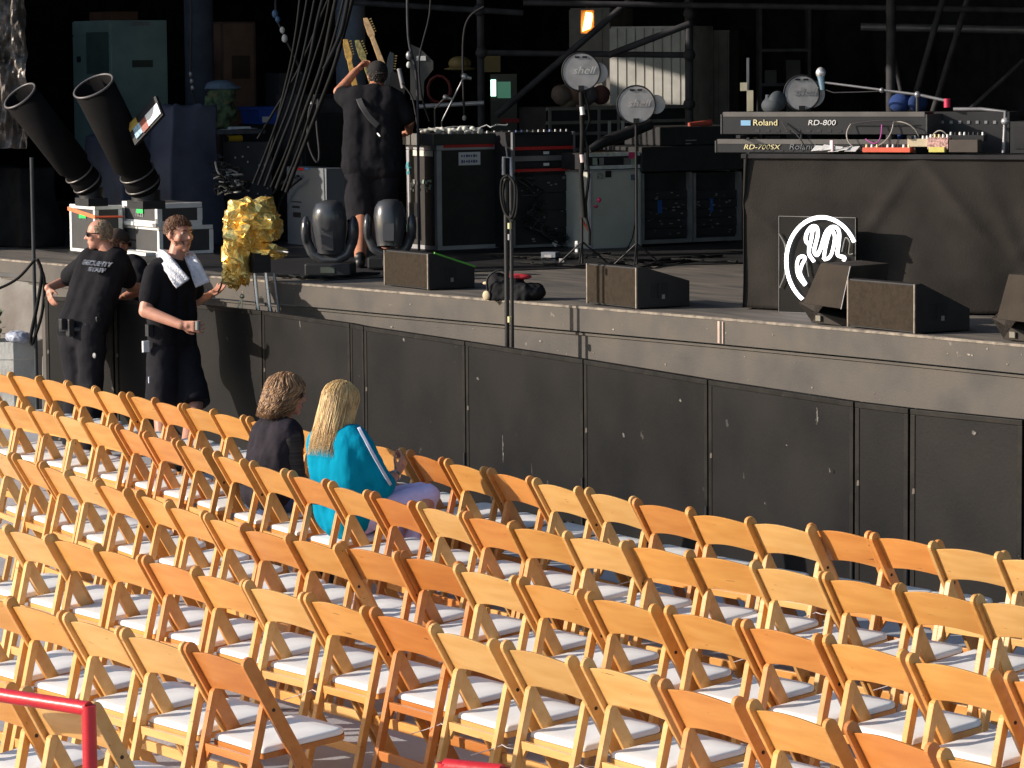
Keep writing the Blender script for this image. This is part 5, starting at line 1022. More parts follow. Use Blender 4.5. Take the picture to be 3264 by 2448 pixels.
b = MB(M); b.box((0, 0, 0), (0.26, 0.3, zt_)); b.build('body', mat('olive box', (0.06, 0.062, 0.045)), o); b = MB(M); zz_ = ZAT(1065, 192, POS(1065, 32.6))-DZ; b.box((0.005, -0.008, zz_-0.07), (0.055, -0.001, zz_+0.09)); b.build('screen', mat('green white screen', (0.6, 0.9, 0.8), emit=(0.6, 1.0, 0.85), estr=2.5), o); b = MB(M); b.box((0.07, -0.008, zz_-0.09), (0.20, -0.001, zz_+0.07)); b.build('panel', mat('dim green panel', (0.08, 0.14, 0.10), emit=(0.1, 0.3, 0.2), estr=0.3), o)
b = MB(M); b.box((0.10, -0.02, zz_-0.33), (0.36, 0.0, zz_-0.29)); b.build('red_bar', mat('dim red bar', (0.35, 0.02, 0.02)), o)
b = MB(M); b.box((-0.06, 0.0, zt_+0.02), (0.10, 0.2, zt_+0.22)); tag(b.build('yellow_box', mat('ochre box', (0.16, 0.11, 0.03))), 'ochre box on top of the olive one behind the scaffold', 'box')
# mic stand between desk and scaffold
def bmic(label, b0, j0, tip, D, headr=0.03):
    p = POS(b0[0], D); o = thing('microphone_stand', label, 'microphone stand', p); j = AD(j0[0], j0[1], D); b = MB(); b.tube([p+V3((0,0,0.02)), V3((p.x, p.y, j.z))], 0.011, 8); b.build('pole', BLACKM, o)
    b = MB(); b.tube([V3((p.x, p.y, j.z)), AD(tip[0], tip[1], D-0.1)], 0.009, 8); b.build('boom', STEEL, o); b = MB(); q = AD(tip[0], tip[1], D-0.1); b.ell(q, headr); b.cone(q, q+V3((0.02, 0.06, -0.02)), headr*0.8, headr*0.5, 8); b.build('microphone', mat('silver mesh', (0.85, 0.85, 0.88)), o); b = MB(); b.cone(p, p+V3((0,0,0.02)), 0.13, 0.12, 18); b.build('base', BLACKM, o)
bmic('boom microphone stand leaning over the mixing desk', (955, 280), (938, 262), (1003, 165), 30.6)
bmic('short microphone stand with a grip ring behind the mixing desk', (940, 280), (940, 235), (962, 210), 30.9, 0.025)
# figures and teddy-like clutter behind left disc
o = thing('cloth_heap', 'heap of brown and tan cloths on the back shelf behind the left disc', 'cloth', AX(1250, 215, x1s), 0)
rs = random.Random(6)
for (u, v, r_, cc) in ((1215, 205, 0.10, (0.11, 0.085, 0.07)), (1240, 200, 0.12, (0.16, 0.09, 0.06)), (1268, 205, 0.10, (0.10, 0.09, 0.10)), (1297, 205, 0.09, (0.13, 0.05, 0.045)), (1228, 222, 0.08, (0.13, 0.11, 0.07))):
    q = AX(u, v, x1s-0.15); q.z = max(q.z, z1s+r_*0.7); b = MB(); b.ell(q, (r_, r_*1.1, r_)); b.build('cloth', mat('cloth %d' % u, cc, rough=0.9, bump=0.8, bscale=10), o, disp=(0.03, 0.06))
# right side gear
o = thing('instrument_stand', 'dark stand with a grey bracket at the right edge behind the effects boxes', 'stand', onT(2170, 330, 0.3), TR)
b = MB(); b.tube([onT(2168, 330, 0.3), onT(2172, 240, 0.3), onT(2120, 236, 0.3), onT(2060, 236, 0.3)], 0.014, 8); b.build('arm', STEEL, o); b = MB(); b.ell(onT(2172, 262, 0.28), (0.03, 0.03, 0.025)); b.build('knob', ALU, o)
q = onT(2182, 331, 0.25); b = MB(frame(q, TR)); b.box((0, 0, 0), (0.4, 0.3, ZAT(2190, 262, q)-q.z)); o = thing('speaker_box', 'dark grey box at the right edge of the draped table', 'box', q, TR); b.build('body', BPLAST, o); b = MB(frame(q, TR)); b.box((0.03, -0.008, 0.03), (0.37, -0.001, 0.18)); b.build('grille', BLACK, o)
q = onT(1962, 331, 0.5); b = MB(frame(q, TR)); b.box((0.0, 0, 0), (0.7, 0.25, 0.28)); o = thing('synthesizer', 'black synthesizer unit standing behind the effects boxes', 'synthesizer', q, TR); b.build('body', BPLAST, o); b = MB(frame(q, TR))
for k in range(10): b.box((0.05+0.06*k, -0.006, 0.2), (0.07+0.06*k, -0.001, 0.22))
b.build('switches', STEEL, o)
for (u, lab, cc) in ((1945, 'bright blue round cushion behind the keyboards', (0.02, 0.08, 0.35)), (1983, 'smaller blue cloth beside the round blue one', (0.015, 0.06, 0.25))):
    q = onT(u, 222, 0.7); b = MB(); b.ell(q, (0.085 if u < 1960 else 0.045, 0.08, 0.065)); b.tube([q, V3((q.x, q.y, TZ))], 0.02, 6); tag(b.build('blue_cushion', mat('blue cloth %d' % u, tuple(x*0.45 for x in cc), rough=0.9, bump=0.6, bscale=10)), lab, 'cushion')
q = onT(1672, 240, 0.6); b = MB(); b.ell(onT(1668, 228, 0.6), (0.085, 0.07, 0.06)); b.ell(onT(1680, 218, 0.6), (0.05, 0.07, 0.07)); b.tube([onT(1655, 240, 0.6), onT(1660, 205, 0.6)], 0.02, 8); tag(b.build('grey_hood', mat('slate hood', (0.05, 0.06, 0.07), rough=0.8)), 'slate grey hooded unit left of the dim disc shield', 'equipment')

# ---- gold foil wrapped camera on a tripod
GOLD = mat('gold foil', (1.0, 0.78, 0.28), rough=0.24, metal=0.60, var=0.18, scale=9, col2=(1.0, 0.56, 0.09), bump=0.7, bscale=30)
TDp = 25.75; q0 = AD(565, 560, TDp); fb = thing('foil_wrapped_tripod', 'camera wrapped in crumpled gold foil on a chrome tripod behind the barrier', 'camera tripod', (q0.x, q0.y, 0), 0)
def foil(name, pts, seed, n=24, m=17, amp=0.26):
    rs = random.Random(seed); b = MB()
    from mathutils import noise
    k = KV(TDp); jit = [rs.uniform(-.42, .42) for _ in range(97)]
    for (u, v, ru, rv, rd) in pts:
        c = AD(u, v, TDp); vs = []
        for j in range(m+1):
            ph = math.pi*j/m
            for i in range(n):
                jj = 0.0 if j in (0, m) else 1.0; th = 2*math.pi*(i+jj*jit[(j*n+i) % 97])/n; ph_ = math.pi*(j+jj*jit[(j*n*3+i*7) % 97])/m; d = V3((math.sin(ph_)*math.cos(th), math.sin(ph_)*math.sin(th), math.cos(ph_)))
                w_ = 1+amp*(noise.noise(d*2.0+V3((seed, 0, u)))*1.5+abs(noise.noise(d*4+V3((seed, u, 0))))*1.6+rs.uniform(-.16, .16))
                p = RT*(d.x*ru/k)+UP*(d.z*rv/k)+FW*(d.y*rd); vs.append(c+p*w_)
        b.add(vs, [(j*n+i, (j+1)*n+i, (j+1)*n+(i+1) % n, j*n+(i+1) % n) for j in range(m) for i in range(n)], False)
    return b.build(name, GOLD, fb)
foil('foil_wrap', [(542, 468, 50, 38, 0.20), (566, 488, 42, 34, 0.17), (524, 505, 36, 46, 0.18)], 3)
foil('foil_skirt', [(514, 552, 29, 50, 0.14), (505, 588, 24, 32, 0.10), (528, 576, 16, 36, 0.09)], 5, 17, 13)
foil('foil_tail', [(575, 540, 34, 16, 0.12), (597, 548, 20, 12, 0.08)], 8, 13, 9)
b = MB(); b.tube([AD(600, 542, TDp-0.1), AD(623, 545, TDp-0.2)], 0.008, 6); b.build('pan_handle', ALU, fb)
b = MB(); a, c = AD(552, 588, TDp), AD(592, 545, TDp); b.box((min(a.x, c.x)-0.04, a.y-0.06, a.z), (max(a.x, c.x)+0.04, a.y+0.08, c.z)); b.build('tripod_head', BPLAST, fb)
for (u0, v0, u1, v1, r_, m_) in ((549, 586, 557, 668, 0.017, CHROME), (574, 586, 583, 672, 0.017, CHROME), (592, 590, 603, 676, 0.012, STEEL)):
    a, c = AD(u0, v0, TDp), AD(u1, v1, TDp+0.02); d = (c-a); c2 = a+d*((a.z-0.01)/(a.z-c.z)); b = MB(); b.tube([a, c2], r_, 10); b.build('leg', m_, fb)
b = MB(); a = AD(523, 640, TDp-0.05); b.tube([a, AD(512, 668, TDp-0.05)], 0.007, 6); b.tube([a, AD(522, 668, TDp-0.05)], 0.007, 6); b.ell(a, 0.02); b.build('strap_clip', mat('brass clip', (0.8, 0.72, 0.5), metal=0.6, rough=0.3), fb)
b = MB(); b.tube([AD(483, 600, TDp-0.05), AD(476, 622, TDp-0.05), AD(470, 632, TDp-0.05)], 0.008, 6); b.build('dangling_cord', mat('dark cord', (0.1, 0.08, 0.06)), fb)

# ---- left edge: foil sheet, wall, planter, poles
SHM = mat('crumpled silver plastic', (0.30, 0.26, 0.23), rough=0.4, metal=0.15, var=0.35, scale=5, bump=1.0, bscale=5)
from mathutils import noise as NZ
DS = 30.0
def fs_(s, t):
    u = -1100+1157*s+(4*math.sin(t*9)); v = -240+560*(1-t) ; a = AD(u, v, DS); return a+FW*(0.22*NZ.noise(V3((s*38, t*9, 1)))+0.12*NZ.noise(V3((s*120, t*26, 5))))  # most of its width is unseen at left, added to shade the wing
b = MB(); b.sheet(fs_, 420, 90, smooth=False); tag(b.build('plastic_sheet', SHM, solid=0.004), 'crumpled silvery plastic sheet wrapping the side of the stage at the upper left edge', 'plastic sheet')
WALL = mat('grey concrete wall', (0.22, 0.21, 0.195), rough=0.85, var=0.15, scale=2, bump=0.2, bscale=30, col2=(0.12, 0.10, 0.085))
w0 = AD(-80, 600, 29.5); w1 = AD(88, 600, 28.6); wl = thing('retaining_wall', 'low grey concrete wall at the left end of the stage', 'wall', (w0.x, w0.y, 0)); zt_ = ZAT(50, 596, w1)
b = MB(); b.prism([(w0.x, w0.y), (w1.x, w1.y), (w1.x-0.2, w1.y+0.5), (w0.x-0.2, w0.y+0.5)], 'z', 0, zt_-0.04); b.build('body', WALL, wl); b = MB(); b.prism([(w0.x, w0.y-0.02), (w1.x+0.02, w1.y-0.02), (w1.x-0.2, w1.y+0.5), (w0.x-0.2, w0.y+0.5)], 'z', zt_-0.036, zt_); b.build('coping', mat('dark coping', (0.06, 0.06, 0.06)), wl)
PL = mat('pale concrete', (0.60, 0.59, 0.55), rough=0.8, var=0.12, scale=4, bump=0.2, bscale=40)
pq = AD(22, 740, 28.0); zt_ = ZAT(40, 737, pq); pl = thing('planter', 'pale octagonal concrete planter at the left edge', 'planter', (pq.x, pq.y, 0)); R0 = 70/KV(28)
def octa(r_, z, n=8): return [(pq.x+r_*math.cos(2*math.pi*(i+0.6)/n), pq.y+r_*math.sin(2*math.pi*(i+0.6)/n), z) for i in range(n)]
b = MB(); rg = [octa(R0*0.93, 0), octa(R0*0.97, zt_-0.16), octa(R0*0.97, zt_-0.15), octa(R0, zt_-0.14), octa(R0, zt_), octa(R0*0.86, zt_), octa(R0*0.82, zt_-0.12)]; vs = sum(rg, [])
b.add(vs, [(j*8+i, j*8+(i+1) % 8, (j+1)*8+(i+1) % 8, (j+1)*8+i) for j in range(6) for i in range(8)]); b.build('bowl', PL, pl); b = MB(); b.add(octa(R0*0.84, zt_-0.1), [tuple(range(8))]); b.build('soil', mat('soil', (0.07, 0.05, 0.035)), pl)
o = thing('plastic_bag', 'crumpled pale blue plastic bag lying in the planter', 'bag', (pq.x+0.1, pq.y, zt_-0.09), 0); b = MB(); b.ell(AD(38, 727, 27.8), (0.14, 0.1, 0.05)); b.ell(AD(50, 731, 27.8), (0.07, 0.08, 0.04)); b.build('bag', mat('pale blue plastic', (0.42, 0.45, 0.55), rough=0.3), o, disp=(0.04, 0.05), remesh=0.012)
LEAF = mat('dark leaf', (0.05, 0.09, 0.03), rough=0.5); b = MB(); rs = random.Random(4)
for k in range(60):
    a = AD(-8+rs.uniform(-14, 10), 690+rs.uniform(-16, 40), 28); d = V3((rs.uniform(-1, 1), rs.uniform(-1, 1), rs.uniform(-.3, 1))).normalized()*0.07; s_ = d.cross(V3((0.3, 0.2, 1))).normalized()*0.02; b.add([a, a+d*0.5+s_, a+d, a+d*0.5-s_], [(0,1,2,3)])
o = thing('shrub', 'small dark green shrub at the left edge above the planter', 'shrub', (pq.x-0.3, pq.y, zt_), 0); b.build('foliage', LEAF, o); b = MB(); b.tube([(pq.x-0.33, pq.y, zt_-0.1), AD(-8, 700, 28)], 0.012, 6); b.build('stem', mat('bark', (0.05, 0.035, 0.02)), o)
po = AD(74, 600, 27.7); o = thing('pole', 'thin grey pole wrapped in cables beside the planter', 'pole', (po.x, po.y, 0)); b = MB(); b.tube([(po.x, po.y, 0), (po.x, po.y, ZAT(74, 340, po))], 0.016, 10); b.build('tube', mat('grey pole', (0.06, 0.065, 0.07), rough=0.8, spec=0.2), o)
for (pts_, r_) in (([(80, 560), (90, 590), (82, 650), (66, 730), (72, 745)], 0.016), ([(86, 575), (96, 610), (90, 680), (70, 742)], 0.014), ([(76, 560), (40, 600), (0, 622), (-20, 624)], 0.012)):
    b = MB(); b.tube(smooth([AD(u, v, 27.6) for u, v in pts_]), r_, 7); b.build('cable', CB[1], o)
# ================================================================= PEOPLE
def hand(b, wrist, tip_dir, palm_n, s=1.0, curl=0.5, thumb=1, spread=0.10):
    # palm_n: direction the palm faces; thumb: +1 / -1 picks the side
    wrist = V3(wrist); d = V3(tip_dir).normalized(); n = V3(palm_n); n = (n-d*n.dot(d)).normalized(); x = d.cross(n).normalized()*thumb
    pl = 0.090*s
    for t in (-0.028, -0.010, 0.010, 0.028): b.cap(wrist+x*(t*0.55*s), wrist+d*pl+x*(t*s), 0.0135*s, 0.0115*s, 8)
    b.ell(wrist+d*pl*0.45+n*0.006*s, (0.030*s, 0.030*s, 0.024*s), n=10, m=7)
    for i, (t, L) in enumerate(((0.030, 0.072), (0.010, 0.080), (-0.010, 0.074), (-0.029, 0.058))):
        p = wrist+d*pl+x*(t*s); dd = (d+x*(t*spread/0.03)).normalized(); a = 0.25+0.9*curl*(0.8+0.12*i)
        for k, f in enumerate((0.45, 0.32, 0.23)):
            ang = a*(0.5+0.75*k) if k else a*0.6
            v = (dd*math.cos(ang)+n*math.sin(ang)); q = p+v*(L*f*s); b.cap(p, q, (0.0092-0.0009*k)*s, (0.0084-0.0009*k)*s, 7); p = q
    p = wrist+d*0.022*s+x*0.022*s; q = p+(d*0.75+x*0.75+n*0.45).normalized()*0.042*s; b.cap(p, q, 0.013*s, 0.0105*s, 8); r_ = q+(d*1.0+x*0.25+n*0.5).normalized()*0.032*s; b.cap(q, r_, 0.0102*s, 0.0085*s, 8)
def head_axes(fwd, up=(0,0,1)):
    F = V3(fwd).normalized(); U = V3(up); U = (U-F*U.dot(F)).normalized(); X = F.cross(U).normalized(); return F, U, X
def head(b, c, fwd, H, up=(0,0,1)):
    F, U, X = head_axes(fwd, up); Rm = Matrix((X, F, U)).transposed(); P = lambda x, f, u: c+(X*x+F*f+U*u)*H
    E = lambda x, f, u, rx, rf, ru: b.ell(P(x, f, u), (rx*H, rf*H, ru*H), Rm, 16, 12)
    E(0, -0.03, 0.13, .315, .395, .36); E(0, 0.10, -0.05, .265, .29, .33); E(0, 0.14, -0.24, .215, .235, .20); E(0, 0.27, -0.38, .10, .10, .085)
    E(0, 0.335, 0.10, .20, .05, .04); E(0, 0.33, 0.0, .10, .075, .09)
    b.cap(P(0, .37, .05), P(0, .455, -.085), 0.028*H, 0.050*H, 8); E(.045, .40, -.10, .038, .04, .03); E(-.045, .40, -.10, .038, .04, .03)
    E(0, .365, -.215, .085, .045, .022); E(0, .355, -.255, .075, .045, .026)
    for s in (-1, 1): E(s*.19, .24, -.07, .09, .09, .10); E(s*.315, -.02, -.01, .035, .075, .12)
    return P, F, U, X, Rm
def face_parts(root, P, F, U, X, Rm, H, eyes=True, lip=(0.45, 0.16, 0.13)):
    if eyes:
        for s in (-1, 1):
            b = MB(); b.ell(P(s*.135, .315, .055), (0.048*H, .04*H, .028*H), Rm, 10, 8); b.build('eye', mat('eye white', (0.6, 0.55, 0.5)), root)
            b = MB(); b.ell(P(s*.135, .348, .055), (0.022*H, .014*H, .022*H), Rm, 8, 6); b.build('iris', mat('iris', (0.03, 0.02, 0.015)), root)
            b = MB(); b.tube([P(s*.06, .375, .115), P(s*.14, .375, .135), P(s*.22, .33, .11)], 0.014*H, 6); b.build('eyebrow', mat('brow', (0.12, 0.06, 0.03)), root)
    b = MB(); b.ell(P(0, .392, -.235), (.07*H, .02*H, .014*H), Rm, 10, 6); b.build('mouth', mat('lips %.2f' % lip[0], lip), root)
def sunglasses(root, P, F, U, X, Rm, H):
    b = MB()
    for s in (-1, 1):
        b.ell(P(s*.15, .385, .045), (0.125*H, .035*H, .085*H), Rm, 12, 8); b.tube([P(s*.26, .36, .07), P(s*.33, .15, .07), P(s*.335, -.02, .04)], 0.018*H, 6)
    b.tube([P(-.05, .42, .06), P(.05, .42, .06)], 0.015*H, 6); b.build('sunglasses', mat('dark lenses', (0.012, 0.010, 0.010), rough=0.12), root)
def tufts(root, name, mt_, P, Rm, H, n, seed, test, r=0.026, L=0.11, lift=0.0, curl=0.0, down=0.35, back=0.25, F=None, U=None, scale=1.0):
    # short hair: many small overlapping locks over the scalp
    rs = random.Random(seed); b = MB(); k = 0; X = F.cross(U)
    while k < n:
        th = rs.uniform(0, 2*math.pi); z = rs.uniform(-0.75, 1); ph = math.acos(z); x, f, u = math.sin(ph)*math.cos(th), math.sin(ph)*math.sin(th), z
        if not test(x, f, u): continue
        k += 1
        p = P(x*.325*scale, -0.03+f*.405*scale, 0.13+u*.375*scale); nrm = (X*x+F*f+U*u).normalized(); t = (-U*down-F*back+V3((rs.uniform(-.4, .4), rs.uniform(-.4, .4), rs.uniform(-.4, .4)))); t = (t-nrm*t.dot(nrm)*0.8+nrm*lift).normalized()
        b.tube([p-nrm*0.01*H, p+t*L*0.5*H+nrm*0.012*H, p+t*L*H], [r*H, r*0.9*H, r*0.25*H], 5)
    return b.build(name, mt_, root)
def cap_skull(b, P, Rm, H, s=1.0):
    b.ell(P(0, -0.04, 0.135), (.325*H*s, .405*H*s, .37*H*s), Rm, 20, 14)

def torso(b, sl, sr, hl, hr, neck, rs_=0.085, rh=0.115, depth=0.0, belly=0.0, fwd=None):
    sl, sr, hl, hr, neck = map(V3, (sl, sr, hl, hr, neck)); cs = (sl+sr)/2; ch = (hl+hr)/2
    il = cs.lerp(sl, 0.62); ir = cs.lerp(sr, 0.62)
    b.cap(il, hl, rs_*1.25, rh, 14); b.cap(ir, hr, rs_*1.25, rh, 14); b.cap(cs, ch, rs_*1.35, rh*1.05, 14)
    b.cap(sl, il, rs_*0.75, rs_*1.05, 12); b.cap(sr, ir, rs_*0.75, rs_*1.05, 12); b.cap(cs, neck, rs_*0.95, rs_*0.72, 12); b.cap(hl, hr, rh, rh, 12)
    if belly and fwd: b.ell(cs.lerp(ch, 0.65)+V3(fwd).normalized()*belly, 0.14, n=12, m=9)
def arm(b, s, e, w, k=1.0, r=(0.052, 0.043, 0.030)): b.cap(s, e, r[0]*k, r[1]*k); b.cap(e, w, r[1]*k, r[2]*k); 
def leg(b, h, kn, an, k=1.0, foot=None, r=(0.092, 0.060, 0.042)):
    b.cap(h, kn, r[0]*k, r[1]*k); b.cap(kn, V3(kn).lerp(V3(an), 0.3), r[1]*k*0.95, r[1]*k*0.98); b.cap(V3(kn).lerp(V3(an), 0.3), an, r[1]*k*0.96, r[2]*k)
def person(label, loc): return thing('person', label, 'person', loc, 0)
def shoe(root, an, d, mt_, L=0.27, sock=None):
    an = V3(an); d = V3(d); d.z = 0; d.normalize(); g = V3((an.x, an.y, an.z-0.07)); b = MB(); b.cap(g-d*0.05+V3((0,0,0.03)), g+d*(L-0.11)+V3((0,0,0.012)), 0.045, 0.036, 10); b.cap(g+d*0.02+V3((0,0,0.05)), an, 0.045, 0.05, 10); b.build('shoe', mt_, root, remesh=0.012, smooth=2)
HAIRG = mat('grey blond hair', (0.36, 0.27, 0.18), rough=0.55, var=0.3, scale=60); HAIRB = mat('auburn brown hair', (0.17, 0.075, 0.035), rough=0.5, var=0.3, scale=60)
SHOE = mat('black shoe', (0.02, 0.02, 0.02), rough=0.4)
up_ = V3((0, 0, 1))

# --- man with white towel
DC = 25.1; j = lambda u, v, dd=0.0: AD(u, v, DC+dd)
ft = j(385, 1003); gz = 0.0; kC = KV(DC)
ft = AZ(385, 1000, 0.0); DC = DEP(ft)
pc_ = person('man in black with a white towel round his neck, looking right at the barrier', ft)
hc = j(386, 507, 0.02); HH = 0.285; fC = (RT*0.74-FW*0.66-up_*0.06)
b = MB(); P, F, U, X, Rm = head(b, hc, fC, HH)
sR, sL = j(334, 588, -0.13), j(408, 584, 0.20); hR, hL = j(352, 738, -0.07), j(392, 738, 0.10); nk = j(376, 562, 0.03)
b.cap(nk+V3((0,0,-.03)), hc+V3((0,0,-0.07)), 0.066, 0.06)
torso(b, sL, sR, hL, hR, nk-V3((0,0,.02)), 0.078, 0.10)
eR, wR = j(314, 672, -0.22), j(392, 702, -0.36); arm(b, sR, eR, wR, 1.22)
hand(b, wR, j(425, 706, -0.40)-wR, V3((0,0,0.15))+FW*0.8, 1.15, 0.50, thumb=-1, spread=0.2)
eL, wL = j(424, 650, 0.30), j(450, 640, 0.42); arm(b, sL, eL, wL, 1.05)
hand(b, wL, j(478, 622, 0.50)-wL, V3((0,0,1))*0.8-FW*0.4, 1.05, 0.25, thumb=1)
zk = 0.50; kR, aR = j(348, 868, -0.14), AZ(352, 985, 0.085); kL, aL = j(424, 862, -0.06), AZ(398, 996, 0.085)
leg(b, hR-V3((0,0,.04)), kR, aR, 1.08); leg(b, hL-V3((0,0,.04)), kL, aL, 1.08)
b.build('body', SKIN, pc_, remesh=0.0075, smooth=2)
for a in (aR, aL): shoe(pc_, a, RT, SHOE)
for a, kn in ((aR, kR), (aL, kL)): b = MB(); b.cap(a, a.lerp(kn, 0.25), 0.05, 0.054); b.build('sock', mat('grey sock', (0.14, 0.13, 0.13)), pc_)
face_parts(pc_, P, F, U, X, Rm, HH)
tufts(pc_, 'hair', HAIRB, P, Rm, HH, 1500, 5, lambda x, f, u: u > 0.30 or (f < 0.35 and u > -0.30) or (f < 0.55 and u > 0.05 and abs(x) > .6), r=0.0135, L=0.065, lift=0.22, down=0.1, back=0.5, F=F, U=U, scale=0.985)
tufts(pc_, 'beard', mat('brown stubble', (0.24, 0.11, 0.07), var=0.3, scale=80), lambda x, f, u, PP=P: PP(x*0.80, f*0.80+0.11, u*0.72-0.20), Rm, HH, 420, 9, lambda x, f, u: f > 0.0 and u < -0.12 and not (f > 0.8 and u > -.45), r=0.0055, L=0.016, lift=0.1, down=0.8, back=0.0, F=F, U=U)
b = MB(); torso(b, sL, sR, hL, hR, nk-V3((0,0,.055)), 0.092, 0.118); b.cap(sR, sR.lerp(eR, 0.66), 0.078, 0.082, 14); b.cap(sL, sL.lerp(eL, 0.66), 0.078, 0.082, 14)
b.cap(hL+V3((0,0,-.02)), hR+V3((0,0,-.02)), 0.125, 0.125); b.build('tshirt', TEE, pc_, remesh=0.014, smooth=5, disp=(0.03, 0.16))
b = MB(); b.cap(hL+V3((0,0,-.06)), hR+V3((0,0,-.06)), 0.125, 0.125)
for h_, kn, an in ((hR, kR, aR), (hL, kL, aL)): e_ = kn.lerp(an, 0.10); b.cone(h_+V3((0,0,-.05)), e_, 0.125, 0.125, 20); b.cap(h_+V3((0,0,-.05)), h_+V3((0,0,-.12)), 0.125, 0.125)
b.build('shorts', TROU, pc_, remesh=0.014, smooth=5, disp=(0.03, 0.17))
TOW = mat('white towel', (0.80, 0.80, 0.86), rough=0.95, var=0.06, bump=0.6, bscale=60)
def strip(pts, w_, nrm, rip=0.010):
    P_ = smooth(pts, 6); b = MB(); vs = []; fs = []
    for i, p in enumerate(P_):
        d = (P_[min(i+1, len(P_)-1)]-P_[max(i-1, 0)]).normalized(); n_ = V3(nrm[min(int(i/len(P_)*len(nrm)), len(nrm)-1)]); n_ = (n_-d*n_.dot(d)).normalized(); x = d.cross(n_)
        ww = w_ if not isinstance(w_, list) else w_[0]+(w_[1]-w_[0])*i/len(P_)
        for k in range(7): t = k/6*2-1; vs.append(p+x*(ww*t/2)+n_*(rip*math.sin(k*2.1+i*0.5)))
    for i in range(len(P_)-1):
        for k in range(6): fs.append((i*7+k, i*7+k+1, (i+1)*7+k+1, (i+1)*7+k))
    b.add(vs, fs, True); return b
b = strip([j(420, 614, -0.02), j(408, 592, -0.02), j(398, 566, 0.05), j(384, 549, 0.16), j(366, 546, 0.14), j(352, 552, 0.0), j(352, 560, -0.12), j(372, 585, -0.20), j(392, 612, -0.22)][::-1], [0.11, 0.11], [-FW, -FW, -FW+up_, up_, -up_*0+FW+up_, FW, -FW]); 
b = strip([j(344, 552, 0.04), j(352, 556, -0.12), j(374, 584, -0.21), j(395, 613, -0.23)], [0.08, 0.125], [-RT, -FW-RT*.4, -FW, -FW]); b.build('towel_end', TOW, pc_, solid=0.014)
b = strip([j(404, 548, 0.10), j(412, 558, 0.02), j(424, 582, -0.02), j(438, 615, -0.03)], [0.07, 0.12], [-FW+up_, -FW, -FW, -FW]); b.build('towel_end', TOW, pc_, solid=0.014)
b = MB(); b.tube(smooth([j(346, 553, 0.02), j(352, 548, 0.12), j(372, 549, 0.19), j(394, 548, 0.17), j(406, 550, 0.08)]), 0.032, 10); b.build('towel_roll', TOW, pc_)
b = MB(); q = wR+(j(432, 704, -0.40)-wR).normalized()*0.13; b.cone(q-V3((0,0,.03)), q+V3((0,0,.035)), 0.018, 0.018, 10); tag(b.build('small_can', mat('grey plastic can', (0.35, 0.37, 0.36), rough=0.3)), 'small grey can held in the towel man\'s right hand', 'can')
b = MB(); q = j(325, 712, -0.17); b.box((q.x-0.03, q.y-0.03, q.z-0.05), (q.x+0.025, q.y+0.01, q.z+0.04)); b.build('belt_radio', BPLAST, pc_); b = MB(); q = j(321, 746, -0.18); b.box((q.x-0.012, q.y-0.05, q.z-0.05), (q.x+0.012, q.y+0.0, q.z+0.035)); b.build('belt_tag', WHITE, pc_)
b = MB(); q = j(326, 825, -0.19); b.box((q.x-0.006, q.y-0.02, q.z-0.04), (q.x+0.006, q.y+0.0, q.z+0.04)); b.build('pocket_clip', mat('pale blue clip', (0.6, 0.6, 0.75)), pc_)

# --- guard leaning on the barrier
DA = 26.5; g0 = AZ(185, 968, 0.0); DA = DEP(g0); j = lambda u, v, dd=0.0: AD(u, v, DA+dd)
pa = person('grey haired man in black leaning on the barrier, looking left in sunglasses', g0)
hc = j(214, 507, -0.02); HH = 0.245; fA = (-RT*0.97-FW*0.12-up_*0.08)
b = MB(); P, F, U, X, Rm = head(b, hc, fA, HH)
nk = j(236, 547, 0.0); sL, sR = j(186, 563, 0.10), j(262, 568, -0.02); hL, hR = j(156, 712, 0.02), j(198, 712, -0.12)
b.cap(nk, hc-U*0.09-F*0.03, 0.062, 0.058); torso(b, sL, sR, hL, hR, nk, 0.085, 0.11)
eL, wL = j(142, 607, 0.36), j(104, 622, 0.16); arm(b, sL, eL, wL, 1.05); hand(b, wL, j(112, 655, 0.12)-wL, RT*0.7+FW*0.5, 1.05, 0.35, thumb=1)
eR, wR = j(282, 620, 0.25), j(322, 622, 0.42); arm(b, sR, eR, wR, 1.05); hand(b, wR, j(345, 628, 0.45)-wR, -up_, 1.0, 0.3, thumb=-1)
kL, aL = j(166, 838, -0.02), AZ(158, 952, 0.085); kR, aR = j(196, 840, -0.12), AZ(192, 965, 0.085); leg(b, hL-V3((0,0,.04)), kL, aL, 1.1); leg(b, hR-V3((0,0,.04)), kR, aR, 1.1)
b.build('body', SKIN, pa, remesh=0.0075, smooth=2)
for a in (aL, aR): shoe(pa, a, FW-RT*0.2, SHOE)
face_parts(pa, P, F, U, X, Rm, HH, eyes=False); sunglasses(pa, P, F, U, X, Rm, HH)
tufts(pa, 'hair', HAIRG, P, Rm, HH, 1100, 15, lambda x, f, u: (f < 0.12 and u > -0.62 and (u < 0.93)) or (abs(x) > 0.75 and f < 0.4 and -0.1 < u < 0.5), r=0.014, L=0.10, lift=0.08, down=0.7, back=0.2, F=F, U=U)
b = MB(); torso(b, sL, sR, hL, hR, nk-V3((0,0,.04)), 0.098, 0.128); b.cap(sL, sL.lerp(eL, 0.80), 0.080, 0.080, 14); b.cap(sR, sR.lerp(eR, 0.66), 0.080, 0.080, 14); b.build('tshirt', TEE, pa, remesh=0.014, smooth=5, disp=(0.03, 0.16))
b = MB(); b.cap(hL+V3((0,0,-.06)), hR+V3((0,0,-.06)), 0.128, 0.128)
for h_, kn, an in ((hL, kL, aL), (hR, kR, aR)): b.cap(h_, kn, 0.125, 0.098, 16); b.cap(kn, an+V3((0,0,.0)), 0.098, 0.085, 16)
b.build('trousers', TROU, pa, remesh=0.014, smooth=5, disp=(0.035, 0.17))
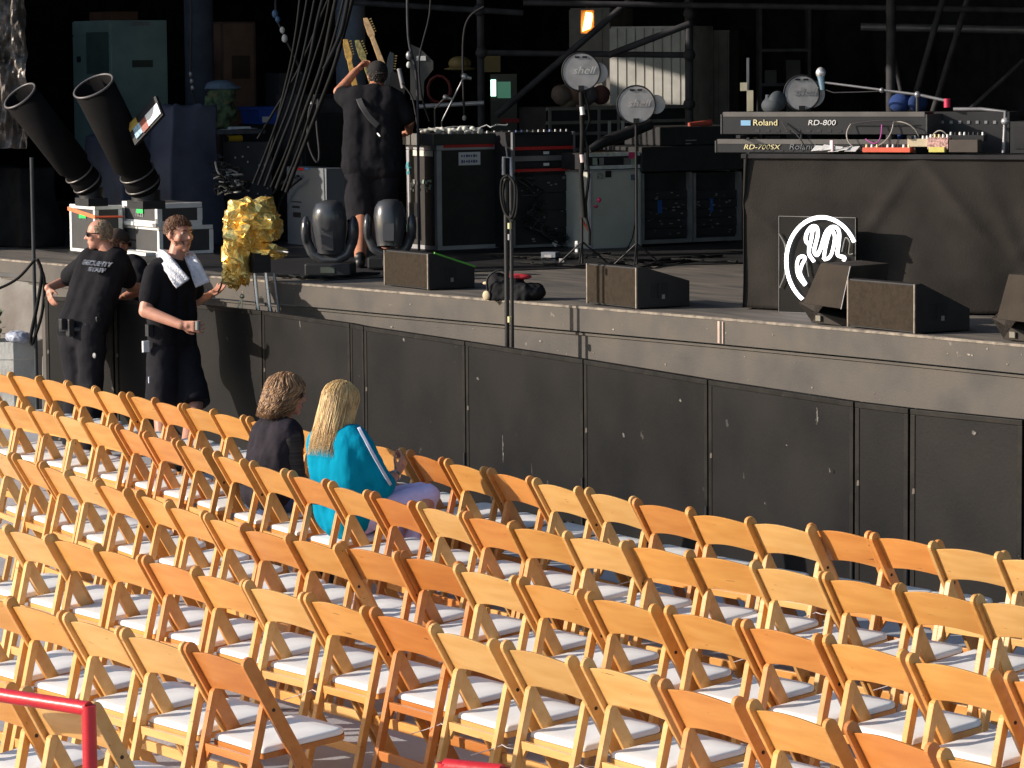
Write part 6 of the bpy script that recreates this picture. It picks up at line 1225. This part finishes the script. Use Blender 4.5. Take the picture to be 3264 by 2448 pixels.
# back print: broken white lettering patch on the shirt
pr = thing('tmp', '', '', (0, 0, 0)); bpy.data.objects.remove(pr)
T = Matrix((RT*0.97-up_*0.10+FW*0.1, (up_*0.9+RT*0.42).normalized(), -FW)).transposed().to_4x4(); T.translation = j(208, 574, -0.155)
PW = mat('faded white print', (0.80, 0.82, 0.90), var=0.4, scale=60, rough=0.9)
text(pa, 'SECURITY', 0.052, T @ Matrix.Translation((0, 0.018, 0)), PW, name='shirt_print', depth=0.02, xs=1.0, bold=0.003); text(pa, 'STAFF', 0.045, T @ Matrix.Translation((0.02, -0.035, 0)), PW, name='shirt_print', depth=0.02, xs=1.1, bold=0.003)
b = MB(); b.cap(hL+V3((0,0,-.0)), hR+V3((0,0,.0)), 0.137, 0.137, 20); 
b = MB(); cx = (hL+hR)/2; ring = [cx+RT*(0.165*math.cos(t*0.3142))+FW*(0.15*math.sin(t*0.3142)) for t in range(21)]; b.tube(ring, 0.019, 8); b.build('belt', mat('duty belt', (0.02, 0.02, 0.022), rough=0.5), pa)
for (u, v, w_, h_, m_) in ((150, 708, .035, .07, BPLAST), (134, 700, .03, .045, BPLAST), (186, 712, .03, .05, PIPE), (210, 700, .03, .06, BPLAST)):
    q = j(u, v, -0.2); b = MB(); b.box((q.x-w_, q.y-.02, q.z-h_), (q.x+w_, q.y+.03, q.z+h_)); b.build('belt_pouch', m_, pa, bevel=0.01)
q = j(204, 768, -0.24); b = MB(); b.ell(q, (0.03, 0.01, 0.022)); b.build('pocket_badge', mat('grey badge', (0.3, 0.3, 0.3)), pa)
# --- second guard behind, brown cap
DB = 27.45; j = lambda u, v, dd=0.0: AD(u, v, DB+dd); q = j(275, 640); pb = person('man in a brown cap and black shirt standing behind the leaning man', (q.x, q.y, 0))
hc = j(254, 527); HH = 0.245; fB = (RT*0.80+FW*0.55-up_*0.12)
b = MB(); P, F, U, X, Rm = head(b, hc, fB, HH); nk = j(262, 562); sL, sR = j(244, 590, 0.15), j(298, 580, -0.15); hL, hR = j(262, 735, 0.1), j(290, 735, -0.1)
b.cap(nk, hc-U*0.08, 0.062, 0.06); torso(b, sL, sR, hL, hR, nk, 0.085, 0.11)
eR, wR = j(300, 628, -0.40), j(270, 640, -0.44); arm(b, sR, eR, wR, 1.05); hand(b, wR, -RT+up_*-0.2, -up_, 1.0, 0.4, thumb=1)
eL, wL = j(262, 650, 0.25), j(290, 655, 0.2); arm(b, sL, eL, wL); hand(b, wL, RT, -up_, 1.0, 0.4)
zf = 0.085; kL, kR = V3((hL.x, hL.y, 0.5)), V3((hR.x, hR.y, 0.5)); leg(b, hL, kL, (hL.x, hL.y, zf)); leg(b, hR, kR, (hR.x, hR.y, zf)); b.build('body', SKIN2, pb, remesh=0.008, smooth=2)
face_parts(pb, P, F, U, X, Rm, HH, eyes=False); sunglasses(pb, P, F, U, X, Rm, HH)
b = MB(); CAPM = mat('brown cap cloth', (0.075, 0.05, 0.038), rough=0.9); b.ell(P(0, -0.04, 0.22), (.345*HH, .425*HH, .31*HH), Rm, 20, 14); b.ell(P(0, 0.42, 0.22), (.24*HH, .24*HH, .035*HH), Rm, 16, 8); b.build('cap', CAPM, pb)
tufts(pb, 'hair', HAIRB, P, Rm, HH, 450, 25, lambda x, f, u: f < 0.0 and -0.7 < u < 0.1, r=0.016, L=0.1, F=F, U=U)
b = MB(); torso(b, sL, sR, hL, hR, nk-V3((0,0,.045)), 0.100, 0.125); b.cap(sR, sR.lerp(eR, 0.72), 0.084, 0.088, 14); b.cap(sL, sL.lerp(eL, 0.7), 0.08, 0.08, 14); b.build('tshirt', TEE, pb, remesh=0.014, smooth=5, disp=(0.03, 0.16))
b = MB()
for h_ in (hL, hR): b.cap(h_, (h_.x, h_.y, 0.14), 0.125, 0.09, 16)
b.build('trousers', TROU, pb, remesh=0.02, smooth=3)
for h_ in (hL, hR): shoe(pb, (h_.x, h_.y, 0.085), FW, SHOE)

# --- technician on stage with raised arm
pt = AZ(800, 562, DZ+0.01); DT = DEP(pt); j = lambda u, v, dd=0.0: AD(u, v, DT+dd); pd = person('stage hand seen from behind in black shirt and shorts, arm raised among guitar necks', pt)
hc = j(815, 164, 0.05); HH = 0.25; fT = (FW*0.95-RT*0.25+up_*0.12); b = MB(); P, F, U, X, Rm = head(b, hc, fT, HH)
nk = j(806, 196); sL, sR = j(758, 216), j(852, 218); hL, hR = j(775, 352, 0.0), j(832, 352, 0.0); b.cap(nk, hc-U*0.07, 0.065, 0.06); torso(b, sL, sR, hL, hR, nk, 0.09, 0.125)
eL, wL = j(731, 198, 0.12), j(769, 153, 0.22); arm(b, sL, eL, wL, 1.05); hand(b, wL, j(790, 133, 0.28)-wL, RT, 1.05, 0.95, thumb=-1)
eR, wR = j(884, 262, 0.05), j(884, 284, 0.30); arm(b, sR, eR, wR, 1.1); hand(b, wR, FW-RT*0.4, -up_, 1.0, 0.4, thumb=1)
kL, aL = j(780, 470, 0.02), AZ(778, 556, DZ+0.095); kR, aR = j(826, 462, 0.1), AZ(832, 552, DZ+0.095); leg(b, hL, kL, aL, 1.15); leg(b, hR, kR, aR, 1.15); b.build('body', SKIN2, pd, remesh=0.008, smooth=2)
face_parts(pd, P, F, U, X, Rm, HH)
for a in (aL, aR): shoe(pd, a, FW, SHOE)
b = MB(); b.ell(P(0, -0.05, 0.2), (.345*HH, .43*HH, .33*HH), Rm, 20, 14); b.ell(P(0, -.42, 0.10), (.20*HH, .22*HH, .035*HH), Rm, 16, 8); b.build('cap', mat('black cap', (0.014, 0.012, 0.013), rough=0.9), pd)
tufts(pd, 'hair', mat('dark hair', (0.03, 0.02, 0.016)), P, Rm, HH, 500, 35, lambda x, f, u: f < 0.3 and -0.75 < u < 0.1, r=0.018, L=0.11, F=F, U=U)
b = MB(); torso(b, sL, sR, hL, hR, nk-V3((0,0,.05)), 0.108, 0.150); b.cap(sL, sL.lerp(eL, 0.6), 0.095, 0.085, 14); b.cap(sR, sR.lerp(eR, 0.72), 0.10, 0.09, 14); b.cap(hL+V3((0,0,-.03)), hR+V3((0,0,-.03)), 0.158, 0.158); b.build('tshirt', TEE, pd, remesh=0.015, smooth=5, disp=(0.035, 0.17))
b = MB(); b.cap(hL, hR, 0.14, 0.14)
for h_, kn in ((hL, kL), (hR, kR)): b.cone(h_, kn+(kn-h_)*0.03, 0.145, 0.125, 20); b.ell(h_, 0.145)
b.build('shorts', TROU, pd, remesh=0.015, smooth=5, disp=(0.03, 0.17))
b = strip([j(772, 198, -0.05), j(780, 225, -0.17), j(800, 255, -0.19), j(818, 272, -0.19)], 0.05, [-FW, -FW], 0.0); b.build('strap', mat('grey strap', (0.04, 0.04, 0.045), rough=0.7), pd, solid=0.006)
q = j(818, 291, -0.2); b = MB(); b.ell(q, (0.032, 0.006, 0.009), Matrix.Rotation(0.5, 3, 'Y')); b.build('shirt_tag', WHITE, pd)

# --- guitars in a rack beyond the technician (only their necks show)
NECK = mat('maple neck', (0.62, 0.33, 0.10), rough=0.3, var=0.15, scale=30); NECK2 = mat('yellow maple', (0.70, 0.42, 0.10), rough=0.3, var=0.2, scale=30)
def guitar(label, head_uv, body_uv, D, mt_, w_=0.05, bodymt=BLACK, long=True):
    a, c = AD(head_uv[0], head_uv[1], D), AD(body_uv[0], body_uv[1], D); d = (c-a).normalized(); x = d.cross(FW).normalized(); n_ = x.cross(d)
    full = 1.0; foot = a+d*((a.z-DZ-0.06)/-d.z) if d.z < -0.3 else c; o = thing('guitar', label, 'guitar', (foot.x, foot.y, DZ), 0, 'guitars standing in the rack')
    T = Matrix((x, d, n_)).transposed().to_4x4(); T.translation = a
    b = MB(T); b.prism([(-0.014, 0.0), (0.022, 0.01), (0.030, 0.10), (0.034, 0.16), (0.022, 0.19), (-0.022, 0.19), (-0.030, 0.15), (-0.026, 0.05)], 'z', -0.008, 0.008); b.build('headstock', mt_, o, bevel=0.002)
    L = (foot-a).length; nl = 0.50 if long else 0.42
    b = MB(T); b.prism([(-0.021, 0.188), (0.021, 0.188), (0.027, nl), (-0.027, nl)], 'z', -0.012, 0.010); b.build('neck', mt_, o, bevel=0.004)
    for k in range(6): b = MB(T); y = 0.03+0.023*k; b.cone((0.03, y, 0.0), (0.052, y, 0.0), 0.006, 0.008, 6); b.build('tuning_peg', mat('gold peg', (0.5, 0.36, 0.15), metal=0.7, rough=0.3), o)
    cx = nl+0.16; b = MB(T); pr_ = [(0.125*math.cos(t)*(0.80+0.22*math.cos(2*t)) + 0.0, cx+0.18*math.sin(t)) for t in [2*math.pi*i/28 for i in range(28)]]; b.prism(pr_, 'z', -0.022, 0.022); b.build('guitar_body', bodymt, o, bevel=0.006)
    return o
guitar('guitar whose amber neck rises left of the stage hand\'s raised forearm', (745, 84), (768, 190), 28.95, NECK2)
guitar('guitar whose narrow yellow-green headstock shows just above the stage hand\'s fist', (770, 86), (797, 160), 29.25, mat('olive maple', (0.40, 0.34, 0.12), rough=0.3, var=0.3, scale=40), bodymt=mat('white body', (0.6, 0.6, 0.55)))
guitar('bass with the tallest pale neck, slanting above the stage hand\'s cap', (788, 38), (826, 138), 29.5, mat('pale maple', (0.72, 0.47, 0.24), rough=0.3, var=0.15, scale=30), bodymt=BLACK)
guitar('guitar with a small black headstock right of the stage hand\'s head', (846, 112), (838, 175), 29.2, mat('black headstock', (0.02, 0.02, 0.02), rough=0.2))
rk_ = thing('guitar_rack', 'tall black open-topped guitar trunk hidden behind the stage hand', 'guitar rack', POS(808, 29.3), YAW)
p0 = POS(764, 29.2); wd_ = (852-764)/KV(29.2); ht_ = ZAT(808, 232, POS(808, 29.3))-DZ; Mk = frame(p0, YAW)
b = MB(Mk); b.box((0, -0.28, 0.0), (wd_, -0.25, ht_)); b.box((0, 0.45, 0), (wd_, 0.48, ht_)); b.box((0, -0.25, 0), (0.03, 0.45, ht_)); b.box((wd_-0.03, -0.25, 0), (wd_, 0.45, ht_)); b.build('trunk', BLACK, rk_)
b = MB(Mk); b.box((0.03, -0.25, ht_-0.95), (wd_-0.03, 0.45, ht_-0.92)); b.build('tray', BLACK, rk_)
b = MB(); b.tube([AD(862, 148, 28.9), AD(871, 190, 28.9)], 0.02, 8); tag(b.build('pale_tube', mat('grey tube', (0.3, 0.3, 0.32))), 'short pale grey tube leaning right of the stage hand\'s head', 'tube')
b = MB(); b.tube(smooth([AD(u, v, 28.7) for u, v in [(868, 180), (890, 210), (900, 260), (905, 290)]]), 0.008, 6); tag(b.build('instrument_cable', CB[0]), 'thin cable arching right of the stage hand\'s shoulder', 'cable')

# --- seated women (on second-row chairs)
def long_hair(root, name, mt_, P, F, U, X, H, n, seed, bottom, width, wave, test, r=0.012, out=0.36, back_off=-0.03, flick=0.0, hfreq=9):
    rs = random.Random(seed); b = MB(); k = 0
    while k < n:
        th = rs.uniform(0, 2*math.pi); z = rs.uniform(-0.2, 1.0); ph = math.acos(z); x, f, u = math.sin(ph)*math.cos(th), math.sin(ph)*math.sin(th), z
        if not test(x, f, u): continue
        k += 1; pts = []; L = bottom*(rs.uniform(0.82, 1.03) if bottom < 1 else rs.uniform(0.70, 1.08)); w0 = rs.uniform(0, 6)
        # comb from the crown over the side and down
        a0 = math.atan2(f, x); rr = math.sqrt(x*x+f*f); lift = rs.uniform(0.98, 1.08)
        for s in range(10):
            t = s/9
            if t < 0.35: q = t/0.35; zz_ = u*(1-q)+0.0*q; rad = math.sqrt(max(0, 1-zz_*zz_)); px_, pf_, pu_ = rad*math.cos(a0)*.36*lift, -0.03+rad*math.sin(a0)*.44*lift, 0.13+zz_*.41*lift
            else:
                q = (t-0.35)/0.65; px_ = math.cos(a0)*(.36*lift+(width-.36)*q); pf_ = -0.03+math.sin(a0)*(.44*lift)*(1-0.25*q)+back_off*q; pu_ = 0.13-q*(L+0.13)
            px_ += wave*math.sin(t*hfreq+w0)*(0.25+t); pf_ += wave*math.cos(t*hfreq+w0*1.3)*(0.25+t)
            pts.append(P(px_, pf_, pu_))
        rad_ = r*H*rs.uniform(0.6, 1.3)*1.6; b.cur = rs.randrange(len(mt_)) if isinstance(mt_, list) else 0
        b.tube(smooth(pts, 3), [rad_*(0.7 if i < 3 else 1.0 if i < 20 else max(0.15, (27-i)/8)) for i in range(28)], 5)
    o = b.build(name, mt_, root); return o
# curly haired woman
sE = SEATS[2]
def nearest_seat(u): return min(range(len(SEATS[2])), key=lambda i: abs(PX(SEATS[2][i][1]+V3((0, 0.2, 0.47)))[0]-u))
def seat_frame_(i): tn, loc, rz = SEATS[2][i]; return frame(loc, rz)
iE = nearest_seat(606); iF = nearest_seat(712)
def seated(label, M, u_pel, j, hc, HH, fwd, nk, sL, sR, eL, wL, eR, wR, skin, tee_mt, leg_mt, thighdir, kneez=0.50, hands=True, k=0.92, sl=0.8, top_k=1.0):
    pel = M @ V3((0, 0.21, 0.53)); Mx = (M.to_3x3() @ V3((1,0,0))); My = (M.to_3x3() @ V3((0,1,0)))
    o = person(label, M @ V3((0, 0.2, 0))); hL, hR = pel-Mx*0.085, pel+Mx*0.085
    b = MB(); P, F, U, X, Rm = head(b, hc, fwd, HH); b.cap(nk, hc-U*0.08, 0.052, 0.05); torso(b, sL, sR, hL, hR, nk, 0.072, 0.105); arm(b, sL, eL, wL, 0.9); arm(b, sR, eR, wR, 0.9)
    kn = [h_+thighdir*0.42+V3((0, 0, 0.0)) for h_ in (hL, hR)]
    for q, h_ in zip(kn, (hL, hR)): q.z = kneez; b.cap(h_, q, 0.082, 0.058); b.cap(q, (q.x+thighdir.x*0.03, q.y+thighdir.y*0.03, 0.09), 0.054, 0.036)
    return o, b, (P, F, U, X, Rm), (hL, hR), kn, pel
DE = DEP(seat_frame_(iE) @ V3((0, 0.12, 0.6))); j = lambda u, v, dd=0.0: AD(u, v, DE+dd)
ME = seat_frame_(iE); MyE = ME.to_3x3() @ V3((0,1,0))
hc = j(618, 854, 0.03); HH = 0.245
o, b, (P, F, U, X, Rm), (hL, hR), kn, pel = seated('curly haired woman in sunglasses and a black top seated in the second row', ME, 0, j, hc, HH, RT*0.99+FW*0.05-up_*0.03, j(606, 908), j(572, 940, 0.12), j(626, 945, -0.12), j(574, 1020, 0.3), j(625, 1052, 0.42), j(640, 1030, -0.08), j(668, 1060, 0.28), SKIN, None, None, MyE)
hand(b, j(668, 1060, 0.28), FW+RT*0.5, -up_, 0.88, 0.4, thumb=1); hand(b, j(625, 1052, 0.42), FW+RT*0.5, -up_, 0.88, 0.4, thumb=-1); b.build('body', mat('skin rosy', (0.50, 0.24, 0.17), rough=0.5, var=0.08, scale=14), o, remesh=0.0075, smooth=2)
pE = o; face_parts(o, P, F, U, X, Rm, HH, eyes=False, lip=(0.5, 0.12, 0.12)); sunglasses(o, P, F, U, X, Rm, HH)
CURL = mat('curly brown hair', (0.34, 0.19, 0.09), rough=0.45, var=0.5, scale=50, col2=(0.16, 0.075, 0.035))
b = MB(); b.ell(P(0, -0.10, 0.12), (.37*HH, .42*HH, .38*HH), Rm, 20, 14); b.ell(P(0, -0.20, -0.1), (.36*HH, .30*HH, .40*HH), Rm, 20, 14); b.build('hair_mass', CURL, o)
long_hair(o, 'hair', [CURL, mat('curl light', (0.46, 0.28, 0.14), rough=0.5), mat('curl dark', (0.17, 0.085, 0.04), rough=0.5)], P, F, U, X, HH, 1500, 3, 0.50, 0.60, 0.075, lambda x, f, u: f < 0.02 or (u > 0.75 and f < 0.45), r=0.010, back_off=-0.24, hfreq=17)
LACE = mat('black knit', (0.026, 0.022, 0.030), rough=0.9, var=0.2, bump=0.4, bscale=12, spec=0.2); STRP = mat('striped black lace', (0.05, 0.04, 0.04), rough=0.8, col2=(0.012, 0.011, 0.012), scale=14, stretch=(0.1, 0.1, 6), var=0.3)
sL, sR, eL, eR = j(572, 940, 0.12), j(626, 945, -0.12), j(574, 1020, 0.3), j(640, 1030, -0.08)
b = MB(); torso(b, sL, sR, hL+V3((0,0,.03)), hR+V3((0,0,.03)), j(606, 915), 0.092, 0.128); b.build('top', LACE, o, remesh=0.012, smooth=4, disp=(0.03, 0.09))
for s_, e_, w_ in ((sR, eR, j(668, 1060, 0.28)), (sL, eL, j(625, 1052, 0.42))): b = MB(); b.cap(s_, e_, 0.068, 0.056, 14); b.cap(e_, e_.lerp(w_, 0.7), 0.056, 0.046, 14); b.build('sleeve', STRP, o, remesh=0.011, smooth=2)
JEAN = mat('blue denim', (0.05, 0.09, 0.22), rough=0.85, var=0.2, bump=0.3, bscale=40)
b = MB(); b.cap(hL, hR, 0.112, 0.112)
for h_, q in zip((hL, hR), kn): b.cap(h_, q, 0.096, 0.070); b.cap(q, (q.x, q.y, 0.13), 0.066, 0.05)
b.build('jeans', JEAN, o, remesh=0.013, smooth=3)
for q in kn: shoe(o, (q.x, q.y, 0.085), MyE, SHOE, 0.24)
# blonde woman
MF = seat_frame_(iF); MyF = MF.to_3x3() @ V3((0,1,0)); DF = DEP(MF @ V3((0, 0.12, 0.6))); j = lambda u, v, dd=0.0: AD(u, v, DF+dd)
hc = j(736, 874, 0.03); HH = 0.245; thd = (MyF*0.75+RT*0.55).normalized()
eR, wR, eL, wL = j(824, 1056, -0.02), j(857, 1024, 0.14), j(742, 1040, 0.34), j(842, 1048, 0.34); sL, sR = j(692, 964, 0.13), j(772, 962, -0.08)
o, b, (P, F, U, X, Rm), (hL, hR), kn, pel = seated('blonde woman in a turquoise top and lilac trousers seated in the second row', MF, 0, j, hc, HH, RT*0.72+FW*0.68-up_*0.12, j(734, 930), sL, sR, eL, wL, eR, wR, SKIN, None, None, thd, kneez=0.60)
hand(b, wR, j(874, 992, 0.18)-wR, -RT+FW*0.4, 1.05, 1.15, thumb=1); hand(b, wL, RT+FW*0.5, -up_, 0.88, 0.5, thumb=-1); b.build('body', SKIN, o, remesh=0.0075, smooth=2); pF = o
face_parts(o, P, F, U, X, Rm, HH, lip=(0.5, 0.15, 0.13))
BLON = mat('blonde hair', (0.78, 0.53, 0.22), rough=0.38, var=0.4, scale=40, col2=(0.40, 0.25, 0.11), stretch=(1, 1, 0.3))
b = MB(); b.ell(P(0, -0.05, 0.13), (.345*HH, .42*HH, .385*HH), Rm, 20, 14); b.ell(P(0, -0.20, -0.28), (.33*HH, .24*HH, .60*HH), Rm, 20, 14); b.build('hair_mass', BLON, o)
long_hair(o, 'hair', [BLON, mat('blonde light', (0.90, 0.68, 0.34), rough=0.45), mat('blonde dark', (0.42, 0.26, 0.12), rough=0.5), BLON], P, F, U, X, HH, 1900, 13, 1.15, 0.46, 0.02, lambda x, f, u: f < 0.35 or (u > 0.75), r=0.0045, back_off=-0.20)
TEAL = mat('turquoise cotton', (0.001, 0.27, 0.44), rough=0.9, var=0.06, bump=0.5, bscale=14, scale=5, spec=0.08, stretch=(1, 1, 0.35))
b = MB(); torso(b, sL, sR, hL+V3((0,0,.02)), hR+V3((0,0,.02)), j(734, 942), 0.098, 0.13); b.cap(sR, eR.lerp(sR, 0.06), 0.085, 0.082, 14); b.cap(eR.lerp(sR, 0.06), eR.lerp(wR, 0.25), 0.08, 0.066, 14); b.cap(sL, eL, 0.085, 0.075, 14); b.cap(sR, j(800, 1055, 0.02), 0.08, 0.09, 12)
# tail of the top hanging behind over the seat
b.cap(j(716, 1080, 0.02), j(716, 1140, 0.0), 0.085, 0.05, 12); b.cap(j(742, 1085, 0.02), j(726, 1132, 0.0), 0.08, 0.05, 12)
b.build('top', TEAL, o, remesh=0.012, smooth=6, disp=(0.028, 0.13))
b = strip([sR+V3((0,0,0.10))-FW*0.03+RT*0.01, sR.lerp(eR, 0.33)+up_*0.055-FW*0.10+RT*0.035, sR.lerp(eR, 0.66)-FW*0.105+RT*0.05+up_*0.03, eR-FW*0.085+RT*0.055+up_*0.025], 0.018, [-FW+up_, -FW+RT], 0.0); b.build('sleeve_stripe', mat('pale blue stripe', (0.65, 0.68, 0.85)), o, solid=0.006)
LIL = mat('lilac cotton', (0.72, 0.63, 0.96), rough=0.85, var=0.06, bump=0.4, bscale=12)
b = MB(); b.cap(hL, hR, 0.112, 0.112)
knF = [j(924, 1070, 0.12), j(905, 1066, 0.30)]
for h_, q in zip((hL, hR)[::-1], knF): b.cap(h_, q, 0.105, 0.068, 16); f_ = V3((q.x-0.05*thd.x-0.10*RT.x, q.y-0.05*thd.y-0.1*RT.y, 0.14)); b.cap(q, f_, 0.066, 0.062, 14)
b.build('trousers', LIL, o, remesh=0.013, smooth=3, disp=(0.02, 0.08))
for q in knF: shoe(o, (q.x-0.1*RT.x, q.y-0.1*RT.y, 0.085), thd, mat('tan shoe', (0.3, 0.2, 0.12)), 0.24)
b = MB(); d = (wR-eR).normalized(); b.cone(wR-d*0.035, wR-d*0.018, 0.034, 0.034, 18); b.build('wristwatch', mat('silver watch', (0.7, 0.7, 0.68), metal=0.8, rough=0.25), o)
q = j(795, 1142, 0.0); hb_ = thing('handbag', 'dark handbag standing on the seat beside the blonde woman', 'bag', (q.x, q.y, 0.43), 0); b = MB(); b.ell(j(790, 1125, 0.1), (0.11, 0.07, 0.075)); b.build('bag_body', mat('black leather', (0.02, 0.02, 0.025), rough=0.4), hb_, disp=(0.03, 0.08), remesh=0.012); b = MB(); b.tube(smooth([j(768, 1120, -0.02), j(778, 1098, -0.02), j(800, 1100, -0.02), j(812, 1122, -0.02)]), 0.006, 6); b.build('handle', mat('brass chain', (0.3, 0.16, 0.06)), hb_)
# labels of the two occupied chairs
